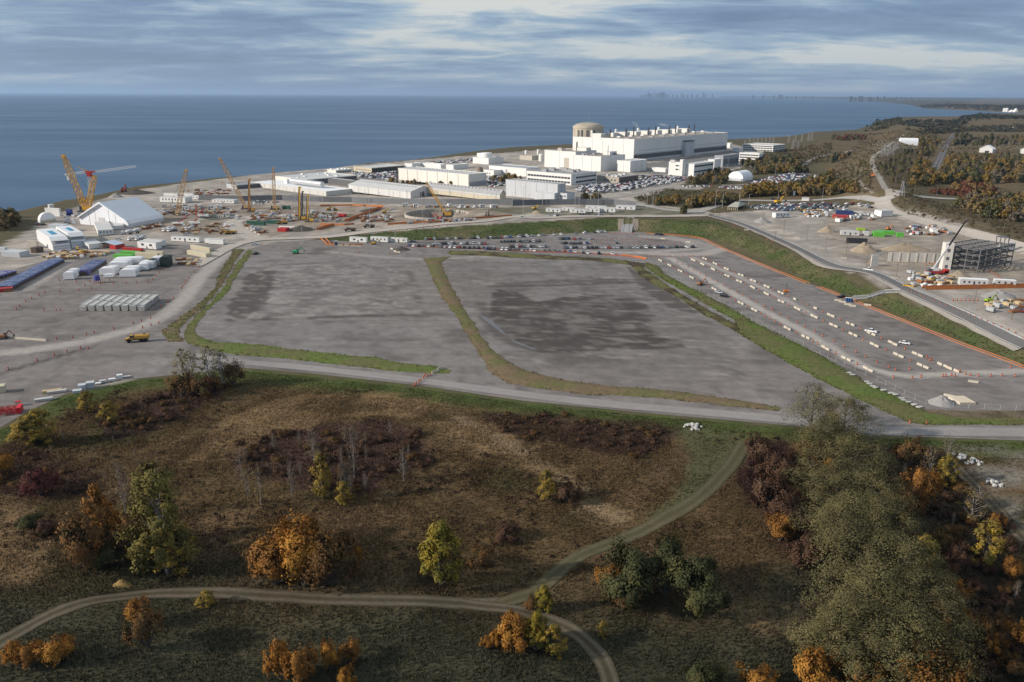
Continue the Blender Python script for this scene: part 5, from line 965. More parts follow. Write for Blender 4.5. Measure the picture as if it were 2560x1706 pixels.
for a_ in ((kj, (1690, 222), (2040, 212), 9, 'back row', .9), (kj, (2095, 212), (2205, 208), 3, 'back row', 1), (kk, (55, 210), (240, 206), 7, 'back row', 1), (kk, (225, 203), (600, 183), 10, 'back row', .95), (kk, (640, 182), (790, 172), 2, 'back row', 1), (kk, (850, 168), (990, 162), 2, 'back row', 1), (kk, (1040, 156), (1160, 152), 4, 'back row', 1),
 (kj, (1850, 262), (1985, 258), 5, 'second row', 1), (kj, (2020, 262), (2265, 262), 9, 'second row', 1), (kk, (180, 243), (565, 240), 13, 'second row', .95), (kk, (720, 220), (830, 215), 4, 'second row', 1), (kk, (855, 222), (940, 220), 3, 'second row', 1), (kk, (985, 218), (1025, 218), 1, 'second row', 1),
 (kk, (240, 290), (620, 288), 14, 'third row', .9), (kk, (745, 260), (800, 256), 2, 'third row', 1), (kk, (820, 262), (1000, 258), 6, 'third row', .9), (kk, (1230, 258), (1270, 256), 1, 'third row', 1),
 (kk, (765, 298), (925, 298), 6, 'fourth row', 1), (kk, (940, 300), (1320, 298), 10, 'fourth row', .95), (kk, (1350, 298), (1770, 296), 11, 'fourth row', .95), (kk, (1780, 294), (1980, 292), 4, 'fourth row', 1),
 (kj, (1530, 280), (1800, 288), 6, 'fence row', 1), (kj, (1820, 290), (2353, 308), 12, 'fence row', 1), (kk, (40, 308), (520, 326), 13, 'fence row', .9), (kk, (570, 328), (900, 338), 7, 'fence row', .95), (kk, (935, 345), (1010, 348), 2, 'fence row', 1), (kk, (1070, 352), (1110, 352), 1, 'fence row', 1), (kk, (1200, 354), (1240, 354), 1, 'fence row', 1)):
    car_row(a_[0], a_[1], a_[2], a_[3], f'in the {a_[4]} {NP}', a_[5])
car_lot(kh, [(1340, 300), (1420, 270), (1800, 245), (2352, 235), (2352, 320), (2000, 330), (1700, 340), (1640, 320), (1500, 310)], 'in the crowded right-hand lot', az=60)
car_lot(kg, [(0, 160), (300, 130), (500, 170), (480, 200), (250, 190), (60, 220)], 'among machines at the right-hand yard', az=60, keep=.4)
car_lot(ke, [(1440, 950), (1500, 920), (1800, 860), (2040, 855), (2060, 880), (1900, 960), (1700, 1010), (1450, 1000)], 'in the lot by the arched tent', az=40)
car_lot(ke, [(1310, 990), (1330, 960), (1420, 950), (1440, 975)], 'in the lot by the arched tent', az=40); car_lot(ke, [(2120, 940), (2140, 880), (2210, 870), (2200, 940), (2160, 970)], 'in the small lot at the tree line', az=40)
car_lot(ke, [(930, 1040), (960, 1015), (1370, 1025), (1370, 1055), (1100, 1045)], 'in the strip below the arched tent', az=5); car_lot(ke, [(500, 1015), (880, 1005), (890, 1025), (520, 1035)], 'in the strip below the arched tent', az=5, keep=.7)
car_lot(kd, [(1150, 1040), (1350, 980), (1700, 985), (1960, 930), (2352, 880), (2352, 970), (2100, 1000), (1800, 1060), (1500, 1095), (1250, 1090)], 'in the vast staff car park', az=40, keep=.96)
car_lot(ke, [(0, 880), (450, 890), (560, 910), (560, 940), (300, 970), (0, 1030)], 'in the vast staff car park', az=40, keep=.96)
car_lot(kc, [(560, 400), (600, 360), (950, 340), (960, 440), (800, 440), (580, 420)], 'in the packed shoreline car park', az=40, keep=.97); car_lot(kc, [(390, 350), (520, 345), (560, 410), (460, 410)], 'in the packed shoreline car park', az=40)
car_lot(kc, [(1240, 235), (1560, 205), (1860, 185), (1870, 215), (1550, 240)], 'in the far shoreline lot', az=40); car_lot(kd, [(85, 905), (200, 880), (310, 940), (310, 1020), (100, 1020)], 'between the white warehouse and offices', az=40, keep=.6); car_lot(kb, [(1150, 705), (1450, 700), (1450, 735), (1150, 745)], 'below the perimeter road', az=10, keep=.6); car_lot(kd, [(800, 1375), (1650, 1345), (1650, 1365), (800, 1385)], 'in front of the contractor trailers', az=8, keep=.5)
car_lot(ka, [(350, 990), (500, 960), (640, 980), (480, 1010)], 'by the left shore', az=20, keep=.5)
CARS = [c for c in CARS if math.hypot(c[0], c[1]) > 50]
pxc = project([c[0] for c in CARS], [c[1] for c in CARS], [0] * len(CARS)); inv = [i_ for i_ in range(len(CARS)) if -40 < pxc[0][i_] < 2600]
order = sorted(inv, key=lambda i_: pxc[2][i_]); IND = set(order[:286])
cnt = {}
SV = []; SF = []; SCc = []; svn = 0
sbox = np.array([(-2.3, -.9, .3), (2.3, -.9, .3), (2.3, .9, .3), (-2.3, .9, .3), (-2.3, -.9, .95), (2.3, -.9, .9), (2.3, .9, .9), (-2.3, .9, .95), (-1.9, -.85, .95), (1.0, -.85, .95), (1.0, .85, .95), (-1.9, .85, .95), (-1.4, -.7, 1.55), (.4, -.7, 1.55), (.4, .7, 1.55), (-1.4, .7, 1.55)], float)
sf = [(4, 5, 6, 7), (0, 1, 5, 4), (1, 2, 6, 5), (2, 3, 7, 6), (3, 0, 4, 7), (12, 13, 14, 15), (8, 9, 13, 12), (9, 10, 14, 13), (10, 11, 15, 14), (11, 8, 12, 15)]
for i_ in sorted(inv, key=lambda i_: (CARS[i_][5], pxc[0][i_])):
    x, y, h_, kd_, (cn, cc), pl = CARS[i_]; z = hz(x, y) + .06
    if i_ in IND:
        key = (cn, kd_, pl); cnt[key] = cnt.get(key, 0) + 1
        o = put('parked_car' if kd_ != 'pickup' else 'parked_pickup', CARM[kd_], None, (x, y, z), h_); o.color = (*cc, 1)
        kn = dict(sedan='sedan', suv='SUV', pickup='pickup')[kd_]; o['_k'] = 1; tag(o, f'{cn} {kn} {pl}', 'car', 'cars parked ' + pl); o['_ord'] = f'{ORD[cnt[key] - 1]} {cn} {kn} from the left {pl}'; del o['_k']
    else:
        ca, sa = math.cos(h_), math.sin(h_); V = sbox.copy(); V = np.c_[V[:, 0] * ca - V[:, 1] * sa + x, V[:, 0] * sa + V[:, 1] * ca + y, V[:, 2] + z]; SV.append(V); SF += [tuple(a + svn for a in f_) for f_ in sf]; svn += 16
        c3 = np.tile(cc, (16, 1)); c3[8:12] = (.02, .02, .025); SCc.append(c3)
if SV:
    o = put('parked_cars', np_mesh('parked_cars', np.concatenate(SV), np.array(SF), M_attr('far_car_paint', rough=.4, spec=.5), np.concatenate(SCc))); o['kind'] = 'stuff'
for o in list(REG):
    if '_ord' in o:
        key_n = cnt.get((o['label'].split(' ')[0], ''), 0); o['label'] = o['_ord']; del o['_ord']
# two white cars and others standing alone on the gravel, with their parts
def full_car(loc, h_, kind, col, label, group=None):
    L_, W, hb, hr = dict(sedan=(4.7, 1.8, .95, 1.45), suv=(4.7, 1.9, 1.1, 1.75), pickup=(5.6, 2.0, 1.15, 1.85))[kind]
    m_ = CARM[kind]; o = thing('parked_car' if kind != 'pickup' else 'pickup_truck', label, 'car' if kind != 'pickup' else 'pickup', loc, h_, group)
    me = MB(); a, b = L_ / 2, W / 2
    bd = MB().prism([(-a, .35), (-a, hb * .82), (-a + .25, hb * .95), (a * .35, hb), (a - .2, hb * .80), (a, hb * .6), (a, .35)], -b, b, 0, 'y').obj('body', paint, o); bd.color = (*col, 1)
    x0, x1, x2, x3 = dict(pickup=(-a * .30, -a * .22, a * .22, a * .48), suv=(-a * .97, -a * .86, a * .22, a * .50), sedan=(-a * .80, -a * .45, a * .12, a * .45))[kind]; t_ = .17
    MB().add([(x0, -b + .05, hb * .94), (x3, -b + .05, hb * .94), (x3, b - .05, hb * .94), (x0, b - .05, hb * .94), (x1, -b + t_, hr - .04), (x2, -b + t_, hr - .04), (x2, b - t_, hr - .04), (x1, b - t_, hr - .04)], [(0, 1, 5, 4), (1, 2, 6, 5), (2, 3, 7, 6), (3, 0, 4, 7)]).obj('windows', gls, o)
    rf = MB().box(x1 - .03, x2 + .03, -b + t_ - .03, b - t_ + .03, hr - .04, hr + .03).obj('roof', paint, o); rf.color = (*col, 1)
    if kind == 'pickup': MB().box(-a + .15, x0 - .08, -b + .15, b - .15, hb * .955, hb * .97).obj('cargo_bed', dst, o)
    wm = MB().bar((0, -.13, 0), (0, .13, 0), .68, n=12).mesh('wheel', tyre)
    for x_ in (-a * .62, a * .62):
        for s_ in (-1, 1): put('wheel', wm, o, (x_, s_ * (b - .08), .34))
    return o
wc = (.78, .78, .78)
def gp(k, x, y): return P(*k(x, y)) + Vector((0, 0, .08))
full_car(gp(kl, 945, 482), R(-40), 'pickup', wc, 'white pickup parked behind the pale barrier pair'); full_car(gp(kl, 1255, 590), R(-38), 'sedan', wc, 'white sedan alone on the open gravel lane'); full_car(gp(kl, 680, 165), R(12), 'pickup', (.012, .012, .014), 'black pickup beside the blue toilet cabins'); full_car(gp(kh, 965, 1340), R(-40), 'sedan', (.5, .53, .56), 'pale silver sedan by the first barrier row'); full_car(gp(kh, 1030, 1385), R(-40), 'suv', (.012, .012, .014), 'black SUV right behind the pale silver sedan')
full_car(gp(kg, 445, 965), R(-38), 'pickup', wc, 'white pickup driving on the paved road'); full_car(gp(kg, 935, 1165), R(-38), 'pickup', (.62, .36, .02), 'yellow pickup with rails on the paved road'); full_car(gp(kd, 525, 1400), R(8), 'suv', wc, 'white van on the slope-top road'); full_car(gp(kb, 325, 1120), R(15), 'pickup', wc, 'white pickup beside the mixer trucks'); full_car(gp(kb, 1165, 1238), R(10), 'pickup', wc, 'white pickup at the junction of the haul roads'); full_car(gp(kb, 1170, 1355), R(60), 'pickup', (.03, .03, .03), 'black pickup parked by the brown verge'); full_car(gp(ka, 1455, 1178), R(10), 'pickup', wc, 'white pickup in front of the big tent yard'); full_car(gp(kj, 1590, 240), R(5), 'sedan', (.2, .2, .21), 'grey car beside the smallest slope trailer'); full_car(gp(kj, 1800, 265), R(8), 'pickup', wc, 'long white pickup leading the second car row'); full_car(gp(kh, 210, 625), R(4), 'sedan', (.03, .035, .05), 'dark car by the stair landing, left'); full_car(gp(kh, 260, 632), R(4), 'suv', (.03, .03, .035), 'dark car by the stair landing, right'); full_car(gp(kb, 1645, 710), R(10), 'pickup', wc, 'white pickup below the long fence'); full_car(gp(kc, 900, 805), R(12), 'pickup', wc, 'white pickup left of the round shaft'); full_car(gp(kh, 1630, 195), R(6), 'suv', (.03, .035, .05), 'dark car on the pale highway'); full_car(gp(kg, 2300, 1470), R(-70), 'pickup', (.16, .02, .02), 'dark red pickup at the right edge of the yard'); full_car(gp(kf, 615, 1110), R(80), 'suv', (.4, .42, .45), 'silver vehicle on the hill track, upper'); full_car(gp(kf, 735, 1220), R(70), 'suv', (.1, .1, .11), 'dark vehicle parked below the hill track')
# trucks and machines
def wheels(o, xs_, w_, r_=.55, mat=tyre):
    me = MB().bar((0, -.2, 0), (0, .2, 0), r_ * 2, n=12).mesh('wheel', mat)
    for x_ in xs_:
        for s_ in (-1, 1): put('wheel', me, o, (x_, s_ * w_, r_))
def mixer(loc, h_, label, cab=wh):
    o = thing('mixer_truck', label, 'mixer truck', loc, h_, 'concrete mixer trucks'); MB().box(-4.5, 2.4, -.5, .5, .8, 1.15).obj('chassis', dst, o)
    MB().box(2.4, 4.6, -1.2, 1.2, .7, 2.9, tx=.15, ty=.08).obj('cab', cab, o); MB().box(4.48, 4.6, -1.0, 1.0, 1.8, 2.6).obj('windscreen', gls, o)
    m_ = MB(); m_.lathe(0, 0, [(.3, -2.9), (1.05, -2.6), (1.3, -.6), (1.25, .6), (.75, 2.6), (.6, 3.0)], 14); d = m_.obj('drum', M('mixer_drum', (.55, .56, .58), .4, .12, 1.5), o, (-1.2, 0, 2.35)); d.rotation_euler = (0, R(-72), 0)
    MB().bar((-4.2, 0, 2.6), (-4.8, 0, 1.2), .4).obj('chute', stl, o); wheels(o, (3.4, -1.6, -3.0), 1.05); return o
for (k_, p, h_, lab) in ((ka, (1640, 1180), 55, 'mixer truck with grey drum, left of the near pair'), (ka, (1730, 1180), 55, 'mixer truck with grey drum, right of the near pair'), (ka, (1560, 1110), 20, 'white mixer truck nearest the big tent'), (ka, (1650, 1095), 20, 'white mixer truck just right of the one nearest the tent'), (kb, (95, 1070), 60, 'mixer truck left of the pair under the red pump boom'), (kb, (155, 1072), 60, 'mixer truck right of the pair under the red pump boom'), (kb, (370, 1060), 55, 'mixer truck beside the lime box')): mixer(gp(k_, *p), R(h_ - 180 + 0), lab)
def dumper(loc, h_, label, tankb=False, mat=None, s_=1.0):
    mat = mat or M('digger_ochre', (.46, .27, .05), .6, .2, .6); o = thing('dump_truck', label, 'dump truck', loc, h_); o.scale = (s_,) * 3
    MB().box(-4.6, 4.2, -.6, .6, .9, 1.3).obj('chassis', dst, o); MB().prism([(4.9, 1.0), (4.9, 1.7), (3.4, 2.15), (2.7, 2.15), (2.7, 1.0)], -1.1, 1.1, 0, 'y').obj('hood', mat, o); MB().box(1.2, 2.8, -1.2, 1.2, 1.3, 3.3, tx=.15, ty=.12).obj('cab', mat, o); MB().box(1.1, 2.75, -1.17, 1.17, 2.3, 3.1).obj('cab_glass', gls, o)
    if tankb:
        d = MB().prism([(-1.35, 1.4), (-1.5, 1.9), (-1.3, 2.9), (-.7, 3.3), (.7, 3.3), (1.3, 2.9), (1.5, 1.9), (1.35, 1.4)], -4.9, .8).obj('water_tank', mat, o); MB().box(-3.5, -2.7, -.4, .4, 3.3, 3.6).obj('hatch', dst, o)
    else: MB().prism([(.9, 1.4), (1.2, 2.9), (-4.6, 2.7), (-5.3, 2.2), (-4.2, 1.4)], -1.45, 1.45, 0, 'y').obj('dump_body', mat, o)
    wheels(o, (3.2, -1.7, -3.4), 1.25, .85); return o
dumper(gp(ki, 1265, 1085), R(197), 'yellow-brown articulated water truck with open ground around it', True, s_=1.05); dumper(gp(kb, 800, 1105), R(200), 'ochre dump truck, left of the pair by the lamp pole'); dumper(gp(kb, 870, 1108), R(200), 'ochre dump truck, right of the pair by the lamp pole'); dumper(gp(kc, 370, 1070), R(185), 'muddy dump truck with dark body above the slope', mat=M('muddy_body', (.16, .12, .085), .8, .2)); dumper(gp(kc, 600, 1030), R(190), 'long muddy hauler loaded with steel', mat=M('muddy_body', (.16, .12, .085), .8, .2)); dumper(gp(kb, 1500, 985), R(190), 'ochre dump truck near the dark green containers')
def excavator(loc, h_, label, mat=yel, s_=1.0, up=1.0):
    o = thing('excavator', label, 'excavator', loc, h_); o.scale = (s_,) * 3
    for y_ in (-1.15, 1.15): MB().prism([(-1.9, .25), (-1.6, 0), (1.6, 0), (1.9, .25), (1.9, .7), (1.6, .95), (-1.6, .95), (-1.9, .7)], y_ - .3, y_ + .3, 0, 'y').obj('track', dst, o)
    MB().box(-2.2, 1.3, -1.3, 1.3, 1.05, 2.2, .1, .05).obj('engine_house', mat, o); MB().box(.2, 1.6, .35, 1.3, 1.1, 3.0, .1, .06).obj('cab', gls, o)
    m_ = MB().bar((1.2, -.2, 1.6), (3.4, -.2, 4.6 * up), .55, w2=.45); m_.obj('boom', mat, o); MB().bar((3.4, -.2, 4.6 * up), (5.6, -.2, 2.2), .38, w2=.3).obj('stick', mat, o); MB().prism([(5.3, 2.3), (5.9, 2.0), (5.6, 1.2), (5.0, 1.3)], -.7, .3, 0, 'y').obj('bucket', dst, o); return o
for k_, p, h_, lab, mt, s_ in ((kh, (1690, 245), 20, 'yellow excavator standing over the crowded lot', yel, 1.6), (kc, (790, 850), 10, 'yellow excavator left of the round shaft', yel, 1.0), (kc, (1460, 930), 160, 'red excavator in front of the round shaft', red, 1.1), (ka, (990, 1340), 150, 'yellow excavator among lumber piles', yel, 1.0), (ka, (1520, 590), 100, 'red long-reach excavator on the shore bank', M('digger_red', (.34, .05, .03), .6, .2), 1.8), (kc, (110, 815), 20, 'yellow dozer-like excavator in the earth pit, left', yel, 1.1), (kc, (190, 820), 200, 'yellow excavator in the earth pit, right', yel, 1.0), (kb, (1400, 850), 30, 'ochre excavator by the single mast', yel, 1.2), (ka, (1900, 1290), 30, 'yellow excavator by the white site trailers', yel, .9), (kd, (670, 1295), 30, 'yellow loader-excavator by the contractor row', yel, 1.0), (kh, (1990, 345), 170, 'yellow excavator right of the crowded lot', yel, 1.0), (kg, (1225, 1090), 10, 'yellow machine beside the telescopic crane', yel, .8), (kc, (2050, 880), 80, 'brown excavator on the pale flat right of the shaft', M('digger_brown', (.22, .15, .08), .7, .2), 1.1), (kf, (500, 1090), 60, 'orange excavator on the hill track', org, 1.3), (kg, (150, 360), 20, 'brown loader in the right yard', M('digger_brown', (.22, .15, .08), .7, .2), 1.0), (kg, (690, 470), 20, 'orange lift machine behind the lime containers', org, .9), (kg, (1010, 520), 20, 'red machine right of the lime containers', red, .9), (kg, (1920, 1355), 10, 'lime green machine on the right yard', M('lime_box', (.30, .45, .03), .5, .1), .9), (kh, (740, 1245), 30, 'rust-red loader beside the first barrier row', rust, .9), (kj, (515, 350), 5, 'bright green lift machine on the open gravel', M('emerald_container', (.04, .36, .14), .5, .1), 1.1), (kj, (1230, 265), 5, 'yellow truck-mounted machine before the middle trailer', yel, .9), (ki, (30, 1060), 10, 'dark red loader at the end of the striped barrier line', rust, .9)): excavator(gp(k_, *p), R(h_), lab, mt, s_)
# ------------------------------------------------------------------ cranes, rigs
def lattice(p, q, wd, mat, ch=.3, lc=.16, bays=None, taper=.6):
    p = Vector(p); q = Vector(q); d = q - p; L_ = d.length; d.normalize(); a = d.cross(Vector((0, 1, 0.01))).normalized(); b = d.cross(a); n = bays or max(6, int(L_ / wd / .9)); m_ = MB()
    def cor(t_, s1, s2): w_ = wd * (taper + (1 - taper) * min(1, min(t_, 1 - t_) * 5)) / 2; return p + d * (L_ * t_) + a * (w_ * s1) + b * (w_ * s2)
    cs = [(-1, -1), (1, -1), (1, 1), (-1, 1)]
    for s1, s2 in cs:
        for i_ in range(n): m_.bar(cor(i_ / n, s1, s2), cor((i_ + 1) / n, s1, s2), ch, n=3)
    for i_ in range(n):
        for j_ in range(4):
            c1_, c2_ = cs[j_], cs[(j_ + 1) % 4]
            if i_ % 2: c1_, c2_ = c2_, c1_
            m_.bar(cor(i_ / n, *c1_), cor((i_ + 1) / n, *c2_), lc, n=3)
    return m_
def loc3(o, pts): return [Vector(p) - o.location for p in pts]
def crawler(k, base, tip, label, mat=ylt, wd=2.6, back=None, bs=1.0, hook=True, ch=.35, lc=.2):
    b = P(*k(*base)); tp = atpix(b, *k(*tip)); o = thing('crawler_crane', label, 'crane', b); q_ = tp - b; sg = 1 if q_.x < 0 else -1
    for y_ in (-2.2, 2.2): MB().box(-4 * bs, 4 * bs, (y_ - .6) * bs, (y_ + .6) * bs, 0, 1.2 * bs).obj('track', dst, o)
    MB().box(-2 * bs if sg < 0 else -3 * bs, 5 * bs if sg > 0 else 3 * bs, -1.8 * bs, 1.8 * bs, 1.3 * bs, 3.6 * bs).obj('machine_house', mat, o); MB().box(-3 * bs, -1.6 * bs, -1.9 * bs, -.6 * bs, 1.3 * bs, 3.8 * bs).obj('cab', gls, o)
    st = Vector((0, 0, 2.0)); lattice(st, q_, wd, mat, ch, lc).obj('lattice_boom', mat, o)
    hd_ = q_ + q_.normalized() * .8; MB().bar(q_ - Vector((wd * .4, 0, 0)), hd_ + Vector((wd * .4, 0, 0)), wd * .6).obj('boom_head', mat, o)
    mast = Vector((sg * 6 * bs, 0, 10 * bs)); MB().bar(st + Vector((sg * 2, 0, 0)), mast, .5).obj('gantry', mat, o); MB().bar(mast, q_, .12, n=3).bar(mast + Vector((0, .8, 0)), q_ + Vector((0, .8, 0)), .12, n=3).obj('pendant_cables', dst, o)
    if hook: MB().bar(q_, q_ - Vector((0, 0, q_.z * .45)), .12, n=3).obj('hoist_rope', dst, o); MB().box(q_.x - .5, q_.x + .5, q_.y - .4, q_.y + .4, q_.z * .55 - 1.6, q_.z * .55).obj('hook_block', yel, o)
    return o
c = crawler(ka, (1055, 835), (778, 155), 'giant yellow lattice crane leaning left beside the big tent', ylt, 4.0, bs=1.5, hook=False, ch=.85, lc=.55); b = c.location; q_ = atpix(b, *ka(1160, 385)) - b; lattice(Vector((2, 0, 2)), q_, 3.6, ylt, .8, .5).obj('derrick_mast', ylt, c); MB().bar(q_, atpix(b, *ka(778, 155)) - b, .15, n=3).obj('stay_cable', dst, c)
# tower crane
b = P(*ka(1110, 800)); o = thing('tower_crane', 'white tower crane with red slewing head and long horizontal jib', 'crane', b); tz = atpix(b, *ka(1098, 400)) - b; wt_ = M('crane_white', (.70, .69, .66), .5, .1, .8)
lattice((0, 0, 0), tz, 2.4, wt_, .4, .25, taper=1).obj('mast', wt_, o); MB().box(tz.x - 1.8, tz.x + 1.8, tz.y - 1.8, tz.y + 1.8, tz.z, tz.z + 4).obj('slewing_head', red, o); hb = atpix(b, *ka(1095, 345)) - b; MB().box(hb.x - 4, hb.x + 5, hb.y - 1.3, hb.y + 1.3, tz.z + 4, hb.z + 1).obj('cab_frame', red, o)
lattice(hb + Vector((4, 0, 0)), atpix(b, *ka(1665, 275)) - b, 1.8, wt_, .28, .16).obj('jib', wt_, o); lattice(hb - Vector((3, 0, 0)), atpix(b, *ka(790, 378)) - b, 1.5, wt_, .35, .2).obj('counter_jib', wt_, o); cj = atpix(b, *ka(835, 395)) - b; MB().box(cj.x - 1, cj.x + .6, cj.y - 1, cj.y + 1, cj.z - 4, cj.z).obj('counterweight', wh, o); MB().bar(hb, atpix(b, *ka(950, 280)) - b, .7).obj('apex_arm', tan2, o)
crawler(kb, (215, 865), (320, 325), 'tan lattice crane leaning right behind the big tent', tan2, 3.0, ch=.58, lc=.36); crawler(kb, (1050, 800), (735, 185), 'tan lattice crane leaning far left over the lake', tan2, 2.8, ch=.58, lc=.36); crawler(kb, (1405, 805), (1388, 300), 'slender upright lattice crane near the dark green box', tan2, 2.2, hook=False, ch=.45, lc=.3)
crawler(kc, (1545, 890), (1312, 490), 'solid yellow lattice crane standing at the round shaft', ylt, 2.0, ch=.5, lc=.35, hook=False)
def rig(k, base, top, label, mat, wd=1.3):
    b = P(*k(*base)); t_ = atpix(b, *k(*top)) - b; o = thing('drill_rig', label, 'drill rig', b)
    for y_ in (-1.6, 1.6): MB().box(-3, 3, y_ - .45, y_ + .45, 0, .9).obj('track', dst, o)
    MB().box(.6, 4.6, -1.5, 1.5, 1, 3.2).obj('machine_house', mat, o); MB().box(-.6, .7, -1.6, -.3, 1, 3.4).obj('cab', gls, o); MB().bar((-1.2, 0, .3), t_, wd, w2=wd * .8).obj('mast', mat, o); MB().bar(t_ - Vector((wd, 0, 0)), t_ + Vector((wd, 0, .6)), wd * 1.1).obj('mast_head', mat, o); MB().bar((-2.3, 0, 0), t_ - Vector((1.1, 0, 1)), .45).obj('kelly_bar', dst, o); MB().bar((2, 0, 3), t_ * .6, .3).obj('backstay', dst, o)
rig(kb, (1108, 830), (1096, 440), 'orange drill rig mast beside the leaning crane', M('rig_orange', (.46, .22, .05), .6, .15)); rig(kb, (1725, 935), (1710, 540), 'yellow drill rig, tallest of the pair', ylt); rig(kb, (1755, 925), (1748, 592), 'dark grey drill rig between the yellow ones', dst, 1.0); rig(kb, (1822, 958), (1812, 635), 'yellow drill rig, shorter of the pair', ylt, 1.0)
def pump(k, pts, label):
    b = P(*k(*pts[0])); o = thing('concrete_pump', label, 'concrete pump', b); q_ = [atpix(b, *k(*p)) - b for p in pts]; q_[0] = Vector((0, 0, 2.6)); rp = M('pump_red', (.40, .03, .045), .5, .1)
    MB().box(-5, 3, -1.2, 1.2, 1, 2.4).obj('truck_bed', wh, o); MB().box(3, 5, -1.2, 1.2, .8, 3, .1, .08).obj('cab', wh, o); wheels(o, (3.8, -2, -3.4), 1.05)
    for a, c_ in zip(q_, q_[1:]): MB().bar(a, c_, .8, w2=.5).obj('boom_section', rp, o)
pump(kb, [(225, 995), (260, 940), (365, 862)], 'red concrete pump boom bent over the tent corner'); pump(kb, [(425, 985), (470, 900), (440, 870), (440, 738)], 'red concrete pump with its boom straight up'); pump(kb, [(530, 900), (500, 830), (540, 800)], 'red pump boom beside the left round shaft')
# telescopic crane
b = P(*kg(1270, 1010)); o = thing('telescopic_crane', 'red and white telescopic mobile crane with long black boom', 'crane', b, 0); tp = atpix(b, *kg(1648, 345)) - b
MB().box(-6, 7, -1.4, 1.4, .9, 2.2).obj('carrier', red, o); MB().box(4.5, 7.2, -1.4, 1.4, 1.0, 3.2).obj('cab', red, o); MB().box(7.15, 7.3, -1.1, 1.1, 2.1, 2.9).obj('windscreen', gls, o); wheels(o, (-4.5, -3, 3, 5), 1.2, .65); MB().box(-3, 1, -1.3, 1.3, 2.3, 3.8).obj('superstructure', wh, o); MB().box(-5.5, -3, -1.4, 1.4, 2.2, 3.6).obj('counterweight', dgw, o)
p0 = Vector((-2, 0, 3.4)); pm_ = p0 + (tp - p0) * .48; MB().bar(p0, pm_, .9).obj('boom_base', lrf, o); MB().bar(pm_ - (tp - p0) * .02, tp, .8, w2=.6).obj('boom_extension', M('boom_black', (.02, .02, .024), .4, 0), o); MB().bar(tp - Vector((.8, 0, .8)), tp + Vector((1.6, 0, .5)), .7).obj('boom_head', dst, o); MB().bar(p0 + Vector((2, 0, -.6)), p0 + (tp - p0) * .25, .4).obj('luffing_ram', stl, o); MB().bar(tp, tp - Vector((0, 0, 14)), .1, n=3).obj('hoist_rope', dst, o)
# ------------------------------------------------------------------ steel frame and precast shaft
b = P(*kg(1440, 950)); s = B_(kg, (1440, 952), 1335, 1462, 630, 'white precast stair shaft with square openings', 'tower', 'precast_shaft', az=10); prc = M('precast_white', (.66, .63, .58), .8, .08, .3); s.d = max(s.d, 6)
for i_ in range(3): MB().box(-s.w / 2, s.w / 2, -s.d / 2, s.d / 2, s.h * i_ / 3 + .08, s.h * (i_ + 1) / 3).obj('precast_panel', prc, s.r)
for z_ in (.08, .38, .68): MB().box(-s.w * .22, s.w * .12, -s.d / 2 - .08, -s.d / 2 + .1, s.h * z_, s.h * (z_ + .12)).obj('opening', dgw, s.r)
frm = M('frame_steel', (.12, .12, .125), .6, .1); fr = B_(kg, (1620, 968), 1455, 2030, 690, 'dark steel building frame of columns and stacked beams', 'steel frame', 'framed_building', az=58); fr.d = min(fr.d, 46); fr.w = max(fr.w, 24); ws, ds, hs = fr.w, fr.d, fr.h * 1.0
cm = MB().box(-.28, .28, -.28, .28, 0, hs).mesh('column', frm); bx = MB().box(-ws / 2, ws / 2, -.14, .14, -.3, .3).mesh('beam', frm); by = MB().box(-.18, .18, -ds / 2, ds / 2, -.35, .35).mesh('beam', frm); jst = MB().box(-ws / 2, ws / 2, -.07, .07, -.2, .2).mesh('joist', frm)
for i_ in range(4):
    for j_ in range(6): put('column', cm, fr.r, (-ws / 2 + ws * i_ / 3, -ds / 2 + ds * j_ / 5, 0))
for l_ in range(4):
    z_ = hs * (l_ + 1) / 4 - .4
    for j_ in range(6): put('beam', bx, fr.r, (0, -ds / 2 + ds * j_ / 5, z_))
    for i_ in range(4): put('beam', by, fr.r, (-ws / 2 + ws * i_ / 3, 0, z_))
    for j_ in range(5): put('joist', jst, fr.r, (0, -ds / 2 + ds * (j_ + .5) / 5, z_ + .1))
tw = MB()
for x_ in (-2.5, 2.5):
    for y_ in (-2.5, 2.5): MB().box(x_ - .22, x_ + .22, y_ - .22, y_ + .22, hs + .02, hs + 5).obj('tower_column', frm, fr.r, (ws * .38, ds * .25, 0))
MB().box(-3, 3, -3, 3, hs + 5, hs + 5.4).obj('tower_deck', frm, fr.r, (ws * .38, ds * .25, 0))
def panel(k, b, xA, xC, yt, lab, az, mat, braces=True):
    s = B_(k, b, xA, xC, yt, lab, 'wall panel', 'precast_wall', az); s.d = .6
    MB().box(-s.w / 2, s.w / 2, -.3, .3, 0, s.h * .48).obj('lower_panel', mat, s.r); MB().box(-s.w / 2, s.w / 2, -.3, .3, s.h * .5, s.h).obj('upper_panel', mat, s.r)
    if braces:
        for t_ in (-.4, -.13, .13, .4): MB().bar((t_ * s.w, .3, s.h * .7), (t_ * s.w, 5, 0), .3).obj('brace', wood, s.r)
panel(kg, (585, 920), 497, 640, 780, 'white braced precast wall standing at the road', -8, prc)
s = B_(kg, (1320, 872), 690, 1340, 762, 'long grey retaining wall with concrete columns below the soil bank', 'wall', 'retaining_wall', az=6); s.d = 1.2; MB().box(-s.w / 2, s.w / 2, -.3, .3, 0, s.h).obj('wall_panel', cnc, s.r)
for i_ in range(6): MB().box(-.5, .5, -.6, -.32, 0, s.h * 1.02).obj('column', M('column_concrete', (.60, .55, .48), .9, .1), s.r, (-s.w / 2 + s.w * (i_ + .3) / 6, 0, 0))
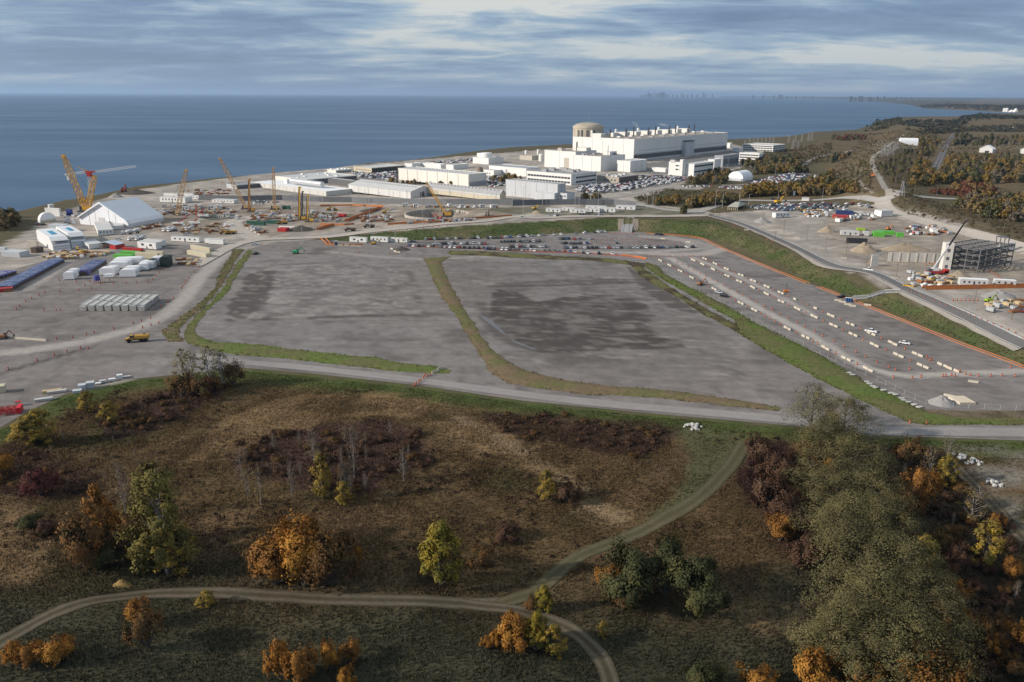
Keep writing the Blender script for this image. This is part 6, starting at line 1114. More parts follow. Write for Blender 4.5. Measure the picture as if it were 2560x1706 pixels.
# ------------------------------------------------------------------ round shafts and piles
def shaft(i_, label, mat, rim):
    cx_, cy_, cz_, r_ = SHAFTS[i_]; o = thing('round_shaft', label, 'shaft', (cx_, cy_, cz_)); n = 48
    pr = [(r_, -9.6), (r_ + .4, -1), (r_ + .6, rim), (r_ - .8, rim), (r_ - 1.0, -9.6)]; vs = []; fs = []
    for q_, z_ in pr: vs += [(q_ * math.cos(2 * math.pi * k_ / n), q_ * math.sin(2 * math.pi * k_ / n), z_) for k_ in range(n)]
    for k_ in range(4):
        for j_ in range(n): fs.append((k_ * n + j_, k_ * n + (j_ + 1) % n, (k_ + 1) * n + (j_ + 1) % n, (k_ + 1) * n + j_))
    MB().add(vs, fs).obj('shaft_wall', mat, o); MB().cyl(0, 0, -9.5, -9.3, r_ - 1.1, n=n).obj('shaft_floor', M('pit_floor', (.16, .16, .14), .9, .2), o)
    rm_ = MB().box(-.06, .06, -.06, .06, rim, rim + 1.1).mesh('guard_post', org); rb_ = MB().box(-.35, .35, -.15, .15, -9.3, rim - .3).mesh('wall_rib', cnc)
    for k_ in range(36): a = k_ * math.pi / 18; put('guard_post', rm_, o, (r_ * math.cos(a), r_ * math.sin(a), 0)); put('wall_rib', rb_, o, ((r_ - 1.3) * math.cos(a), (r_ - 1.3) * math.sin(a), 0), a + math.pi / 2)
shaft(0, 'wide round excavated shaft ringed by pale wall, with the yellow crane', M('shaft_wall', (.46, .43, .38), .9, .15, .3), .7); shaft(1, 'round shaft with pale green lining near the leaning cranes', M('green_lining', (.30, .36, .31), .8, .12, .4), .9)
def pile(k, x0, x1, yb, yt, mat, label, flat=.75, name='soil_pile', cat='pile'):
    a = P(*k(x0, yb)); b = P(*k(x1, yb)); c = (a + b) / 2; r_ = max(1.0, (b - a).length / 2); c.y += r_ * .5; c.z = hz(c.x, c.y) - .15
    h_ = max(.6, min(ztop(c, k(0, yt)[1]) - c.z, r_ * .9)); n = 26; rings = 7; V = [(0, 0, h_)]; Fx = []; sd = rnd.random() * 50
    for j_ in range(1, rings + 1):
        t_ = j_ / rings
        for i_ in range(n):
            an = 2 * math.pi * i_ / n; k_ = 1 + .28 * (float(vnoise(math.cos(an) * 1.6 + sd, math.sin(an) * 1.6 + sd)) - .5) * t_
            z_ = h_ * (1 - t_) ** .9 * (1 + .3 * (float(vnoise(an * 2 + sd, j_ * .9)) - .5)); V.append((r_ * t_ * k_ * math.cos(an), r_ * flat * t_ * k_ * math.sin(an), max(0, z_)))
    for i_ in range(n): Fx.append((0, 1 + i_, 1 + (i_ + 1) % n))
    for j_ in range(rings - 1):
        for i_ in range(n): p0_ = 1 + j_ * n; Fx.append((p0_ + i_, p0_ + n + i_, p0_ + n + (i_ + 1) % n, p0_ + (i_ + 1) % n))
    o = MB().add(V, Fx).obj(name, mat, None, c); return tag(o, label, cat)
pile(kl, 1500, 1740, 1155, 1060, grav_m, 'grey gravel cone beside the stacked barriers', .9, 'gravel_pile'); pile(kg, 250, 600, 745, 615, dirt_m, 'tan sand pile by the black container'); pile(kg, 1420, 1750, 1065, 965, dirt_m, 'tan earth pile in front of the steel frame'); pile(kg, 1880, 2330, 1310, 1200, grav_m, 'wide grey gravel heap at the right edge', .7, 'gravel_pile'); pile(kh, 2200, 2420, 600, 510, dirt_m, 'tan soil pile under the lime machine'); pile(kh, 1400, 1620, 480, 410, grav_m, 'low grey stone heap by the paved road junction', .8, 'gravel_pile')
pile(kb, 1520, 1890, 1070, 1000, M('dark_spoil', (.075, .065, .055), .95, .2, .3), 'dark earth mound beside the red container'); pile(ka, 1300, 1500, 660, 600, grav_m, 'grey rock heap at the left shore', .7, 'gravel_pile'); pile(ka, 1420, 1850, 620, 560, M('dark_spoil', (.075, .065, .055), .95, .2, .3), 'long dark spoil bank on the shore'); pile(kd, 620, 770, 1345, 1300, dirt_m, 'small tan pile by the contractor row'); pile(kc, 470, 760, 830, 790, M('dark_spoil', (.075, .065, .055), .95, .2, .3), 'dark grassy spoil bank left of the round shaft'); pile(kg, 2100, 2420, 960, 905, dirt_m, 'tan spoil ridge right of the steel frame'); pile(kj, 1400, 1560, 320, 280, M('dark_spoil', (.075, .065, .055), .95, .2, .3), 'dark gravel hump at the gate of the car park')
pile(kg, 600, 1345, 752, 622, dirt_m, 'long furrowed tan soil bank above the retaining wall', .2)
pile(kF, 246, 302, 1352, 1332, M('straw', (.26, .17, .06), .95, .3, 2.0), 'low heap of straw-coloured brush by the meadow path', .5, 'brush_heap')
rk = M('white_rock', (.46, .45, .43), .85, .15, 2.0)
def rocks(k, pts, r_, label, n=16):
    c = P(*k(*pts)); o = thing('rock_heap', label, 'rocks', c)
    for i_ in range(n):
        a = rnd.random() * 6.28; q_ = r_ * math.sqrt(rnd.random()); s_ = rnd.uniform(.4, .9); m_ = MB(); vs = [(s_ * math.cos(t_) * rnd.uniform(.7, 1), s_ * math.sin(t_) * rnd.uniform(.7, 1), z_ * s_) for z_ in (0, .6) for t_ in np.linspace(0, 5.2, 6)] + [(0, 0, s_ * .95)]
        m_.add(vs, [(j_, (j_ + 1) % 6, 6 + (j_ + 1) % 6, 6 + j_) for j_ in range(6)] + [(6 + j_, 6 + (j_ + 1) % 6, 12) for j_ in range(6)]).obj('rock', rk, o, (q_ * math.cos(a), q_ * math.sin(a), .5 * (1 - q_ / r_)))
rocks(kF, (1593, 982), 3.2, 'heap of pale rocks at the roadside by the mown patch', 26); rocks(kq, (1665, 345), 3.0, 'pale boulders in the disturbed ground, upper', 14); rocks(kq, (1790, 465), 2.6, 'pale boulders in the disturbed ground, lower', 12); rocks(kq, (1600, 320), 2.4, 'pale rubble at the end of the woodland track', 12)
# ------------------------------------------------------------------ barriers, drums, fences
bar_c = M('barrier_concrete', (.50, .45, .37), .85, .12, 1.2)
def barrier_me(L_): return MB().prism([(-.32, 0), (-.32, .12), (-.16, .36), (-.11, .95), (.11, .95), (.16, .36), (.32, .12), (.32, 0)], -L_ / 2, L_ / 2).mesh('jersey_barrier', bar_c)
bme = barrier_me(2.9); bme2 = barrier_me(3.6)
def barrier(c, a, label, group, me=None): return tag(put('jersey_barrier', me or bme, None, c, a), label, 'barrier', group)
rows = {'left': pxs(kh, [(250, 945), (360, 1003), (490, 1073), (635, 1153), (910, 1295), (1235, 1468), (1400, 1553)]) + pxs(kl, [(180, 453), (345, 533), (525, 633), (720, 733), (920, 830)]),
 'middle': pxs(kh, [(650, 940), (765, 990), (895, 1053), (1065, 1133), (1215, 1200), (1380, 1275), (1545, 1353)]) + pxs(kl, [(120, 203), (268, 270), (425, 343), (600, 425), (780, 510), (975, 605), (1195, 700), (1420, 800)]),
 'right': pxs(kh, [(790, 923), (920, 983), (1060, 1048), (1235, 1123), (1385, 1193), (1550, 1265)]) + pxs(kl, [(120, 125), (245, 183), (435, 266), (575, 333), (755, 413), (945, 500), (1145, 590), (1375, 693), (1605, 793), (1700, 833)])}
DR = []
for rn, pl in rows.items():
    W = [P(*p) for p in pl]
    for i_, c in enumerate(W):
        d = (W[min(i_ + 1, len(W) - 1)] - W[max(i_ - 1, 0)]); a = math.atan2(d.y, d.x); d.normalize()
        sing = rn == 'right' and i_ in (7, 8)
        for j_, off in enumerate((0,) if sing else (-1.75, 1.75)):
            q_ = c + d * (off + rnd.uniform(-.12, .12)) + Vector((-d.y, d.x, 0)) * rnd.uniform(-.2, .2); q_.z = hz(q_.x, q_.y) + .05; barrier(q_, a + rnd.uniform(-.07, .07), f'concrete barrier, {ORD[i_]} {"" if sing else "pair "}from the far end of the {rn} row' + ('' if sing else (', far half' if j_ == 0 else ', near half')), f'barriers of the {rn} row in the long gravel lot')
        if i_ < len(W) - 1:
            g = (W[i_ + 1] - c).length; n = max(1, int((g - 7) / 5))
            for j_ in range(n):
                t_ = (4.5 + (g - 9) * (j_ + .5) / n) / g; q_ = c + (W[i_ + 1] - c) * t_; DR.append((q_.x, q_.y, f'in the {rn} barrier row'))
for i_ in range(13): c = P(*ki(85 + i_ * 27, 1052 + i_ * 2.0)); c.z += .05; barrier(c, hdg(ki, (85, 1052), (440, 1076)), f'pale barrier, {ORD[i_]} from the left in the striped line on the left yard', 'barriers in the striped line', barrier_me(2.0) if i_ == 0 else bme_s) if i_ else barrier(c, hdg(ki, (85, 1052), (440, 1076)), 'pale barrier, first from the left in the striped line on the left yard', 'barriers in the striped line', globals().setdefault('bme_s', barrier_me(2.0)))
for i_ in range(9):
    a = P(*kl(1770 + i_ * 17, 1150)); b_ = P(*kl(1655 + i_ * 17, 1085)); c = (a + b_) / 2; c.z = hz(c.x, c.y) + .05; barrier(c, math.atan2(b_.y - a.y, b_.x - a.x), f'stored tan barrier, {ORD[i_]} from the left in the block by the gravel cone', 'stored barriers by the gravel cone', globals().setdefault('bme_l', barrier_me((a - b_).length * .96)))
for i_, (k_, p, a) in enumerate(((kl, (1660, 1075), -.7), (kl, (1885, 945), -.4), (kl, (915, 238), -.55), (kl, (730, 232), -.4), (kl, (775, 246), -.4), (kl, (640, 195), -.4), (kl, (683, 210), -.4), (kl, (1205, 122), 0), (kh, (280, 678), -.5), (kh, (590, 720), -.5), (kh, (1305, 570), -.1), (kh, (1925, 670), -.3), (kh, (2225, 800), -.1), (kj, (1395, 308), -.9), (kj, (1425, 330), -.9), (kj, (1450, 340), -.3), (kj, (920, 275), .02), (kj, (980, 275), .02), (kj, (1040, 280), .02), (kj, (1090, 285), .02), (kg, (145, 820), -.2), (kg, (760, 1065), -.3), (kb, (1075, 1040), -.7), (kb, (1120, 1065), -.7), (kb, (1165, 1090), -.7), (kb, (1210, 1115), -.7), (kb, (1410, 1148), 0), (kb, (1480, 1152), 0), (kb, (1550, 1156), 0))):
    barrier(gp(k_, *p), a, ['barrier end of the stored block against the gravel cone', 'fallen pale barrier by the drum line at right', 'pale barrier under the orange fence', 'barrier left of two before the toilet cabins', 'barrier right of two before the toilet cabins', 'orange-stained barrier at the toilet cabins', 'second orange-stained barrier at the toilet cabins', 'white barrier at the foot of the ramp', 'barrier with drums at the far parking line', 'barrier at the end of the nearer parking line', 'white barrier on the slope crest', 'long barrier by the paved road bend', 'barrier by the paved road pole', 'curb barrier at the car park gate, upper', 'curb barrier at the car park gate, middle', 'curb barrier at the car park gate, lower', 'kerb block by the slope trailers, leftmost', 'kerb block by the slope trailers, second', 'kerb block by the slope trailers, third', 'kerb block by the slope trailers, rightmost', 'barrier before the braced wall pole', 'barrier by the yellow pickup', 'barrier of the gravel fork, top', 'barrier of the gravel fork, second', 'barrier of the gravel fork, third', 'barrier of the gravel fork, bottom', 'barrier at the foot of the dark mound, left', 'barrier at the foot of the dark mound, middle', 'barrier at the foot of the dark mound, right'][i_], 'single barriers about the site', bme2)
for i_, p in enumerate(((1795, 1442), (1845, 1412))): barrier(gp(kj, *p), .75, ['near', 'far'][i_] + ' one of two dark barriers beside the drums across the gravel road', 'barriers at the gravel road gate', bme2)
drm = MB().lathe(0, 0, [(.34, 0), (.34, .12), (.27, .14), (.25, .95), (.2, 1.0)], 10, 0); dm = M('drum_orange', (.34, .075, .028), .6, .1); drum_me = MB().lathe(0, 0, [(.42, 0), (.42, .1), (.33, .12), (.32, .45)], 10, 1).lathe(0, 0, [(.31, .45), (.30, .62)], 10, 2).lathe(0, 0, [(.30, .62), (.27, 1.15), (.2, 1.2)], 10, 0).mesh('traffic_drum', [dm, dm, M('drum_band', (.55, .42, .36), .6, 0)])
def dl_(k, pts, place):
    for p in pts:
        c = P(*k(*p)); DR.append((c.x, c.y, place))
dl_(kl, [(40, 270), (110, 325), (180, 355), (270, 395), (340, 435), (430, 480), (500, 520), (605, 570), (697, 615), (808, 670), (897, 715), (1000, 765), (1108, 810), (1170, 835), (1300, 828)], 'in the lane between left and middle barriers'); dl_(kh, [(455, 965), (515, 990), (590, 1025), (650, 1060), (740, 1105), (810, 1135), (880, 1175), (945, 1205), (1025, 1250), (1100, 1285), (1185, 1325), (1255, 1365), (1345, 1410), (1428, 1450), (1525, 1505), (1620, 1550)], 'in the lane between left and middle barriers')
dl_(kl, [(1152, 905), (1325, 910), (1405, 898), (1605, 890), (1632, 890), (1685, 885), (1715, 888), (1815, 870), (1857, 882), (1932, 888), (2045, 888), (2150, 886), (2270, 890), (2228, 812), (2330, 800), (1458, 722), (1505, 742), (1765, 852), (1745, 850)], 'at the near bend of the gravel lot'); dl_(kl, [(1303, 1318), (1455, 1325)], 'at the grassy road corner')
dl_(kl, [(1290, 105), (1317, 115), (1358, 133), (1408, 150), (1440, 170), (1500, 190), (1530, 205), (1582, 225), (1640, 245), (1700, 270), (1745, 290), (1805, 312), (1853, 330), (1903, 352), (1956, 375), (2012, 395), (2067, 418), (2138, 447), (2205, 472), (2272, 500), (2350, 550)], 'along the paved road')
dl_(kh, [(x_, 893) for x_ in (80, 130, 185, 230, 290, 350, 372, 425, 520, 600, 625, 650, 740, 800, 845)], 'across the head of the gravel lot'); dl_(kk, [(1030 + 45 * i_, 219) for i_ in range(13)], 'on the far empty parking line'); dl_(kk, [(1020 + 48 * i_, 252) for i_ in range(18)], 'on the nearer empty parking line')
dl_(ki, [(412, 632), (548, 628), (725, 615), (840, 600), (360, 658), (292, 690), (237, 720), (180, 758), (150, 790), (402, 797), (517, 798), (556, 798)], 'round the left laydown yard'); dl_(ki, [(780, 570), (825, 535), (545, 525), (705, 535), (920, 555), (957, 545), (1042, 552), (1160, 550), (1255, 547), (1008, 522), (1355, 540), (1405, 515), (1430, 480), (1465, 455), (1497, 425)], 'in front of the wrapped modules'); dl_(ki, [(1700, 555), (1680, 580), (1670, 600), (1712, 530), (1735, 505), (1785, 450), (1830, 400), (1597, 690), (1535, 728), (1550, 720), (1485, 765), (1385, 870), (1300, 898), (1225, 920), (1045, 970), (1312, 960), (1388, 938), (1460, 918), (865, 1008), (795, 1022), (668, 1050), (520, 1065)], 'along the left curved road'); dl_(ki, [(812, 1150), (740, 1148), (617, 1182), (498, 1215), (342, 1262), (77, 1340)], 'on the dark drainage line at left')
dl_(kj, [(295, 295), (375, 303), (495, 300), (615, 330), (757, 335), (920, 345), (1090, 345), (1178, 348), (1372, 352), (1443, 350), (2040, 348), (2195, 355)], 'along the back edge of the open lots'); dl_(kj, [(1620, 1550), (1643, 1535), (1660, 1525), (1687, 1503), (1717, 1478), (1748, 1468), (1697, 1472), (1600, 1565)], 'across the gate of the gravel road'); dl_(kk, [(1180 + 22 * i_, 160 + (i_ % 3) * 6) for i_ in range(12)], 'at the foot of the stair chute')
dl_(kg, [(930, 740 + 5 * i_) if False else (1150 + 38 * i_, 905 - (i_ % 2) * 25) for i_ in range(5)] + [(1930 + 25 * i_, 970 + 18 * i_) for i_ in range(9)] + [(1480 + 50 * i_, 1335) for i_ in range(7)], 'around the frame building site'); dl_(kh, [(1150, 520), (1240, 500), (1560, 690), (1620, 710), (1840, 750), (1870, 790), (2060, 830), (2250, 960)], 'on the slope-top verge'); dl_(kc, [(560, 1120), (680, 1105), (770, 1095), (875, 1085), (965, 1072), (1070, 1060), (1180, 1050), (1265, 1040), (1380, 1030), (1455, 1022), (1560, 1010)], 'along the slope-top road')
DR.sort(key=lambda t_: (t_[2], float(project(t_[0], t_[1], 0)[0]))); cn_ = {}
for x, y, pl in DR:
    cn_[pl] = cn_.get(pl, 0) + 1; tag(put('traffic_drum', drum_me, None, (x, y, hz(x, y) + .06), 0), f'orange traffic drum {pl}, {ORD[cn_[pl] - 1]} from the left', 'traffic drum', 'orange drums ' + pl)
omesh = M('orange_mesh', (.50, .17, .05), .7, .15, .6)
def fence(name, line, hh, mat, label, step=8.0, gap=.1, thick=.06, postm=None, cat='fence', double=0.0):
    o = thing(name, label, cat, (line[0][0], line[0][1], hz(*line[0]))); L_ = resample(line, step); bx_, by_, bz_ = o.location
    pm2 = MB().box(-.05, .05, -.05, .05, 0, hh + .1).mesh('post', postm or stl)
    def run(pts):
        for p, q_ in zip(pts, pts[1:]):
            a = Vector((p[0] - bx_, p[1] - by_, hz(*p) - bz_)); b = Vector((q_[0] - bx_, q_[1] - by_, hz(*q_) - bz_)); d = b - a; n = Vector((-d.y, d.x, 0)).normalized() * thick / 2; u = Vector((0, 0, gap)); v = Vector((0, 0, hh))
            MB().add([a - n + u, b - n + u, b + n + u, a + n + u, a - n + v, b - n + v, b + n + v, a + n + v], [(3, 2, 1, 0), (4, 5, 6, 7), (0, 1, 5, 4), (1, 2, 6, 5), (2, 3, 7, 6), (3, 0, 4, 7)]).obj('panel', mat, o)
        for p in pts: put('post', pm2, o, (p[0] - bx_, p[1] - by_, hz(*p) - bz_))
    run(L_)
    if double: run(offset(L_, double))
    return o
def wpx(pts): return [tuple(P(*p)[:2]) for p in pts]
fl = wpx([(2700, 975)] + FENCE_PX[1:5] + [(2080, 729), (2050, 718)]); fence('orange_fence', spline(fl, 3)[::2], .45, omesh, 'double orange safety fence from the toilet cabins to the right edge', 14, gap=.15, double=2.6)
fence('orange_fence', spline(wpx([(2025, 709), (1906, 662), (1855, 640), (1804, 619), (1759, 597), (1715, 590), (1661, 586), (1600, 582)]), 3)[::2], .45, omesh, 'double orange safety fence curving round the car park head', 14, gap=.15, double=2.6)
fence('orange_fence', wpx(pxs(kj, [(1520, 285), (1800, 293), (2100, 303), (2353, 315)]) + pxs(kk, [(200, 318), (500, 332), (900, 346), (1200, 362), (1400, 380), (1520, 405)])), .7, M('orange_red_mesh', (.40, .10, .05), .7, .15), 'orange-red safety fence along the front of the parked cars', 12)
fence('orange_fence', wpx(pxs(kk, [(1300, 366), (1420, 378), (1530, 398)])), 1.1, omesh, 'short second orange band at the end of the car row', 10)
fence('orange_fence', wpx(pxs(kg, [(1140, 1200), (1500, 1195), (2000, 1185), (2420, 1175)])), 1.8, omesh, 'orange fence across the yard before the rust-roofed trailers', 12, double=3)
fence('orange_fence', wpx(pxs(kc, [(-10, 995), (300, 1000), (420, 990)])), 1.6, omesh, 'orange fence left of the dark bank', 10); fence('orange_fence', wpx(pxs(kc, [(340, 955), (480, 900), (640, 840), (760, 790)])), 2.0, omesh, 'orange fence climbing along the dark bank', 10, double=3); fence('orange_fence', wpx(pxs(kc, [(830, 995), (1100, 975), (1400, 960), (1700, 935), (2100, 905), (2352, 890)])), 1.7, omesh, 'orange fence in front of the round shaft', 12); fence('orange_fence', wpx(pxs(kc, [(0, 765), (400, 760), (780, 775)])), 1.8, omesh, 'orange fence along the far side of the earth pit', 12); fence('orange_fence', wpx(pxs(kc, [(-20, 1060), (60, 1035), (180, 1005)])), 2.0, omesh, 'orange fence up the dark mound', 8, double=2)
for i_ in range(2): fence('orange_fence', wpx(pxs(kj, [(740 + i_ * 45, 208), (800 + i_ * 35, 262)])), 1.2, omesh, ['left', 'right'][i_] + ' orange fence of the narrow stair path', 4)
fence('orange_fence', wpx(pxs(kj, [(780, 266), (900, 272), (1130, 270)])), 1.1, omesh, 'orange fence in front of the slope trailers', 6)
fence('sheet_fence', wpx(pxs(kb, [(480, 690), (1000, 700), (1500, 690), (2000, 712), (2352, 715)]) + pxs(kc, [(480, 720), (1000, 735), (1560, 745), (2352, 750)]) + pxs(kd, [(400, 1250), (800, 1238), (1300, 1235), (1640, 1240), (1900, 1265)])), 5.5, M('fence_sheet', (.17, .175, .185), .6, .15, .1), 'long dark grey sheet fence across the middle of the site', 14, gap=.05, thick=.2, postm=dgw)
chl = M('chain_link', (.52, .53, .54), .5, 0, metal=.3)
def wire_fence(line, label, hh=2.2, step=5.0):
    o = thing('wire_fence', label, 'fence', (line[0][0], line[0][1], hz(*line[0]))); L_ = resample(line, step); b_ = o.location; pm2 = MB().bar((0, 0, 0), (0, 0, hh), .12, n=5).mesh('post', chl); m_ = MB()
    for p, q_ in zip(L_, L_[1:]):
        for z_ in (hh - .05, .25): m_.bar((p[0] - b_.x, p[1] - b_.y, hz(*p) - b_.z + z_), (q_[0] - b_.x, q_[1] - b_.y, hz(*q_) - b_.z + z_), .05, n=3)
    m_.obj('rail', chl, o)
    for p in L_: put('post', pm2, o, (p[0] - b_.x, p[1] - b_.y, hz(*p) - b_.z))
wire_fence(wpx(pxs(kl, [(-250, 330), (100, 510), (400, 650), (700, 790), (1000, 930), (1250, 1060), (1450, 1145), (1700, 1175), (2420, 1215)])), 'thin wire fence along the grass edge of the gravel lot')
wire_fence(wpx(pxs(kk, [(1640, 470), (1900, 640), (2100, 740), (2353, 850)])), 'thin wire fence between grass strip and first barrier row')
# flat stones along the ditch
for i_, (x_, y_) in enumerate([(745, 862), (780, 880), (905, 945), (930, 962), (960, 985), (985, 998), (1060, 1022), (1130, 1050), (1170, 1062), (1225, 1098), (1245, 1115), (1290, 1132), (1340, 1155), (1390, 1178)]):
    a = rnd.random() * 6; tag(MB().add([(1.3 * math.cos(a + t_) * rnd.uniform(.7, 1.1), .9 * math.sin(a + t_) * rnd.uniform(.7, 1.1), z_) for z_ in (0, .3) for t_ in np.linspace(0, 5.4, 7)], [(j_, (j_ + 1) % 7, 7 + (j_ + 1) % 7, 7 + j_) for j_ in range(7)] + [tuple(range(7, 14))]).obj('flat_stone', rk, None, gp(kl, x_, y_) + Vector((0, 0, .25))), f'flat pale stone, {ORD[i_]} from the left in the grassy ditch bank', 'stone', 'flat stones in the ditch bank')
# ------------------------------------------------------------------ poles
polem = M('pole_wood', (.16, .13, .10), .85, .1); polel = M('pole_galvanised', (.45, .46, .47), .5, .05)
def pole(k, x, yb, yt, label, lamp=True, mat=polel, wd=.32):
    b = P(*k(x, yb)); h_ = max(4, ztop(b, k(x, yt)[1]) - b.z); o = thing('light_pole' if lamp else 'utility_pole', label, 'pole', b, 0, 'poles about the site'); MB().bar((0, 0, 0), (0, 0, h_), wd, w2=wd * .6, n=6).obj('shaft', mat, o)
    if lamp: MB().bar((0, 0, h_ - .1), (1.8, 0, h_ + .2), .14).obj('arm', mat, o); MB().box(1.3, 2.2, -.2, .2, h_ + .1, h_ + .3).obj('lamp_head', stl, o)
    else:
        for dz in (.4, 1.6): MB().box(-1.2, 1.2, -.08, .08, h_ - dz - .12, h_ - dz).obj('crossarm', mat, o)
PL = [(kb, 935, 1190, 930, 'by the pair of ochre dump trucks'), (kb, 1752, 1225, 985, 'at the gravel island'), (kb, 245, 1140, 1000, 'by the mixer trucks'), (kb, 1885, 1140, 960, 'behind the dark mound'), (kc, 615, 1055, 640, 'above the muddy hauler'), (kc, 1262, 1040, 800, 'in front of the round shaft'), (kc, 925, 1220, 1060, 'at the smallest slope trailer'), (kc, 2050, 905, 745, 'on the pale flat'), (kc, 556, 730, 550, 'at the pale storage barn'), (kc, 1065, 720, 560, 'at the barn corner'), (kc, 1605, 740, 580, 'by the tan barn'), (kc, 2160, 740, 570, 'at the right end of the tan barn'), (kd, 528, 1375, 1020, 'over the slope-top road'), (kd, 765, 1240, 1050, 'at the grey annex'), (kd, 1160, 1345, 1060, 'left of the contractor row middle'), (kd, 1213, 1270, 1060, 'beside the fence bend'), (kd, 1357, 1230, 1090, 'left of the round bush'), (kd, 1448, 1240, 1080, 'right of the round bush'), (kd, 1710, 1190, 1060, 'at the staff car park exit'), (kd, 1910, 1260, 1070, 'by the pale road curve'), (kd, 2115, 1270, 1000, 'tallest before the thicket'), (kd, 2045, 1280, 1090, 'paired before the thicket'), (ke, 918, 1310, 1060, 'at the tree belt edge'), (ke, 1005, 1280, 1090, 'second at the tree belt edge'), (ke, 1210, 1250, 1090, 'beside the tan canopy'), (ke, 1330, 1240, 1110, 'behind the tan canopy'), (ke, 1690, 1170, 1060, 'behind the yellow excavator'), (ke, 2225, 1230, 1030, 'behind the crowded lot'), (ke, 1070, 840, 655, 'tallest behind the arched tent'), (ke, 1560, 1010, 870, 'in the arched tent lot'), (ke, 1658, 870, 738, 'with double lamps by the trees'), (ke, 1272, 800, 720, 'below the grid office'), (kg, 170, 790, 600, 'before the black container'), (kg, 420, 930, 650, 'by the white pickup'), (kg, 785, 1050, 860, 'beside the braced wall'), (kg, 1745, 1370, 1140, 'before the rust-roofed trailers'), (kg, 2195, 1570, 1290, 'nearest at the right yard'), (kg, 2115, 940, 670, 'right of the steel frame'), (kg, 350, 110, -40, 'on the pale highway'), (kg, 1262, 140, -20, 'on the grass berm top'), (kg, 1565, 250, 60, 'on the berm flank'), (kg, 1910, 400, 200, 'in the valley trees'), (kh, 1505, 490, 350, 'at the stone heap'), (kh, 1760, 595, 440, 'below the white box trailer'), (kh, 2040, 690, 510, 'by the soil pile road'), (kh, 2270, 805, 640, 'at the road barrier'), (kh, 1652, 695, 580, 'on the slope crest'), (kf, 500, 1310, 1110, 'on the brown hill, left'), (kf, 350, 1370, 1130, 'at the foot of the brown hill'), (kf, 755, 1275, 1080, 'right of the hill track'), (kf, 998, 1330, 1100, 'in the valley at the pale road'), (kf, 1265, 1410, 1230, 'by the red bushes')]
for i_ in range(15): PL.append((kc, -300 + i_ * 172, 700 + (i_ % 2) * 14, 566 + (i_ * 37) % 40, f'{ORD[i_]} from the left along the perimeter road'))
for i_ in range(7): PL.append((kd, 400 + i_ * 190, 1215, 1085 + (i_ * 29) % 36, f'{ORD[i_]} from the left before the grey warehouse'))
for k_, x, yb, yt, nm in PL: pole(k_, x, yb, yt, 'pole ' + nm, lamp=(k_ in (kb, kd, ke)), mat=polel if k_ in (kb, kc, kd, ke) else polem)
lt = P(*kh(1788, 1330)); o = thing('light_tower', 'orange mobile light tower in the right barrier row', 'light tower', lt); MB().box(-1.4, 1.4, -.7, .7, .4, 1.5).obj('generator', org, o); MB().bar((0, 0, 1.5), (0, 0, 6.5), .18).obj('mast', dst, o); MB().box(-.9, .9, -.15, .15, 6.4, 6.9).obj('lamp_bar', stl, o); wheels(o, (0,), .8, .35)
# lattice pylons
def pylon(k, x, yb, yt, label, arms=3):
    b = P(*k(x, yb)); h_ = max(8, ztop(b, k(x, yt)[1]) - b.z); o = thing('transmission_tower', label, 'pylon', b, .5, 'lattice pylons of the switchyard'); w_ = h_ * .13; m_ = MB()
    for sx in (-1, 1):
        for sy in (-1, 1): m_.bar((sx * w_, sy * w_, 0), (sx * .5, sy * .5, h_), .35, n=3)
    for i_ in range(5):
        t0, t1 = i_ / 5, (i_ + 1) / 5; a, b2 = w_ * (1 - t0) + .5 * t0, w_ * (1 - t1) + .5 * t1
        for sy in (-1, 1): m_.bar((-a, sy * a, h_ * t0), (b2, sy * b2, h_ * t1), .2, n=3); m_.bar((a, sy * a, h_ * t0), (-b2, sy * b2, h_ * t1), .2, n=3)
    m_.obj('tower_frame', stl, o)
    for i_ in range(arms): MB().box(-h_ * .16, h_ * .16, -.2, .2, h_ * (.72 + .12 * i_), h_ * (.72 + .12 * i_) + .4).obj('crossarm', stl, o)
for i_, (x, yb, yt) in enumerate(((1340, 500, 415), (1390, 500, 418), (1440, 498, 410), (1490, 498, 410), (1540, 495, 405), (1585, 495, 405), (1630, 490, 400), (1820, 480, 375), (1870, 560, 440), (1900, 470, 375), (1930, 560, 450), (1980, 465, 370), (2060, 460, 345), (2100, 455, 340), (1285, 505, 440))): pylon(ke, x, yb, yt, f'switchyard lattice pylon, {ORD[i_]} from the left behind the offices')
for i_, (x, yb, yt) in enumerate(((600, 850, 740), (640, 830, 720), (675, 845, 740), (705, 810, 700), (740, 820, 710), (770, 770, 670), (800, 750, 650), (640, 780, 680), (850, 1335, 1140))): pylon(kf, x, yb, yt, ('hilltop substation gantry, ' + ORD[i_] + ' in the cluster below the white shed') if i_ < 8 else 'tall pylon standing at the haul road crossing')
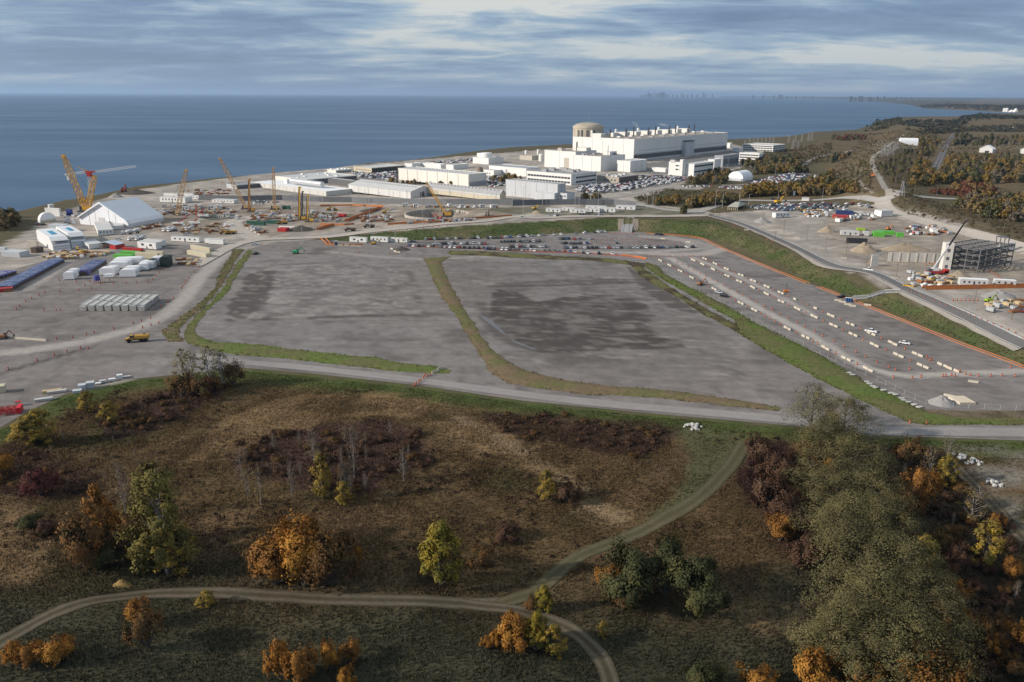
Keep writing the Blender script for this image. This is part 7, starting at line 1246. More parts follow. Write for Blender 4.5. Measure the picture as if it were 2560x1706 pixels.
# ------------------------------------------------------------------ stairs, ramp, cabins, canopy
def stair(line, wd, label, mat, nstep=26, rail=True):
    a, b = Vector(line[0]), Vector(line[1]); o = thing('access_stair', label, 'stairs', a, 0); d = b - a; n = Vector((-d.y, d.x, 0)).normalized() * wd / 2
    for i_ in range(nstep):
        p = d * (i_ / nstep); q_ = d * ((i_ + 1) / nstep); m_ = MB(); z0 = min(p.z, q_.z) - .1; z1 = max(p.z, q_.z) + .35
        m_.add([(p - n).xy.to_tuple() + (z0,), (q_ - n).xy.to_tuple() + (z0,), (q_ + n).xy.to_tuple() + (z0,), (p + n).xy.to_tuple() + (z0,), (p - n).xy.to_tuple() + (z1,), (q_ - n).xy.to_tuple() + (z1,), (q_ + n).xy.to_tuple() + (z1,), (p + n).xy.to_tuple() + (z1,)], [(3, 2, 1, 0), (4, 5, 6, 7), (0, 1, 5, 4), (1, 2, 6, 5), (2, 3, 7, 6), (3, 0, 4, 7)]).obj('step', mat, o)
    if rail:
        for s_ in (-1, 0, 1): MB().bar(n * s_ + Vector((0, 0, 1.5)), d + n * s_ + Vector((0, 0, 1.5)), .14).obj('handrail', chl, o)
        for i_ in range(9):
            for s_ in (-1, 1): MB().bar(d * (i_ / 8) + n * s_, d * (i_ / 8) + n * s_ + Vector((0, 0, 1.5)), .1).obj('rail_post', chl, o)
stair((P(*kk(1345, 155)), P(*kk(1372, 12))), 9, 'broad grey metal stair up the green slope', M('stair_grating', (.36, .36, .36), .6, .15, 1.0))
rr = M('riprap', (.25, .21, .17), .95, .25, 1.2)
for x0, x1, lab in ((1270, 1315, 'rubble bank left of the broad metal stair'), (1405, 1450, 'rubble bank right of the broad metal stair')):
    sheet('riprap_bank', jag([tuple(P(*kk(*p))[:2]) for p in ((x0, 140), (x1, 140), (x1 + 10, 30), (x0 - 2, 30))], .6, 3, 5), .35, rr, 3, None, .5)
a, b, c, d = (P(*kg(*p)) for p in ((250, 1310), (440, 1300), (640, 1235), (830, 1225)))
for u, v, lab in ((a, b, 'lowest length of the handrailed ramp'), (b, c, 'middle rising length of the handrailed ramp'), (c, d, 'top length of the handrailed ramp')): stair((u, v), 2.2, lab, stl, 8)
for i_, (x, y) in enumerate(((178, 1345), (205, 1348), (232, 1350))):
    o = thing('portable_toilet', f'blue toilet cabin, {ORD[i_]} from the left at the ramp foot', 'portable toilet', gp(kg, x, y), .2, 'toilet cabins at the ramp foot'); MB().box(-.6, .6, -.6, .6, 0, 2.2).obj('cabin', M('cabin_blue', (.03, .09, .22), .5, .1), o); MB().box(-.66, .66, -.66, .66, 2.2, 2.45, .15, .15).obj('roof', lrf, o); MB().box(-.4, .4, -.65, -.59, .15, 1.95).obj('door', M('cabin_door', (.05, .14, .32), .5, .1), o)
o = thing('portable_toilet', 'blue-grey gate cabin by the slope trailers', 'portable toilet', gp(kj, 885, 270), .1); MB().box(-1, 1, -1, 1, 0, 2.8).obj('cabin', M('cabin_blue', (.03, .09, .22), .5, .1), o); MB().box(-1.2, 1.2, -1.2, 1.2, 2.8, 3.1).obj('roof', lrf, o); MB().box(-.4, .4, -1.06, -.98, .2, 2).obj('door', gls, o)
s = B_(ke, (1195, 1310), 1060, 1310, 1270, 'open tan canopy with grey hipped roof by the crowded lot', 'canopy', 'entrance_canopy', az=30); MB().add([(-s.w / 2, -s.d / 2, s.h), (s.w / 2, -s.d / 2, s.h), (s.w / 2, s.d / 2, s.h), (-s.w / 2, s.d / 2, s.h), (-s.w / 5, 0, s.h + 3), (s.w / 5, 0, s.h + 3)], [(3, 2, 1, 0), (0, 1, 5, 4), (1, 2, 5), (2, 3, 4, 5), (3, 0, 4)]).obj('roof', M('canopy_roof', (.40, .39, .34), .7, .1), s.r)
for i_ in range(6):
    for y_ in (-1, 1): MB().box(-.25, .25, -.25, .25, 0, s.h).obj('column', tanw, s.r, (-s.w / 2 + s.w * (i_ + .5) / 6, y_ * s.d * .45, 0))
# foreground left: crates, beams, red machine
for i_, (x, y, sx, sy, sz, mt, lab) in enumerate(((10, 480, 3.2, 3.2, 2.6, crt, 'big cream crate cut by the left edge'), (172, 605, 1.7, 1.4, 1.5, red, 'red and cream box near the red steel frames'), (712, 485, 3, 2.2, .9, gyw, 'low grey crate in front of the stacked grey boxes'), (760, 458, 2.6, 2.6, 2.0, gyw, 'tall grey box stack, left of two'), (835, 440, 2.8, 2.6, 2.2, gyw, 'tall grey box stack, right of two'), (905, 410, 2, 1.2, .5, wrf, 'flat white pallet right of the grey boxes'), (945, 395, 2.4, 1.4, .9, lrf, 'pale wrapped pallet, second along the yard edge'), (1030, 378, 2.4, 1.2, .8, wrf, 'white wrapped pallet, third along the yard edge'), (1103, 358, 2.0, 1.6, 1.6, wrf, 'white box at the far end of the yard edge row'), (1160, 345, 3.2, 1.0, .3, lrf, 'flat grey slab at the far end of the yard edge row'))):
    o = thing('crate', lab, 'crate', gp(km, x, y), R(24)); MB().box(-sx / 2, sx / 2, -sy / 2, sy / 2, .15, sz).obj('crate_body', mt if i_ != 1 else crt, o); MB().box(-sx / 2 - .05, sx / 2 + .05, -sy / 2 - .05, sy / 2 + .05, sz, sz + .15).obj('lid', mt, o); MB().box(-sx / 2, sx / 2, -sy / 2, sy / 2, 0, .13).obj('pallet', wood, o)
for x, y, mt, lab, ln in ((405, 560, lrf, 'bundle of grey beams, nearer of the beam stacks', 6), (525, 488, cnc, 'bundle of grey beams, farther of the beam stacks', 6.5), (480, 482, wood, 'orange-brown timber bundle behind the grey beams', 6.5)):
    o = thing('beam_bundle', lab, 'beams', gp(km, x, y), R(24), 'beam stacks at the yard edge')
    for i_ in range(4):
        for j_ in range(2): MB().box(-ln / 2, ln / 2, -.9 + i_ * .46, -.5 + i_ * .46, .15 + j_ * .45, .55 + j_ * .45).obj('beam', mt, o)
    for x_ in (-ln * .35, ln * .35): MB().box(x_ - .1, x_ + .1, -1, 1, 0, .14).obj('timber', wood, o)
o = thing('steel_frame_stack', 'bright red lattice steel frames at the left edge', 'steel frames', gp(km, 70, 690), R(20)); rb = M('bright_red', (.62, .02, .03), .45, .1)
for i_ in range(3): lattice((-5, i_ * 1.5, 1.2 + .1 * i_), (3.5 - i_ * .6, i_ * 1.5, 1.2), 1.5, rb, .22, .14, 8, 1).obj('lattice_frame', rb, o)
MB().box(3, 4.4, -.8, 3.6, .3, 2.4).obj('end_frame', rb, o); MB().box(-5, -3, -1, 3, 1.9, 2.4).obj('white_panel', wh, o)
# scattered site materials
def clutter(k, poly, n, place, kinds, az=14):
    w_ = poly; done = 0; t_ = 0; c_ = {}
    X0, X1 = min(p[0] for p in poly), max(p[0] for p in poly); Y0, Y1 = min(p[1] for p in poly), max(p[1] for p in poly)
    while done < n and t_ < n * 20:
        t_ += 1; x = rnd.uniform(X0, X1); y = rnd.uniform(Y0, Y1)
        if not inpoly(np.array([x]), np.array([y]), poly)[0]: continue
        kd_ = rnd.choice(kinds); c_[kd_] = c_.get(kd_, 0) + 1; cc = c_[kd_]; b = gp(k, x, y); h_ = R(az) + rnd.choice((0, math.pi / 2)) + rnd.uniform(-.2, .2); done += 1
        PLACED.append((kd_, place, b, h_))
PLACED = []
clutter(ka, [(520, 1390), (700, 1330), (1300, 1320), (1340, 1370), (900, 1410), (540, 1410)], 68, 'left of the green containers', ['lumber_stack', 'lumber_stack', 'pallet_load', 'pipe_bundle']); clutter(kb, [(0, 760), (700, 770), (1000, 850), (950, 930), (500, 860), (0, 900)], 93, 'around the leaning tan cranes', ['pipe_bundle', 'lumber_stack', 'generator', 'rebar_cage', 'pallet_load', 'skip', 'site_cabin', 'site_cabin']); clutter(kb, [(150, 1000), (900, 980), (900, 1080), (300, 1120)], 48, 'beside the mixer trucks', ['rebar_cage', 'lumber_stack', 'skip', 'pallet_load']); clutter(kb, [(1100, 860), (1680, 830), (1650, 960), (1150, 960)], 44, 'near the tall drill rigs', ['pipe_bundle', 'generator', 'skip', 'pallet_load']); clutter(kb, [(1850, 830), (2250, 860), (2200, 960), (1880, 960)], 36, 'behind the drill rig pair', ['pipe_bundle', 'generator', 'skip', 'site_cabin']); clutter(kc, [(480, 900), (880, 880), (900, 960), (520, 970)], 48, 'left of the wide round shaft', ['generator', 'skip', 'pipe_bundle', 'pallet_load', 'rebar_cage']); clutter(kc, [(860, 770), (1800, 770), (2250, 790), (1500, 785)], 36, 'behind the wide round shaft', ['pallet_load', 'skip', 'generator', 'site_cabin']); clutter(kc, [(1020, 965), (1900, 925), (1900, 945), (1050, 985)], 32, 'in front of the wide round shaft', ['skip', 'generator', 'pallet_load']); clutter(kb, [(1060, 1000), (1270, 1080), (1260, 1110), (1080, 1030)], 20, 'in the gravel fork', ['skip', 'pallet_load', 'generator']); clutter(kg, [(900, 430), (1250, 420), (1500, 520), (950, 550)], 39, 'right of the lime containers', ['lumber_stack', 'generator', 'skip', 'pallet_load', 'pipe_bundle']); clutter(kg, [(20, 240), (560, 260), (560, 350), (20, 380)], 33, 'in the yard of the navy container', ['generator', 'skip', 'site_cabin', 'pallet_load']); clutter(kg, [(900, 980), (1480, 1060), (1480, 1160), (1000, 1180)], 36, 'around the telescopic crane', ['generator', 'pallet_load', 'skip', 'lumber_stack']); clutter(kg, [(1900, 1340), (2300, 1340), (2300, 1480), (1900, 1470)], 13, 'in the near right yard', ['pipe_bundle', 'lumber_stack', 'generator']); clutter(kh, [(2000, 320), (2352, 330), (2352, 410), (2020, 410)], 39, 'right of the four-window trailer', ['pallet_load', 'skip', 'generator', 'lumber_stack']); clutter(ki, [(1640, 330), (1830, 330), (1830, 385), (1650, 385)], 13, 'before the tan container block', ['rebar_cage', 'lumber_stack']); clutter(kb, [(430, 560), (850, 560), (850, 650), (430, 640)], 40, 'in the far shore yard', ['skip', 'pipe_bundle', 'pallet_load']); clutter(ka, [(860, 1030), (1000, 900), (1000, 860), (760, 900)], 16, 'left of the big tent', ['generator', 'pallet_load']); clutter(ka, [(1560, 1060), (1990, 980), (1980, 1010), (1600, 1090)], 28, 'along the flank of the big tent', ['pallet_load', 'skip', 'rebar_cage'])
greyb = M('generator_grey', (.40, .41, .42), .6, .15); CP = {}
def mk(kind):
    o = thing(kind, 'x', kind.replace('_', ' '), (0, -50, -50))
    if kind == 'lumber_stack':
        for j_ in range(3):
            for i_ in range(3): MB().box(-1.8, 1.8, -1.1 + i_ * .75, -.45 + i_ * .75, .15 + j_ * .4, .5 + j_ * .4).obj('board_pack', wood, o)
    elif kind == 'pallet_load': MB().box(-.9, .9, -.9, .9, .15, 1.3).obj('load', wrf, o); MB().box(-1, 1, -1, 1, 0, .14).obj('pallet', wood, o)
    elif kind == 'pipe_bundle':
        for j_ in range(2):
            for i_ in range(4 - j_): MB().bar((-3, -1 + i_ * .62 + j_ * .3, .35 + j_ * .52), (3, -1 + i_ * .62 + j_ * .3, .35 + j_ * .52), .58, n=8).obj('pipe', rust, o)
    elif kind == 'site_cabin':
        MB().box(-2.4, 2.4, -1.25, 1.25, .3, 2.8).obj('body', wh, o); MB().box(-2.5, 2.5, -1.35, 1.35, 2.8, 2.95).obj('roof', lrf, o); MB().box(-1.8, -1.0, -1.3, -1.22, .4, 2.4).obj('door', dgw, o); MB().box(.2, 1.5, -1.3, -1.22, 1.3, 2.2).obj('window', gls, o); MB().box(-2.3, 2.3, -1.1, 1.1, 0, .3).obj('skid', dst, o)
    elif kind == 'generator': MB().box(-1.8, 1.8, -.9, .9, .4, 2.1).obj('housing', greyb, o); MB().box(-1.9, 1.9, -1, 1, 0, .4).obj('skid', dst, o); MB().cyl(1, 0, 2.1, 2.7, .12, n=6).obj('exhaust', dst, o)
    elif kind == 'skip': MB().prism([(-2.2, .6), (-1.4, 0), (1.4, 0), (2.2, .6), (2.2, 1.4), (-2.2, 1.4)], -1, 1, 0, 'y').obj('bin', M('skip_paint', (.30, .12, .05), .7, .2), o); MB().box(-2.1, 2.1, -.9, .9, 1.4, 1.5).obj('contents', dirt_m, o)
    else:
        for i_ in range(5): MB().bar((-2.5, -1 + i_ * .5, .3), (2.5, -1 + i_ * .5, .3), .12, n=3).bar((-2.5, -1 + i_ * .5, 1.2), (2.5, -1 + i_ * .5, 1.2), .12, n=3).obj('long_bars', rust, o)
        for x_ in (-2, -1, 0, 1, 2): MB().box(x_ - .05, x_ + .05, -1.05, 1.05, .25, 1.28).obj('hoop', rust, o)
    return o
for kd_ in {p[0] for p in PLACED}: CP[kd_] = mk(kd_); proto_done(CP[kd_])
DESC = dict(lumber_stack='pale timber stack', pallet_load='white wrapped pallet load', pipe_bundle='rust-brown pipe bundle', generator='grey boxed generator', skip='rust-red open skip', site_cabin='small white site cabin', rebar_cage='rusty rebar cage')
PLACED.sort(key=lambda t_: (t_[0], t_[1], float(project(*t_[2])[0]))); cn_ = {}; first = set()
for kd_, pl, b, h_ in PLACED:
    cn_[(kd_, pl)] = cn_.get((kd_, pl), 0) + 1; lab = f'{DESC[kd_]} {pl}, {ORD[cn_[(kd_, pl)] - 1]} from the left'; g = DESC[kd_] + 's ' + pl
    if kd_ not in first: first.add(kd_); o = CP[kd_]; o.location = b; o.rotation_euler.z = h_; o['label'] = lab; o['group'] = g
    else: dup(CP[kd_], b, h_, lab, rnd.uniform(.85, 1.25), g)
# steam over the turbine hall roof, plume by the shore
def plume(c, r_, hh, dens, label):
    V = []; Fx = []; n = 14
    prof = [(r_ * (.25 + .75 * t_) * (1 - .5 * max(0, t_ - .7) / .3), hh * t_, r_ * 1.3 * t_ ** 1.5) for t_ in np.linspace(0, 1, 9)]
    for rr_, z_, dx in prof: V += [(dx * -1.6 + rr_ * math.cos(2 * math.pi * i_ / n), rr_ * math.sin(2 * math.pi * i_ / n), z_) for i_ in range(n)]
    for k_ in range(8):
        for i_ in range(n): Fx.append((k_ * n + i_, k_ * n + (i_ + 1) % n, (k_ + 1) * n + (i_ + 1) % n, (k_ + 1) * n + i_))
    Fx += [tuple(range(n - 1, -1, -1)), tuple(range(8 * n, 9 * n))]
    m_ = bpy.data.materials.new('steam'); m_.use_nodes = True; t = m_.node_tree; t.nodes.clear(); out = N(t, 'ShaderNodeOutputMaterial'); pv = N(t, 'ShaderNodeVolumePrincipled'); pv.inputs['Color'].default_value = (.95, .95, .95, 1)
    tc = N(t, 'ShaderNodeTexCoord'); nz = N(t, 'ShaderNodeTexNoise'); nz.inputs['Scale'].default_value = 1.6 / r_; nz.inputs['Detail'].default_value = 4; mr = N(t, 'ShaderNodeMapRange'); mr.inputs[1].default_value = .48; mr.inputs[2].default_value = .72; mr.inputs[3].default_value = 0; mr.inputs[4].default_value = dens
    t.links.new(tc.outputs['Object'], nz.inputs['Vector']); t.links.new(nz.outputs['Fac'], mr.inputs[0]); t.links.new(mr.outputs[0], pv.inputs['Density']); t.links.new(pv.outputs[0], out.inputs['Volume'])
    o = put('steam_plume', MB().add(V, Fx).mesh('steam_plume', m_), None, c); tag(o, label, 'steam', 'steam plumes over the turbine hall'); o['kind'] = 'stuff'
for x, yb, yt, r_ in ((1950, 350, 225, 6), (2352, 310, 245, 12)):
    d = ray(*kd(x, yb)); t_ = (TH.loc.y + (40 if x < 2000 else 60)) / d[1]; c = Vector((d[0] * t_, d[1] * t_, HC + d[2] * t_)); plume(c, r_, (yb - yt) / 4.9 * t_ / FPX * 1.05, .16, 'white steam plume over the turbine hall, ' + ('lone left one' if x < 2000 else 'wide right one'))
# ------------------------------------------------------------------ trees
bark = M('bark', (.10, .085, .065), .95, .25, 1.5); birchb = M('pale_bark', (.27, .25, .22), .9, .2, 1.5); leafm = M_attr('leaf', rough=.8, trans=.18, spec=.1)
TP = {}
def leaves(C, col, s, rs, up=.35, nrm=None, el=.62):
    m_ = len(C)
    if nrm is not None:
        n_ = nrm + .5 * rs.normal(size=(m_, 3)); n_ /= np.linalg.norm(n_, axis=1)[:, None] + 1e-6; a = np.cross(n_, rs.normal(size=(m_, 3)) + np.array((0, 0, .0))); a /= np.linalg.norm(a, axis=1)[:, None] + 1e-6; b = np.cross(n_, a); s = (s * (.55 + .9 * rs.rand(m_)))[:, None]
        return np.stack([C - a * s, C - b * s * el, C + a * s, C + b * s * el], 1).reshape(-1, 3), np.repeat(col, 4, 0)
    a = rs.normal(size=(m_, 3)); a[:, 2] *= .7; a /= np.linalg.norm(a, axis=1)[:, None]; b = np.cross(a, rs.normal(size=(m_, 3)) + np.array((0, 0, up))); b /= np.linalg.norm(b, axis=1)[:, None] + 1e-6
    s = (s * (.55 + .9 * rs.rand(m_)))[:, None]
    V = np.stack([C - a * s, C + b * s * .62, C + a * s, C - b * s * .62], 1).reshape(-1, 3)
    return V, np.repeat(col, 4, 0)
def tree_proto(kind, form, cols, nl=3200, ls=.26, seed=1, H=10.0, W=6.0, trunk=bark, bare=False):
    rs = np.random.RandomState(seed); o = thing(kind, 'x', 'tree' if 'shrub' not in kind else 'shrub', (0, -60, -60))
    m_ = MB(); V = []; Cc = []; tips = []
    if form == 'shrub':
        n = 9
        for i_ in range(n):
            a = i_ * 6.283 / n + rs.rand() * .6; r_ = W * (.12 + .32 * rs.rand()); tips.append((Vector((r_ * math.cos(a), r_ * math.sin(a), H * (.45 + .4 * rs.rand()))), W * .24)); m_.bar((0, 0, 0), tips[-1][0], .16, w2=.05, n=4)
        tips.append((Vector((0, 0, H * .78)), W * .24)); 
    else:
        lo = dict(oval=.12, spread=.16, narrow=.08, bare=.2, dome=.22)[form]; bend = Vector((rs.normal() * .3, rs.normal() * .3, 0)); top = Vector((bend.x, bend.y, H * .93))
        m_.bar((0, 0, -.2), bend * .5 + Vector((0, 0, H * .45)), H * .034, w2=H * .022, n=7); m_.bar(bend * .5 + Vector((0, 0, H * .45)), top, H * .022, w2=.03, n=6)
        n = dict(oval=22, spread=26, narrow=14, bare=20, dome=26)[form]
        for i_ in range(n):
            t_ = lo + (1 - lo) * (i_ + .5) / n; a = i_ * 2.399 + rs.rand()
            pr = dict(oval=math.sin(math.pi * min(1, t_ * .86 + .12)) ** .7, spread=(1 - (abs(t_ - .5) / .62) ** 2.2), narrow=math.sin(math.pi * (t_ * .85 + .12)) ** .8, bare=math.sin(math.pi * t_ * .9 + .1), dome=max(.1, 1 - max(0, (t_ - .35) / .66) ** 2))[form]
            r_ = W / 2 * max(.12, pr) * (.45 + .5 * rs.rand()); c_ = Vector((r_ * math.cos(a), r_ * math.sin(a), H * t_)); base = Vector((0, 0, H * max(.05, t_ - .22))); m_.bar(base, c_, (.06 if bare else .13) if H > 6 else .08, w2=.03, n=4)
            if bare:
                for _ in range(5): q_ = c_ * .75 + base * .25; m_.bar(q_, q_ + Vector((rs.normal() * .6, rs.normal() * .6, .5 + rs.rand() * 1.1)), .035, w2=.015, n=3)
            tips.append((c_, W * (.21 if form != 'narrow' else .30) * (.7 + .5 * rs.rand())))
        tips.append((Vector((top.x, top.y, H * .9)), W * .16))
    m_.obj('trunk', trunk, o)
    sub = []
    for c_, r_ in tips:      # every limb end carries several smaller sprays
        for _ in range(4 if nl > 900 else 2):
            e_ = rs.normal(size=3); e_ /= np.linalg.norm(e_); sub.append((np.array(c_) + e_ * np.array((1, 1, .9)) * r_ * .75, r_ * (.34 + .34 * rs.rand()) * (1 if nl > 900 else 1.3), np.array(c_), r_))
    per = nl // len(sub); NN = []
    for c_, r_, tc_, tr_ in sub:
        k_ = max(3, int(per * (.6 + .8 * rs.rand()))); d = rs.normal(size=(k_, 3)); d /= np.linalg.norm(d, axis=1)[:, None]; far_ = np.where(rs.rand(k_, 1) < .15, 1.5, 1.0)
        q_ = c_ + d * (r_ * far_ * rs.rand(k_, 1) ** .45) * np.array((1, 1, 1.25)); kk_ = q_[:, 2] > .1; q_ = q_[kk_]; nd = d[kk_] * .55 + (c_ - tc_) / (tr_ + .01) * .6 + np.array((c_[0], c_[1], 0)) / (W * .6) + np.array((0, 0, .45))
        base = np.array(cols[rs.randint(len(cols))]) * (.78 + .44 * rs.rand()); cc = base[None] * (.78 + .44 * rs.rand(len(q_), 1)); v_, c3 = leaves(q_, cc, np.full(len(q_), ls), rs, nrm=nd); V.append(v_); Cc.append(c3); NN.append(np.repeat(nd + rs.normal(size=nd.shape) * .15, 4, 0))
    V = np.concatenate(V); put('crown', np_mesh('crown', V, np.arange(len(V)).reshape(-1, 4), leafm, np.concatenate(Cc), NV=np.concatenate(NN)), o); proto_done(o); o['_h'] = H; o['_w'] = W; TP.setdefault(kind, []).append(o); return o
OL = [(.132, .116, .050), (.112, .103, .046), (.145, .125, .055)]
tree_proto('willow_tree', 'spread', OL, 18000, .10, 1, 14, 12); tree_proto('willow_tree', 'spread', [(.125, .110, .050), (.108, .098, .046), (.14, .12, .054)], 18000, .10, 2, 13, 11)
tree_proto('poplar_tree', 'oval', [(.17, .14, .035), (.13, .115, .034), (.21, .165, .04)], 8400, 0.154, 3, 12, 6.5, birchb); tree_proto('poplar_tree', 'oval', [(.13, .115, .036), (.155, .13, .036)], 8400, 0.154, 4, 13, 7, birchb)
tree_proto('yellow_tree', 'oval', [(.33, .225, .04), (.27, .19, .04), (.20, .16, .04)], 4600, 0.140, 5, 9, 5); tree_proto('yellow_tree', 'narrow', [(.29, .20, .04), (.21, .155, .04)], 4400, 0.126, 6, 8, 3)
tree_proto('orange_shrub', 'shrub', [(.32, .145, .030), (.25, .115, .028), (.36, .18, .036)], 4200, 0.119, 7, 4, 5); tree_proto('orange_shrub', 'shrub', [(.28, .130, .030), (.21, .10, .028)], 4200, 0.119, 8, 4, 4.5); tree_proto('orange_tree', 'oval', [(.27, .125, .028), (.20, .10, .028)], 4200, 0.126, 9, 7, 4)
tree_proto('rust_shrub', 'shrub', [(.15, .075, .028), (.12, .068, .028), (.10, .07, .03)], 3800, 0.119, 10, 4, 5)
tree_proto('green_shrub', 'shrub', [(.066, .068, .028), (.055, .060, .026), (.085, .080, .030)], 8400, 0.133, 11, 6, 6); tree_proto('yellowgreen_tree', 'dome', [(.21, .175, .030), (.26, .195, .03), (.17, .15, .032)], 9200, 0.140, 12, 8, 5.5)
tree_proto('bare_tree', 'bare', [(.16, .12, .08), (.13, .10, .07)], 420, .13, 13, 8, 4, M('twig_bark', (.24, .21, .18), .9, .2, 1.5), True); tree_proto('bare_tree', 'bare', [(.20, .15, .05), (.15, .11, .06)], 600, .14, 14, 8, 4, MATS['twig_bark'], True)
tree_proto('birch_tree', 'oval', [(.17, .145, .065), (.20, .16, .07), (.145, .13, .06)], 1500, .12, 15, 10, 4.2, M('birch_bark', (.50, .47, .42), .9, .2, 1.5)); tree_proto('crimson_shrub', 'shrub', [(.12, .035, .035), (.085, .036, .03)], 5200, 0.112, 16, 4, 5); tree_proto('burgundy_shrub', 'shrub', [(.092, .052, .034), (.105, .064, .040)], 5200, 0.112, 17, 3.5, 4.5); tree_proto('sparse_tree', 'spread', [(.13, .12, .055), (.16, .135, .06)], 4400, 0.140, 18, 13, 12, bark)
FT = {}
def TR(kind, bx, by, ty, w, lab, v=0, k=kF):
    b = P(*k(bx, by)); h_ = max(1.2, ztop(b, k(bx, ty)[1]) - b.z); p = TP[kind][v % len(TP[kind])]; sc_ = (b - Vector(CAM)).length / FPX * 1.088 * w
    s3 = (sc_ / p['_w'], sc_ / p['_w'], h_ / p['_h'] * 1.02); rz = rnd.random() * 6.28
    if p.name not in FT: FT[p.name] = 1; p.location = b; p.rotation_euler.z = rz; p.scale = s3; p['label'] = lab; return
    dup(p, b, rz, lab, s3)
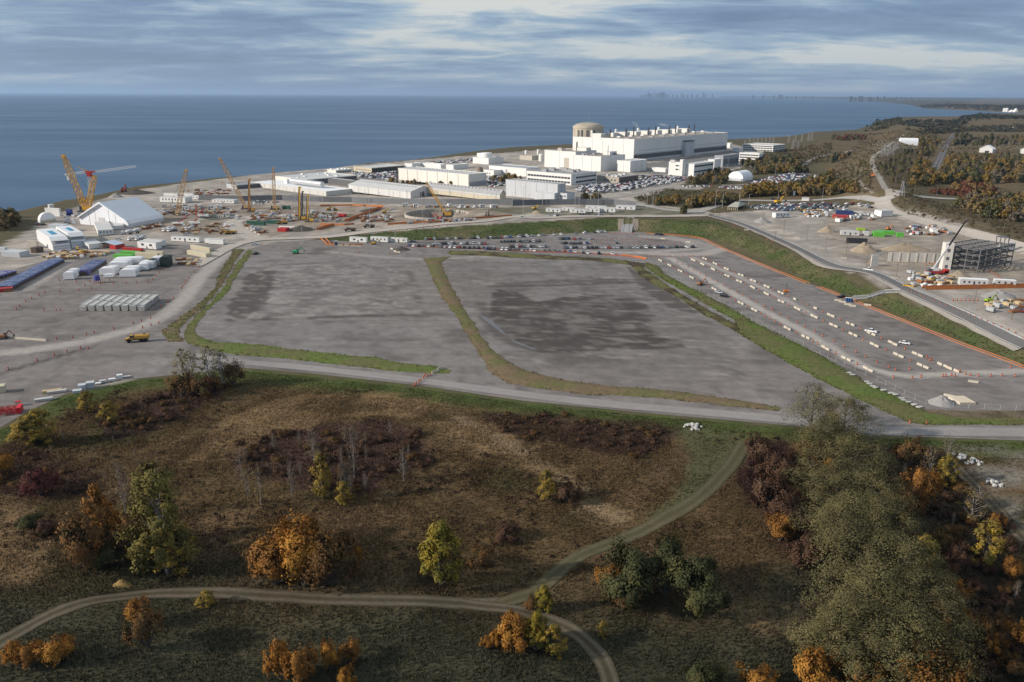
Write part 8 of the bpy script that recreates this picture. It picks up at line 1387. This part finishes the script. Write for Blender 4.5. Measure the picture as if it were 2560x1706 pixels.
for a_ in (
 ('sparse_tree', 1862, 990, 893, 120, 'open-branched thin tree at the roadside, left of the willows'), ('willow_tree', 1935, 1015, 918, 130, 'olive willow at the far tip of the row, beside the road'), ('willow_tree', 1905, 1075, 985, 175, 'olive willow, second from the far tip of the row', 1), ('willow_tree', 1955, 1120, 1010, 170, 'olive willow, third from the far tip, leaning right'), ('willow_tree', 1915, 1180, 1075, 190, 'olive willow in the far half of the row, left side', 1), ('willow_tree', 1995, 1200, 1095, 165, 'olive willow in the far half of the row, right side'), ('willow_tree', 1935, 1270, 1150, 200, 'olive willow at the middle of the row, left side'), ('willow_tree', 2030, 1290, 1165, 170, 'olive willow at the middle of the row, right side', 1), ('willow_tree', 1960, 1360, 1230, 210, 'olive willow just nearer than the middle, left side', 1), ('willow_tree', 2060, 1385, 1250, 180, 'olive willow just nearer than the middle, right side'), ('willow_tree', 1985, 1460, 1320, 230, 'big grey-olive willow in the near half, left side'), ('willow_tree', 2100, 1480, 1345, 200, 'big grey-olive willow in the near half, right side', 1), ('willow_tree', 1965, 1560, 1420, 230, 'nearest olive willow of the row, left side', 1), ('willow_tree', 2085, 1580, 1425, 240, 'nearest olive willow of the row, right side'), ('willow_tree', 1905, 1525, 1400, 160, 'low olive willow at the left foot of the near half'),
 ('orange_shrub', 1905, 1108, 1055, 42, 'small orange shrub glowing inside the willow row'), ('rust_shrub', 1862, 1075, 1015, 65, 'rusty shrub at the left foot of the far willows'),
 ('poplar_tree', 385, 1318, 1088, 130, 'tall olive-gold poplar with upright top, left meadow', 1), ('yellow_tree', 400, 1318, 1205, 85, 'yellow leafy lower tree at the foot of the tall poplar'), ('orange_tree', 242, 1265, 1125, 62, 'narrow orange tree left of the tall poplar'), ('rust_shrub', 205, 1310, 1195, 95, 'brown-olive bush at the left of the poplar group'), ('orange_shrub', 272, 1260, 1180, 75, 'orange bush between narrow orange tree and poplar'), ('rust_shrub', 320, 1285, 1190, 90, 'dark rust bush right behind the poplar foot'), ('green_shrub', 232, 1300, 1230, 85, 'dark green bush beneath the poplar group'),
 ('orange_shrub', 635, 1345, 1255, 115, 'broad orange thicket, left third of the big clump', 1), ('orange_shrub', 700, 1350, 1225, 130, 'broad orange thicket, middle of the big clump'), ('rust_shrub', 765, 1345, 1240, 120, 'rust-brown thicket, right third of the big clump'), ('orange_shrub', 690, 1290, 1195, 110, 'tall orange back bush of the big clump', 1), ('rust_shrub', 610, 1310, 1250, 70, 'small rust bush at the left edge of the big clump'), ('orange_shrub', 822, 1310, 1258, 32, 'small orange bush right of the big clump'),
 ('yellowgreen_tree', 1012, 1348, 1213, 92, 'lone yellow-green tree in the middle of the meadow'), ('yellow_tree', 1256, 1152, 1085, 34, 'slim yellow tree beside a dark red bush', 1), ('burgundy_shrub', 1302, 1152, 1112, 62, 'dark red bush right of the slim yellow tree'), ('rust_shrub', 1225, 1405, 1372, 40, 'small brown bush at the path fork'), ('yellowgreen_tree', 1250, 1408, 1353, 42, 'yellow-green bush at the path fork'), ('yellow_tree', 1384, 1468, 1430, 24, 'tiny yellow bush right of the path fork'), ('yellow_tree', 478, 1392, 1360, 38, 'yellow bush on the path edge'),
 ('green_shrub', 1455, 1388, 1272, 130, 'big dark green thicket, left of two by the willows'), ('green_shrub', 1530, 1372, 1255, 120, 'tall dark green thicket behind the two'), ('green_shrub', 1600, 1408, 1290, 120, 'dark green thicket, right of two by the willows'), ('orange_shrub', 1405, 1368, 1300, 62, 'orange shrub at the left of the dark green thickets', 1), ('rust_shrub', 1430, 1400, 1345, 60, 'olive-brown shrub in front of the dark green thickets'),
 ('orange_shrub', 40, 1530, 1478, 42, 'orange shrub, leftmost of three near the left corner'), ('orange_shrub', 72, 1535, 1490, 50, 'orange shrub, middle of three near the left corner', 1), ('orange_shrub', 132, 1528, 1475, 72, 'orange shrub, right of three near the left corner'), ('orange_shrub', 318, 1440, 1382, 52, 'orange shrub below the path, upper of two'), ('rust_shrub', 342, 1490, 1405, 78, 'rust shrub below the path, lower of two'),
 ('orange_shrub', 648, 1562, 1480, 62, 'orange shrub at the bottom edge, leftmost of four'), ('orange_shrub', 695, 1585, 1505, 70, 'orange shrub at the bottom edge, second of four', 1), ('orange_shrub', 760, 1545, 1482, 50, 'orange shrub at the bottom edge, third of four'), ('orange_shrub', 812, 1525, 1478, 42, 'orange shrub at the bottom edge, rightmost of four', 1), ('orange_shrub', 795, 1585, 1538, 40, 'low orange shrub under the rightmost of four'),
 ('orange_shrub', 1140, 1488, 1450, 34, 'small orange bush left of the bright clump'), ('orange_tree', 1172, 1480, 1408, 50, 'slim orange tree at the back of the bright clump'), ('orange_shrub', 1185, 1495, 1420, 88, 'bright orange bush in the middle of the clump'), ('yellowgreen_tree', 1232, 1498, 1412, 52, 'olive-yellow tree beside the bright orange bush'), ('yellow_tree', 1268, 1505, 1440, 54, 'thin yellow tree right end of the bright clump'), ('orange_shrub', 1120, 1492, 1465, 30, 'lowest orange bush left of the bright clump'),
 ('yellow_tree', 2258, 1305, 1203, 56, 'brightest yellow tree, far right in dark scrub'), ('orange_shrub', 2150, 1432, 1368, 72, 'orange-gold bush right of the near willows'), ('orange_shrub', 2196, 1392, 1345, 48, 'round orange bush above the orange-gold one', 1), ('yellow_tree', 2118, 1312, 1235, 56, 'golden tree against the right flank of the willows'), ('orange_shrub', 2105, 1185, 1090, 72, 'orange-brown tree clump right of the far willows', 1), ('rust_shrub', 2075, 1205, 1125, 60, 'rust tree right of the far willows'), ('yellow_tree', 2170, 1118, 1050, 42, 'tan-yellow tree near the woodland track'), ('bare_tree', 2232, 1205, 1128, 56, 'half-bare pale tree beside the woodland track', 1), ('bare_tree', 2130, 1110, 1033, 36, 'thin tan tree at the head of the scrub', 1), ('bare_tree', 2175, 1070, 1005, 42, 'leafless tree by the road at right'), ('rust_shrub', 2265, 1490, 1425, 52, 'olive-orange bush in the right scrub'), ('orange_shrub', 2338, 1490, 1435, 48, 'dull orange bush at the right edge', 1), ('rust_shrub', 2160, 1270, 1220, 60, 'brown bush mid scrub'), ('burgundy_shrub', 2190, 1330, 1260, 50, 'dark red sapling in the right scrub'), ('rust_shrub', 2090, 1070, 1015, 70, 'brown scrub tree behind the road, right of willows'),
 ('orange_shrub', 1862, 1592, 1500, 95, 'gold-orange bush at the bottom, under the willows'), ('orange_shrub', 1965, 1592, 1532, 52, 'small orange bush at the bottom, second under the willows', 1), ('orange_shrub', 2012, 1592, 1535, 46, 'small orange bush at the bottom, third under the willows'), ('orange_shrub', 2112, 1605, 1500, 112, 'large orange bush at the bottom under the willows', 1), ('orange_shrub', 1738, 1598, 1545, 84, 'orange bush at the bottom edge, left of the willows'), ('green_shrub', 1612, 1605, 1530, 86, 'grey-olive bush at the bottom edge'), ('orange_shrub', 2150, 1525, 1440, 60, 'gold bush on the right flank of the nearest willow'),
 ('orange_shrub', 1792, 1245, 1190, 62, 'orange-flecked bush at the left foot of the willows', 1), ('burgundy_shrub', 1745, 1060, 1010, 70, 'burgundy shrub, upper of the column by the mown patch'), ('burgundy_shrub', 1785, 1110, 1045, 80, 'burgundy shrub, second of the column by the mown patch'), ('burgundy_shrub', 1775, 1170, 1100, 85, 'burgundy shrub, third of the column by the mown patch'), ('burgundy_shrub', 1800, 1220, 1160, 75, 'burgundy shrub, lowest of the column by the mown patch'), ('burgundy_shrub', 1855, 1300, 1240, 80, 'burgundy shrub against the middle willows'),
 ('birch_tree', 425, 898, 805, 56, 'slim birch, left of four by the gravel road'), ('birch_tree', 447, 902, 808, 52, 'slim birch, second of four by the gravel road'), ('birch_tree', 482, 892, 798, 48, 'slim birch, third of four by the gravel road'), ('birch_tree', 512, 890, 806, 46, 'slim birch, right of four by the gravel road'), ('rust_shrub', 420, 912, 862, 60, 'rust bush at the foot of the birches, left'), ('rust_shrub', 470, 912, 870, 70, 'rust bush at the foot of the birches, middle'), ('rust_shrub', 535, 885, 835, 50, 'thin brown bush right of the birches'),
 ('yellow_tree', 92, 1015, 945, 62, 'yellow tree below the left yard, larger'), ('yellow_tree', 68, 1022, 962, 48, 'yellow tree below the left yard, smaller', 1), ('yellow_tree', 202, 950, 903, 28, 'slim yellow tree below the beam stacks', 1), ('yellow_tree', 254, 972, 926, 30, 'slim yellow tree on the bank, right', 1), ('orange_shrub', 8, 1095, 1048, 52, 'orange bush at the left edge of the meadow'), ('crimson_shrub', 96, 1140, 1085, 74, 'crimson bush in the left meadow'), ('orange_tree', 112, 1115, 1078, 24, 'small orange sapling above the crimson bush'), ('green_shrub', 72, 1225, 1188, 50, 'small green bush with dark shade, left meadow'), ('burgundy_shrub', 108, 1228, 1195, 50, 'dark bush beside the small green one'),
 ('bare_tree', 290, 1185, 1068, 36, 'tall bare sapling behind the tall poplar'), ('bare_tree', 556, 1108, 1042, 30, 'bare sapling at the left of the red thicket'), ('bare_tree', 600, 1162, 1075, 32, 'yellowish bare sapling, left of the red thicket front', 1), ('yellow_tree', 742, 1150, 1050, 34, 'slim yellow sapling in the red thicket', 1), ('bare_tree', 722, 1065, 990, 34, 'bare grey sapling in the red thicket top'), ('bare_tree', 928, 1108, 1035, 34, 'bare grey sapling at the right of the red thicket'), ('bare_tree', 795, 1145, 1062, 34, 'bare sapling at the red thicket front'), ('bare_tree', 672, 1142, 1062, 30, 'bare sapling in the middle of the red thicket'), ('bare_tree', 570, 1145, 1085, 28, 'small half-bare sapling, left meadow', 1), ('yellow_tree', 790, 1160, 1110, 30, 'small yellow bush under the bare sapling', 1), ('bare_tree', 815, 1110, 980, 30, 'tallest bare sapling over the red thicket'), ('burgundy_shrub', 1165, 1240, 1205, 60, 'dull red bush in the middle meadow'), ('rust_shrub', 1110, 1300, 1262, 70, 'brown bush right of the lone tree'), ('bare_tree', 1620, 1590, 1560, 20, 'low twig bush at the bottom edge')): TR(*a_)
# burgundy and brown shrubs spread through the meadow thickets
def spread(k, poly, n, kinds, h0, h1, grp, lab, mind=3.0, wf=1.2):
    X0, X1 = min(p[0] for p in poly), max(p[0] for p in poly); Y0, Y1 = min(p[1] for p in poly), max(p[1] for p in poly); pts = []; t_ = 0
    while len(pts) < n and t_ < n * 40:
        t_ += 1; x = rnd.uniform(X0, X1); y = rnd.uniform(Y0, Y1)
        if not inpoly(np.array([x]), np.array([y]), poly)[0]: continue
        b = P(*k(x, y))
        if any((b.x - q_[0].x) ** 2 + (b.y - q_[0].y) ** 2 < mind ** 2 for q_ in pts): continue
        pts.append((b, rnd.choice(kinds)))
    pts.sort(key=lambda q_: float(project(*q_[0])[0])); cn = {}
    for b, kd_ in pts:
        p = rnd.choice(TP[kd_]); h_ = rnd.uniform(h0, h1); cn[kd_] = cn.get(kd_, 0) + 1; nm = kd_.replace('_', ' ')
        s_ = h_ / p['_h']; dup(p, b - Vector((0, 0, .1)), rnd.random() * 6.28, f'{nm} {lab}, {ORD[cn[kd_] - 1]} from the left', (s_ * wf, s_ * wf, s_), f'{nm}s {grp}')
spread(lambda x, y: (x, y), PG['burg1'], 46, ['burgundy_shrub', 'burgundy_shrub', 'rust_shrub'], 1.5, 2.6, 'of the red thicket', 'in the red meadow thicket', 3, 1.5); spread(lambda x, y: (x, y), PG['burg2'], 30, ['burgundy_shrub', 'rust_shrub'], 1.5, 2.6, 'on the left bank', 'on the bank under the birches', 3, 1.5); spread(lambda x, y: (x, y), PG['burg3'], 26, ['burgundy_shrub', 'rust_shrub'], 1.2, 2.0, 'below the road', 'below the road at centre', 4, 1.6); spread(lambda x, y: (x, y), PG['burg4'], 14, ['burgundy_shrub', 'rust_shrub'], 1.3, 2.2, 'at left', 'in the left meadow', 3, 1.5)
spread(kF, [(2010, 1040), (2180, 1060), (2340, 1270), (2340, 1560), (2190, 1560), (2140, 1400), (2090, 1200)], 46, ['burgundy_shrub', 'rust_shrub', 'burgundy_shrub'], 1.8, 3.4, 'of the dark scrub', 'in the dark scrub at right', 3.5, 1.5)
spread(kF, [(540, 1080), (640, 1010), (960, 1000), (950, 1090), (820, 1150), (640, 1150)], 20, ['bare_tree'], 3.5, 6.5, 'of the red thicket', 'rising from the red thicket', 4, .8); spread(kF, [(60, 1000), (260, 960), (330, 1010), (330, 1120), (120, 1090)], 16, ['bare_tree', 'yellow_tree'], 2.5, 4.5, 'of the left bank', 'on the left meadow bank', 5, .7); spread(kF, [(1960, 1060), (2200, 1060), (2340, 1300), (2340, 1540), (2200, 1540)], 20, ['bare_tree', 'orange_shrub'], 3, 5.5, 'of the right scrub', 'among the right-hand scrub', 5, .8)
# distant belts: lighter trees of the same kinds
tree_proto('autumn_tree', 'dome', [(0.247, 0.15, 0.058), (0.273, 0.169, 0.058), (0.208, 0.15, 0.065)], 700, .75, 31, 10, 10); tree_proto('autumn_tree', 'dome', [(0.202, 0.146, 0.065), (0.176, 0.137, 0.065)], 700, .75, 32, 10, 9)
tree_proto('olive_tree', 'dome', [(0.124, 0.12, 0.052), (0.143, 0.13, 0.055)], 700, .75, 33, 10, 10); tree_proto('olive_tree', 'dome', [(0.098, 0.101, 0.047), (0.117, 0.114, 0.055)], 700, .75, 34, 10, 9)
tree_proto('golden_tree', 'dome', [(.23, .15, .035), (.19, .13, .035)], 700, .7, 35, 9, 9); tree_proto('dark_tree', 'oval', [(0.036, 0.047, 0.029), (0.044, 0.055, 0.034)], 700, .7, 36, 10, 6); tree_proto('red_tree', 'shrub', [(.17, .070, .042), (.14, .068, .040)], 600, .6, 37, 5, 7); tree_proto('grey_tree', 'dome', [(0.208, 0.169, 0.124), (0.176, 0.15, 0.111)], 520, .7, 38, 10, 9)
AU = ['autumn_tree', 'autumn_tree', 'olive_tree', 'golden_tree']; MX = ['olive_tree', 'autumn_tree', 'grey_tree', 'olive_tree', 'autumn_tree', 'golden_tree']; DK = ['dark_tree', 'olive_tree', 'dark_tree', 'autumn_tree']
spread(ke, [(1240, 1150), (1600, 1130), (2352, 1130), (2352, 1080), (2100, 1060), (1800, 1050), (1500, 1060), (1330, 1090)], 78, AU, 7, 11, 'of the belt behind the pale highway', 'in the belt behind the pale highway', 6, 1.2); spread(ke, [(600, 1275), (1180, 1235), (1180, 1190), (800, 1170), (560, 1240)], 44, AU, 5, 9, 'by the pale road curve', 'in the thicket by the pale road curve', 5, 1.2); spread(ke, [(200, 1260), (450, 1230), (460, 1170), (250, 1190)], 17, AU, 4, 7, 'left of the pale road curve', 'left of the pale road curve', 5, 1.2)
spread(ke, [(580, 990), (1060, 990), (1060, 950), (700, 930), (560, 960)], 27, MX, 5, 8, 'left of the arched tent', 'left of the arched tent', 6, 1.2); spread(ke, [(1380, 870), (1430, 790), (1800, 780), (2050, 840), (2020, 850), (1700, 850)], 57, MX, 6, 10, 'behind the arched tent lot', 'behind the arched tent lot', 7, 1.2); spread(ke, [(1240, 740), (1500, 700), (1900, 690), (2000, 760), (1800, 780), (1300, 780)], 57, DK, 6, 10, 'below the grid office', 'below the grid office', 7, 1.2); spread(ke, [(1930, 990), (2352, 990), (2352, 880), (2220, 940), (2100, 980)], 27, AU, 6, 10, 'at the lot corner', 'beside the small tree-line lot', 6, 1.2); spread(ke, [(700, 850), (1060, 830), (1100, 880), (800, 900)], 23, MX, 4, 7, 'before the white office', 'before the white ribbon-window office', 6, 1.2)
spread(kf, [(0, 920), (220, 860), (240, 830), (60, 830), (-20, 850)], 20, DK, 6, 9, 'at the hill foot', 'at the dark hill foot', 8, 1.2); spread(kf, [(20, 1300), (330, 1290), (300, 1200), (120, 1150), (0, 1180)], 37, AU, 4, 7, 'of the brown hill', 'at the left foot of the brown hill', 6, 1.2); spread(kf, [(40, 1050), (400, 880), (470, 1000), (500, 1200), (400, 1180), (150, 1080)], 68, ['olive_tree', 'grey_tree', 'autumn_tree'], 2, 3.4, 'on the brown hill', 'scattered on the brown hill', 8, 1.2); spread(kf, [(560, 960), (900, 800), (1180, 820), (1000, 960), (980, 1200), (760, 1200), (600, 1020)], 68, ['olive_tree', 'olive_tree', 'dark_tree', 'grey_tree'], 3, 6, 'of the shaded valley side', 'on the shaded valley side', 8, 1.2)
spread(kf, [(960, 1230), (1300, 1200), (1320, 1060), (1180, 1060), (1130, 900), (1060, 900), (960, 1100)], 51, AU, 7, 11, 'left of the railway', 'in the belt left of the railway', 7, 1.2); spread(kf, [(1330, 1200), (1800, 1180), (2352, 1170), (2352, 960), (1900, 900), (1420, 880), (1340, 1000)], 142, ['autumn_tree', 'olive_tree', 'golden_tree', 'grey_tree', 'autumn_tree', 'dark_tree'], 7, 12, 'right of the railway', 'in the autumn wood right of the railway', 8, 1.25); spread(kf, [(1150, 1290), (1400, 1250), (1700, 1330), (1650, 1350), (1450, 1320)], 30, ['red_tree'], 2.5, 4, 'at the pale highway', 'crimson along the pale highway', 5, 1.4); spread(kf, [(1480, 1230), (1950, 1230), (1950, 1300), (1600, 1290)], 27, ['red_tree', 'autumn_tree', 'autumn_tree'], 5, 8, 'over the pale highway', 'over the right pale highway', 6, 1.2)
spread(kg, [(1500, 190), (1720, 90), (2352, 110), (2420, 340), (2200, 380), (1900, 330), (1640, 220)], 74, ['autumn_tree', 'golden_tree', 'grey_tree', 'olive_tree', 'grey_tree', 'autumn_tree'], 6, 11, 'of the right valley', 'in the valley at the right edge', 6, 1.15); spread(kf, [(870, 790), (1150, 760), (1250, 780), (1180, 840), (900, 810)], 27, DK, 6, 9, 'below the white hilltop shed', 'below the white hilltop shed', 8, 1.2); spread(kf, [(900, 640), (1060, 620), (1250, 600), (1330, 700), (1240, 760), (1080, 720)], 51, ['grey_tree', 'autumn_tree', 'golden_tree', 'olive_tree'], 7, 11, 'right of the white hilltop shed', 'right of the white hilltop shed', 10, 1.2); spread(kf, [(1500, 600), (2352, 620), (2352, 700), (2000, 710), (1500, 720)], 78, ['grey_tree', 'olive_tree', 'autumn_tree', 'dark_tree'], 8, 12, 'of the far plain', 'on the plain before the gabled sheds', 14, 1.3); spread(kf, [(0, 600), (380, 590), (440, 640), (0, 660)], 40, ['grey_tree', 'olive_tree', 'red_tree'], 5, 8, 'by the shore bluff', 'at the shore bluff foot', 9, 1.2); spread(kf, [(1300, 780), (1800, 820), (2352, 850), (2352, 900), (1500, 880)], 40, MX, 4, 7, 'behind the autumn wood', 'behind the autumn wood', 9, 1.2)
spread(ka, [(-20, 1100), (120, 1060), (230, 940), (140, 880), (0, 880)], 14, ['olive_tree', 'grey_tree', 'autumn_tree'], 7, 12, 'at the left shore', 'on the left shore bank', 5, 1.1); spread(kd, [(1240, 1190), (1480, 1190), (1480, 1140), (1280, 1150)], 7, ['golden_tree', 'olive_tree'], 4, 6, 'by the grey annex', 'on the mound right of the grey annex', 4, 1.4); spread(kd, [(110, 950), (440, 920), (560, 950), (300, 960)], 10, ['autumn_tree', 'olive_tree', 'grey_tree'], 5, 9, 'before the white workshop', 'before the long white workshop', 6, 1.2); spread(kc, [(840, 480), (1640, 510), (1640, 520), (840, 490)], 11, ['golden_tree', 'olive_tree', 'grey_tree'], 4, 7, 'before the big white warehouse', 'before the big white warehouse', 6, 1.2); spread(kh, [(480, 370), (540, 370), (540, 350), (480, 350)], 2, ['olive_tree'], 6, 8, 'at the junction', 'alone at the road junction', 2, .9)
for ps in TP.values():
    for p in ps:
        if p['label'] == 'x':
            for ch in KIDS.get(p.name, ()): bpy.data.objects.remove(ch)
            bpy.data.objects.remove(p)
# far-off woods read as one mass
def wood(name, poly_k, poly, n, h0, h1, cols, seed):
    rs = np.random.RandomState(seed); W_ = [tuple(P(*poly_k(*p))[:2]) for p in poly]; X = [p[0] for p in W_]; Y = [p[1] for p in W_]; x = min(X) + rs.rand(n * 6) * np.ptp(X); y = min(Y) + rs.rand(n * 6) * np.ptp(Y); k_ = inpoly(x, y, W_); x, y = x[k_][:n], y[k_][:n]
    C = np.array(cols)[rs.randint(len(cols), size=len(x))] * (.7 + .6 * rs.rand(len(x), 1)); r_ = h0 + (h1 - h0) * rs.rand(len(x))
    z = hgt(x, y); L_ = 14; d = rs.normal(size=(len(x), L_, 3)); d /= np.linalg.norm(d, axis=2)[:, :, None]; d[:, :, 2] = np.abs(d[:, :, 2]) * 1.5; c = (np.stack([x, y, z], -1)[:, None, :] + d * (r_[:, None, None] * (.5 + .5 * rs.rand(len(x), L_, 1)))).reshape(-1, 3); v_, c3 = leaves(c, np.repeat(C, L_, 0) * (.7 + .6 * rs.rand(len(c), 1)), np.repeat(r_ * .45, L_), rs)
    o = put(name, np_mesh(name, v_, np.arange(len(v_)).reshape(-1, 4), leafm, c3)); o['kind'] = 'stuff'
wood('far_woods', kf, [(400, 545), (520, 420), (560, 385), (720, 378), (860, 400), (880, 450), (700, 500), (600, 530)], 420, 5, 9, [(.085, .07, .038), (.06, .062, .034), (.05, .055, .03)], 41); wood('far_woods', kf, [(880, 470), (900, 410), (1200, 402), (1500, 415), (1560, 380), (1640, 345), (2352, 352), (2400, 380), (2352, 385), (1700, 400), (1600, 470), (1200, 500)], 900, 5, 9, [(.030, .038, .024), (.04, .045, .028), (.055, .05, .032)], 42); wood('far_woods', kf, [(900, 520), (1500, 480), (1620, 500), (2352, 460), (2352, 540), (2000, 540), (1600, 540), (1000, 530)], 700, 4, 8, [(.07, .066, .042), (.085, .07, .045), (.05, .052, .034)], 43)
wood('far_woods', kf, [(1100, 240), (1300, 255), (1650, 262), (1900, 285), (2400, 285), (2400, 225), (1600, 215), (1250, 215), (1060, 225)], 800, 9, 16, [(.05, .052, .034), (.065, .058, .04)], 44)
wood('hill_scrub', kf, [(0, 1300), (0, 980), (400, 560), (900, 560), (2352, 600), (2352, 1000), (1300, 760), (1180, 1000), (1060, 1330), (700, 1330), (600, 1000), (500, 1330)], 2600, .9, 2.2, [(.13, .095, .052), (.09, .08, .042), (.155, .105, .055), (.07, .066, .036)], 45); wood('hill_scrub', ke, [(300, 1050), (1240, 1100), (1180, 1190), (620, 1290), (100, 1235), (-80, 1160)], 500, .7, 1.6, [(.14, .10, .05), (.09, .082, .042)], 46); wood('hill_scrub', kg, [(700, 110), (1150, 90), (2352, 330), (2352, 600), (1700, 420), (900, 280)], 900, .6, 1.4, [(.13, .10, .06), (.10, .085, .046)], 47); wood('hill_scrub', ke, [(1200, 640), (1700, 560), (2352, 480), (2352, 700), (1900, 790), (1300, 780)], 900, 1, 2.6, [(.13, .085, .045), (.085, .075, .04), (.06, .058, .034)], 48)
# ------------------------------------------------------------------ skyline on the far shore
def far_city(name, label, specs, k, dist, mat):
    d0 = ray(*k(specs[0][0], specs[0][1])); 
    for i_, (x, yt, wd, nm) in enumerate(specs):
        d = ray(k(x, 0)[0], 240); t_ = dist / d[1]; X, Y = d[0] * t_, dist; zt = ztop((X, Y), k(x, yt)[1]); sw_ = wd / FPX * dist * .36; o = thing('tower_block' if nm != 'spire' else 'spire_tower', f'{label}, {ORD[i_]} from the left', 'tower', (X, Y, LAKE)); h_ = max(20, (zt - LAKE) * .82)
        if nm == 'spire': MB().bar((0, 0, 0), (0, 0, h_ * .62), sw_ * 1.6, w2=sw_ * .9, n=6).cyl(0, 0, h_ * .62, h_ * .70, sw_ * 1.6, n=8).bar((0, 0, h_ * .7), (0, 0, h_), sw_ * .6, w2=sw_ * .2).obj('shaft', mat, o)
        else: MB().box(-sw_, sw_, -sw_, sw_, 0, h_).obj('wall', mat, o); MB().box(-sw_ * .5, sw_ * .5, -sw_ * .5, sw_ * .5, h_ + .1, h_ * 1.05).obj('roof_block', mat, o)
ksk = K(1560, 200, 2.353); cm_ = M('city_concrete', (.13, .135, .145), .8, 0)
far_city('city', 'downtown skyline tower across the lake', [(100, 88, 4, ''), (115, 85, 4, ''), (130, 80, 4, ''), (142, 66, 4, ''), (152, 76, 5, ''), (165, 78, 4, ''), (177, 40, 3.0, 'spire'), (188, 76, 4, ''), (200, 74, 5, ''), (212, 72, 4, ''), (222, 66, 5, ''), (234, 68, 6, ''), (248, 78, 4, ''), (262, 82, 4, ''), (285, 84, 4, ''), (310, 84, 4, ''), (338, 72, 3.5, ''), (352, 82, 4, ''), (375, 84, 4, ''), (400, 80, 4, ''), (430, 80, 4, ''), (466, 66, 3.5, ''), (480, 80, 4, ''), (520, 83, 4, '')], ksk, 42000, cm_)
far_city('city', 'midtown block on the far shore', [(760, 86, 4, ''), (820, 88, 4, ''), (880, 88, 4, ''), (915, 82, 5, ''), (930, 84, 4, ''), (960, 90, 4, ''), (1010, 92, 4, ''), (1060, 92, 4, ''), (1110, 93, 5, '')], ksk, 30000, cm_)
far_city('city', 'shoreline block on the far right coast', [(1330, 92, 4, ''), (1342, 90, 4, ''), (1360, 96, 4, ''), (1385, 88, 5, ''), (1402, 90, 5, ''), (1440, 94, 6, ''), (1455, 97, 4, ''), (1490, 93, 6, ''), (1530, 91, 6, ''), (1560, 95, 4, ''), (1580, 97, 5, ''), (1605, 93, 4, ''), (1630, 95, 5, ''), (1655, 96, 4, ''), (1690, 98, 4, ''), (1730, 100, 4, ''), (1860, 106, 5, ''), (2060, 112, 5, ''), (2130, 115, 6, ''), (2260, 114, 8, ''), (2285, 114, 8, '')], ksk, 19000, cm_)
for i_, (x, yb, yt, wd) in enumerate(((2110, 295, 258, 30), (2140, 295, 256, 28), (2200, 298, 278, 50), (2245, 298, 265, 40))):
    b = P(*kf(x, yb)); sc_ = (b - Vector(CAM)).length / FPX / 4.9; r_ = wd * sc_ / 2; h_ = (yb - yt) * sc_; o = thing('cement_silo' if i_ < 2 else 'stockpile_shed', f'white {"silo" if i_ < 2 else "works shed"} on the far bay shore, {ORD[i_]} from the left', 'silo' if i_ < 2 else 'shed', b)
    if i_ < 2: MB().cyl(0, 0, 0, h_ * .92, r_, n=14).obj('shell', wh, o); MB().cyl(0, 0, h_ * .92, h_, r_ * .8, r_ * .3, n=14).obj('roof', wh, o)
    else: MB().prism([(-r_, 0), (0, h_), (r_, 0)], -r_, r_, axis='y').obj('wall', wh, o); MB().box(-r_ * .2, r_ * .2, -r_ * .3, r_ * .3, h_ * .9, h_ * 1.1).obj('head_house', wh, o)
# ------------------------------------------------------------------ air
hm = bpy.data.materials.new('haze_air'); hm.use_nodes = True; ht = hm.node_tree; ht.nodes.clear(); ho = N(ht, 'ShaderNodeOutputMaterial'); hv = N(ht, 'ShaderNodeVolumePrincipled'); hv.inputs['Color'].default_value = (.50, .70, 1.0, 1); hv.inputs['Density'].default_value = HAZE; hv.inputs['Anisotropy'].default_value = .2
ht.links.new(hv.outputs[0], ho.inputs['Volume'])
hb_ = MB().box(-140000, 140000, -2500, 130000, -17, 420).obj('haze', hm); hb_['kind'] = 'stuff'
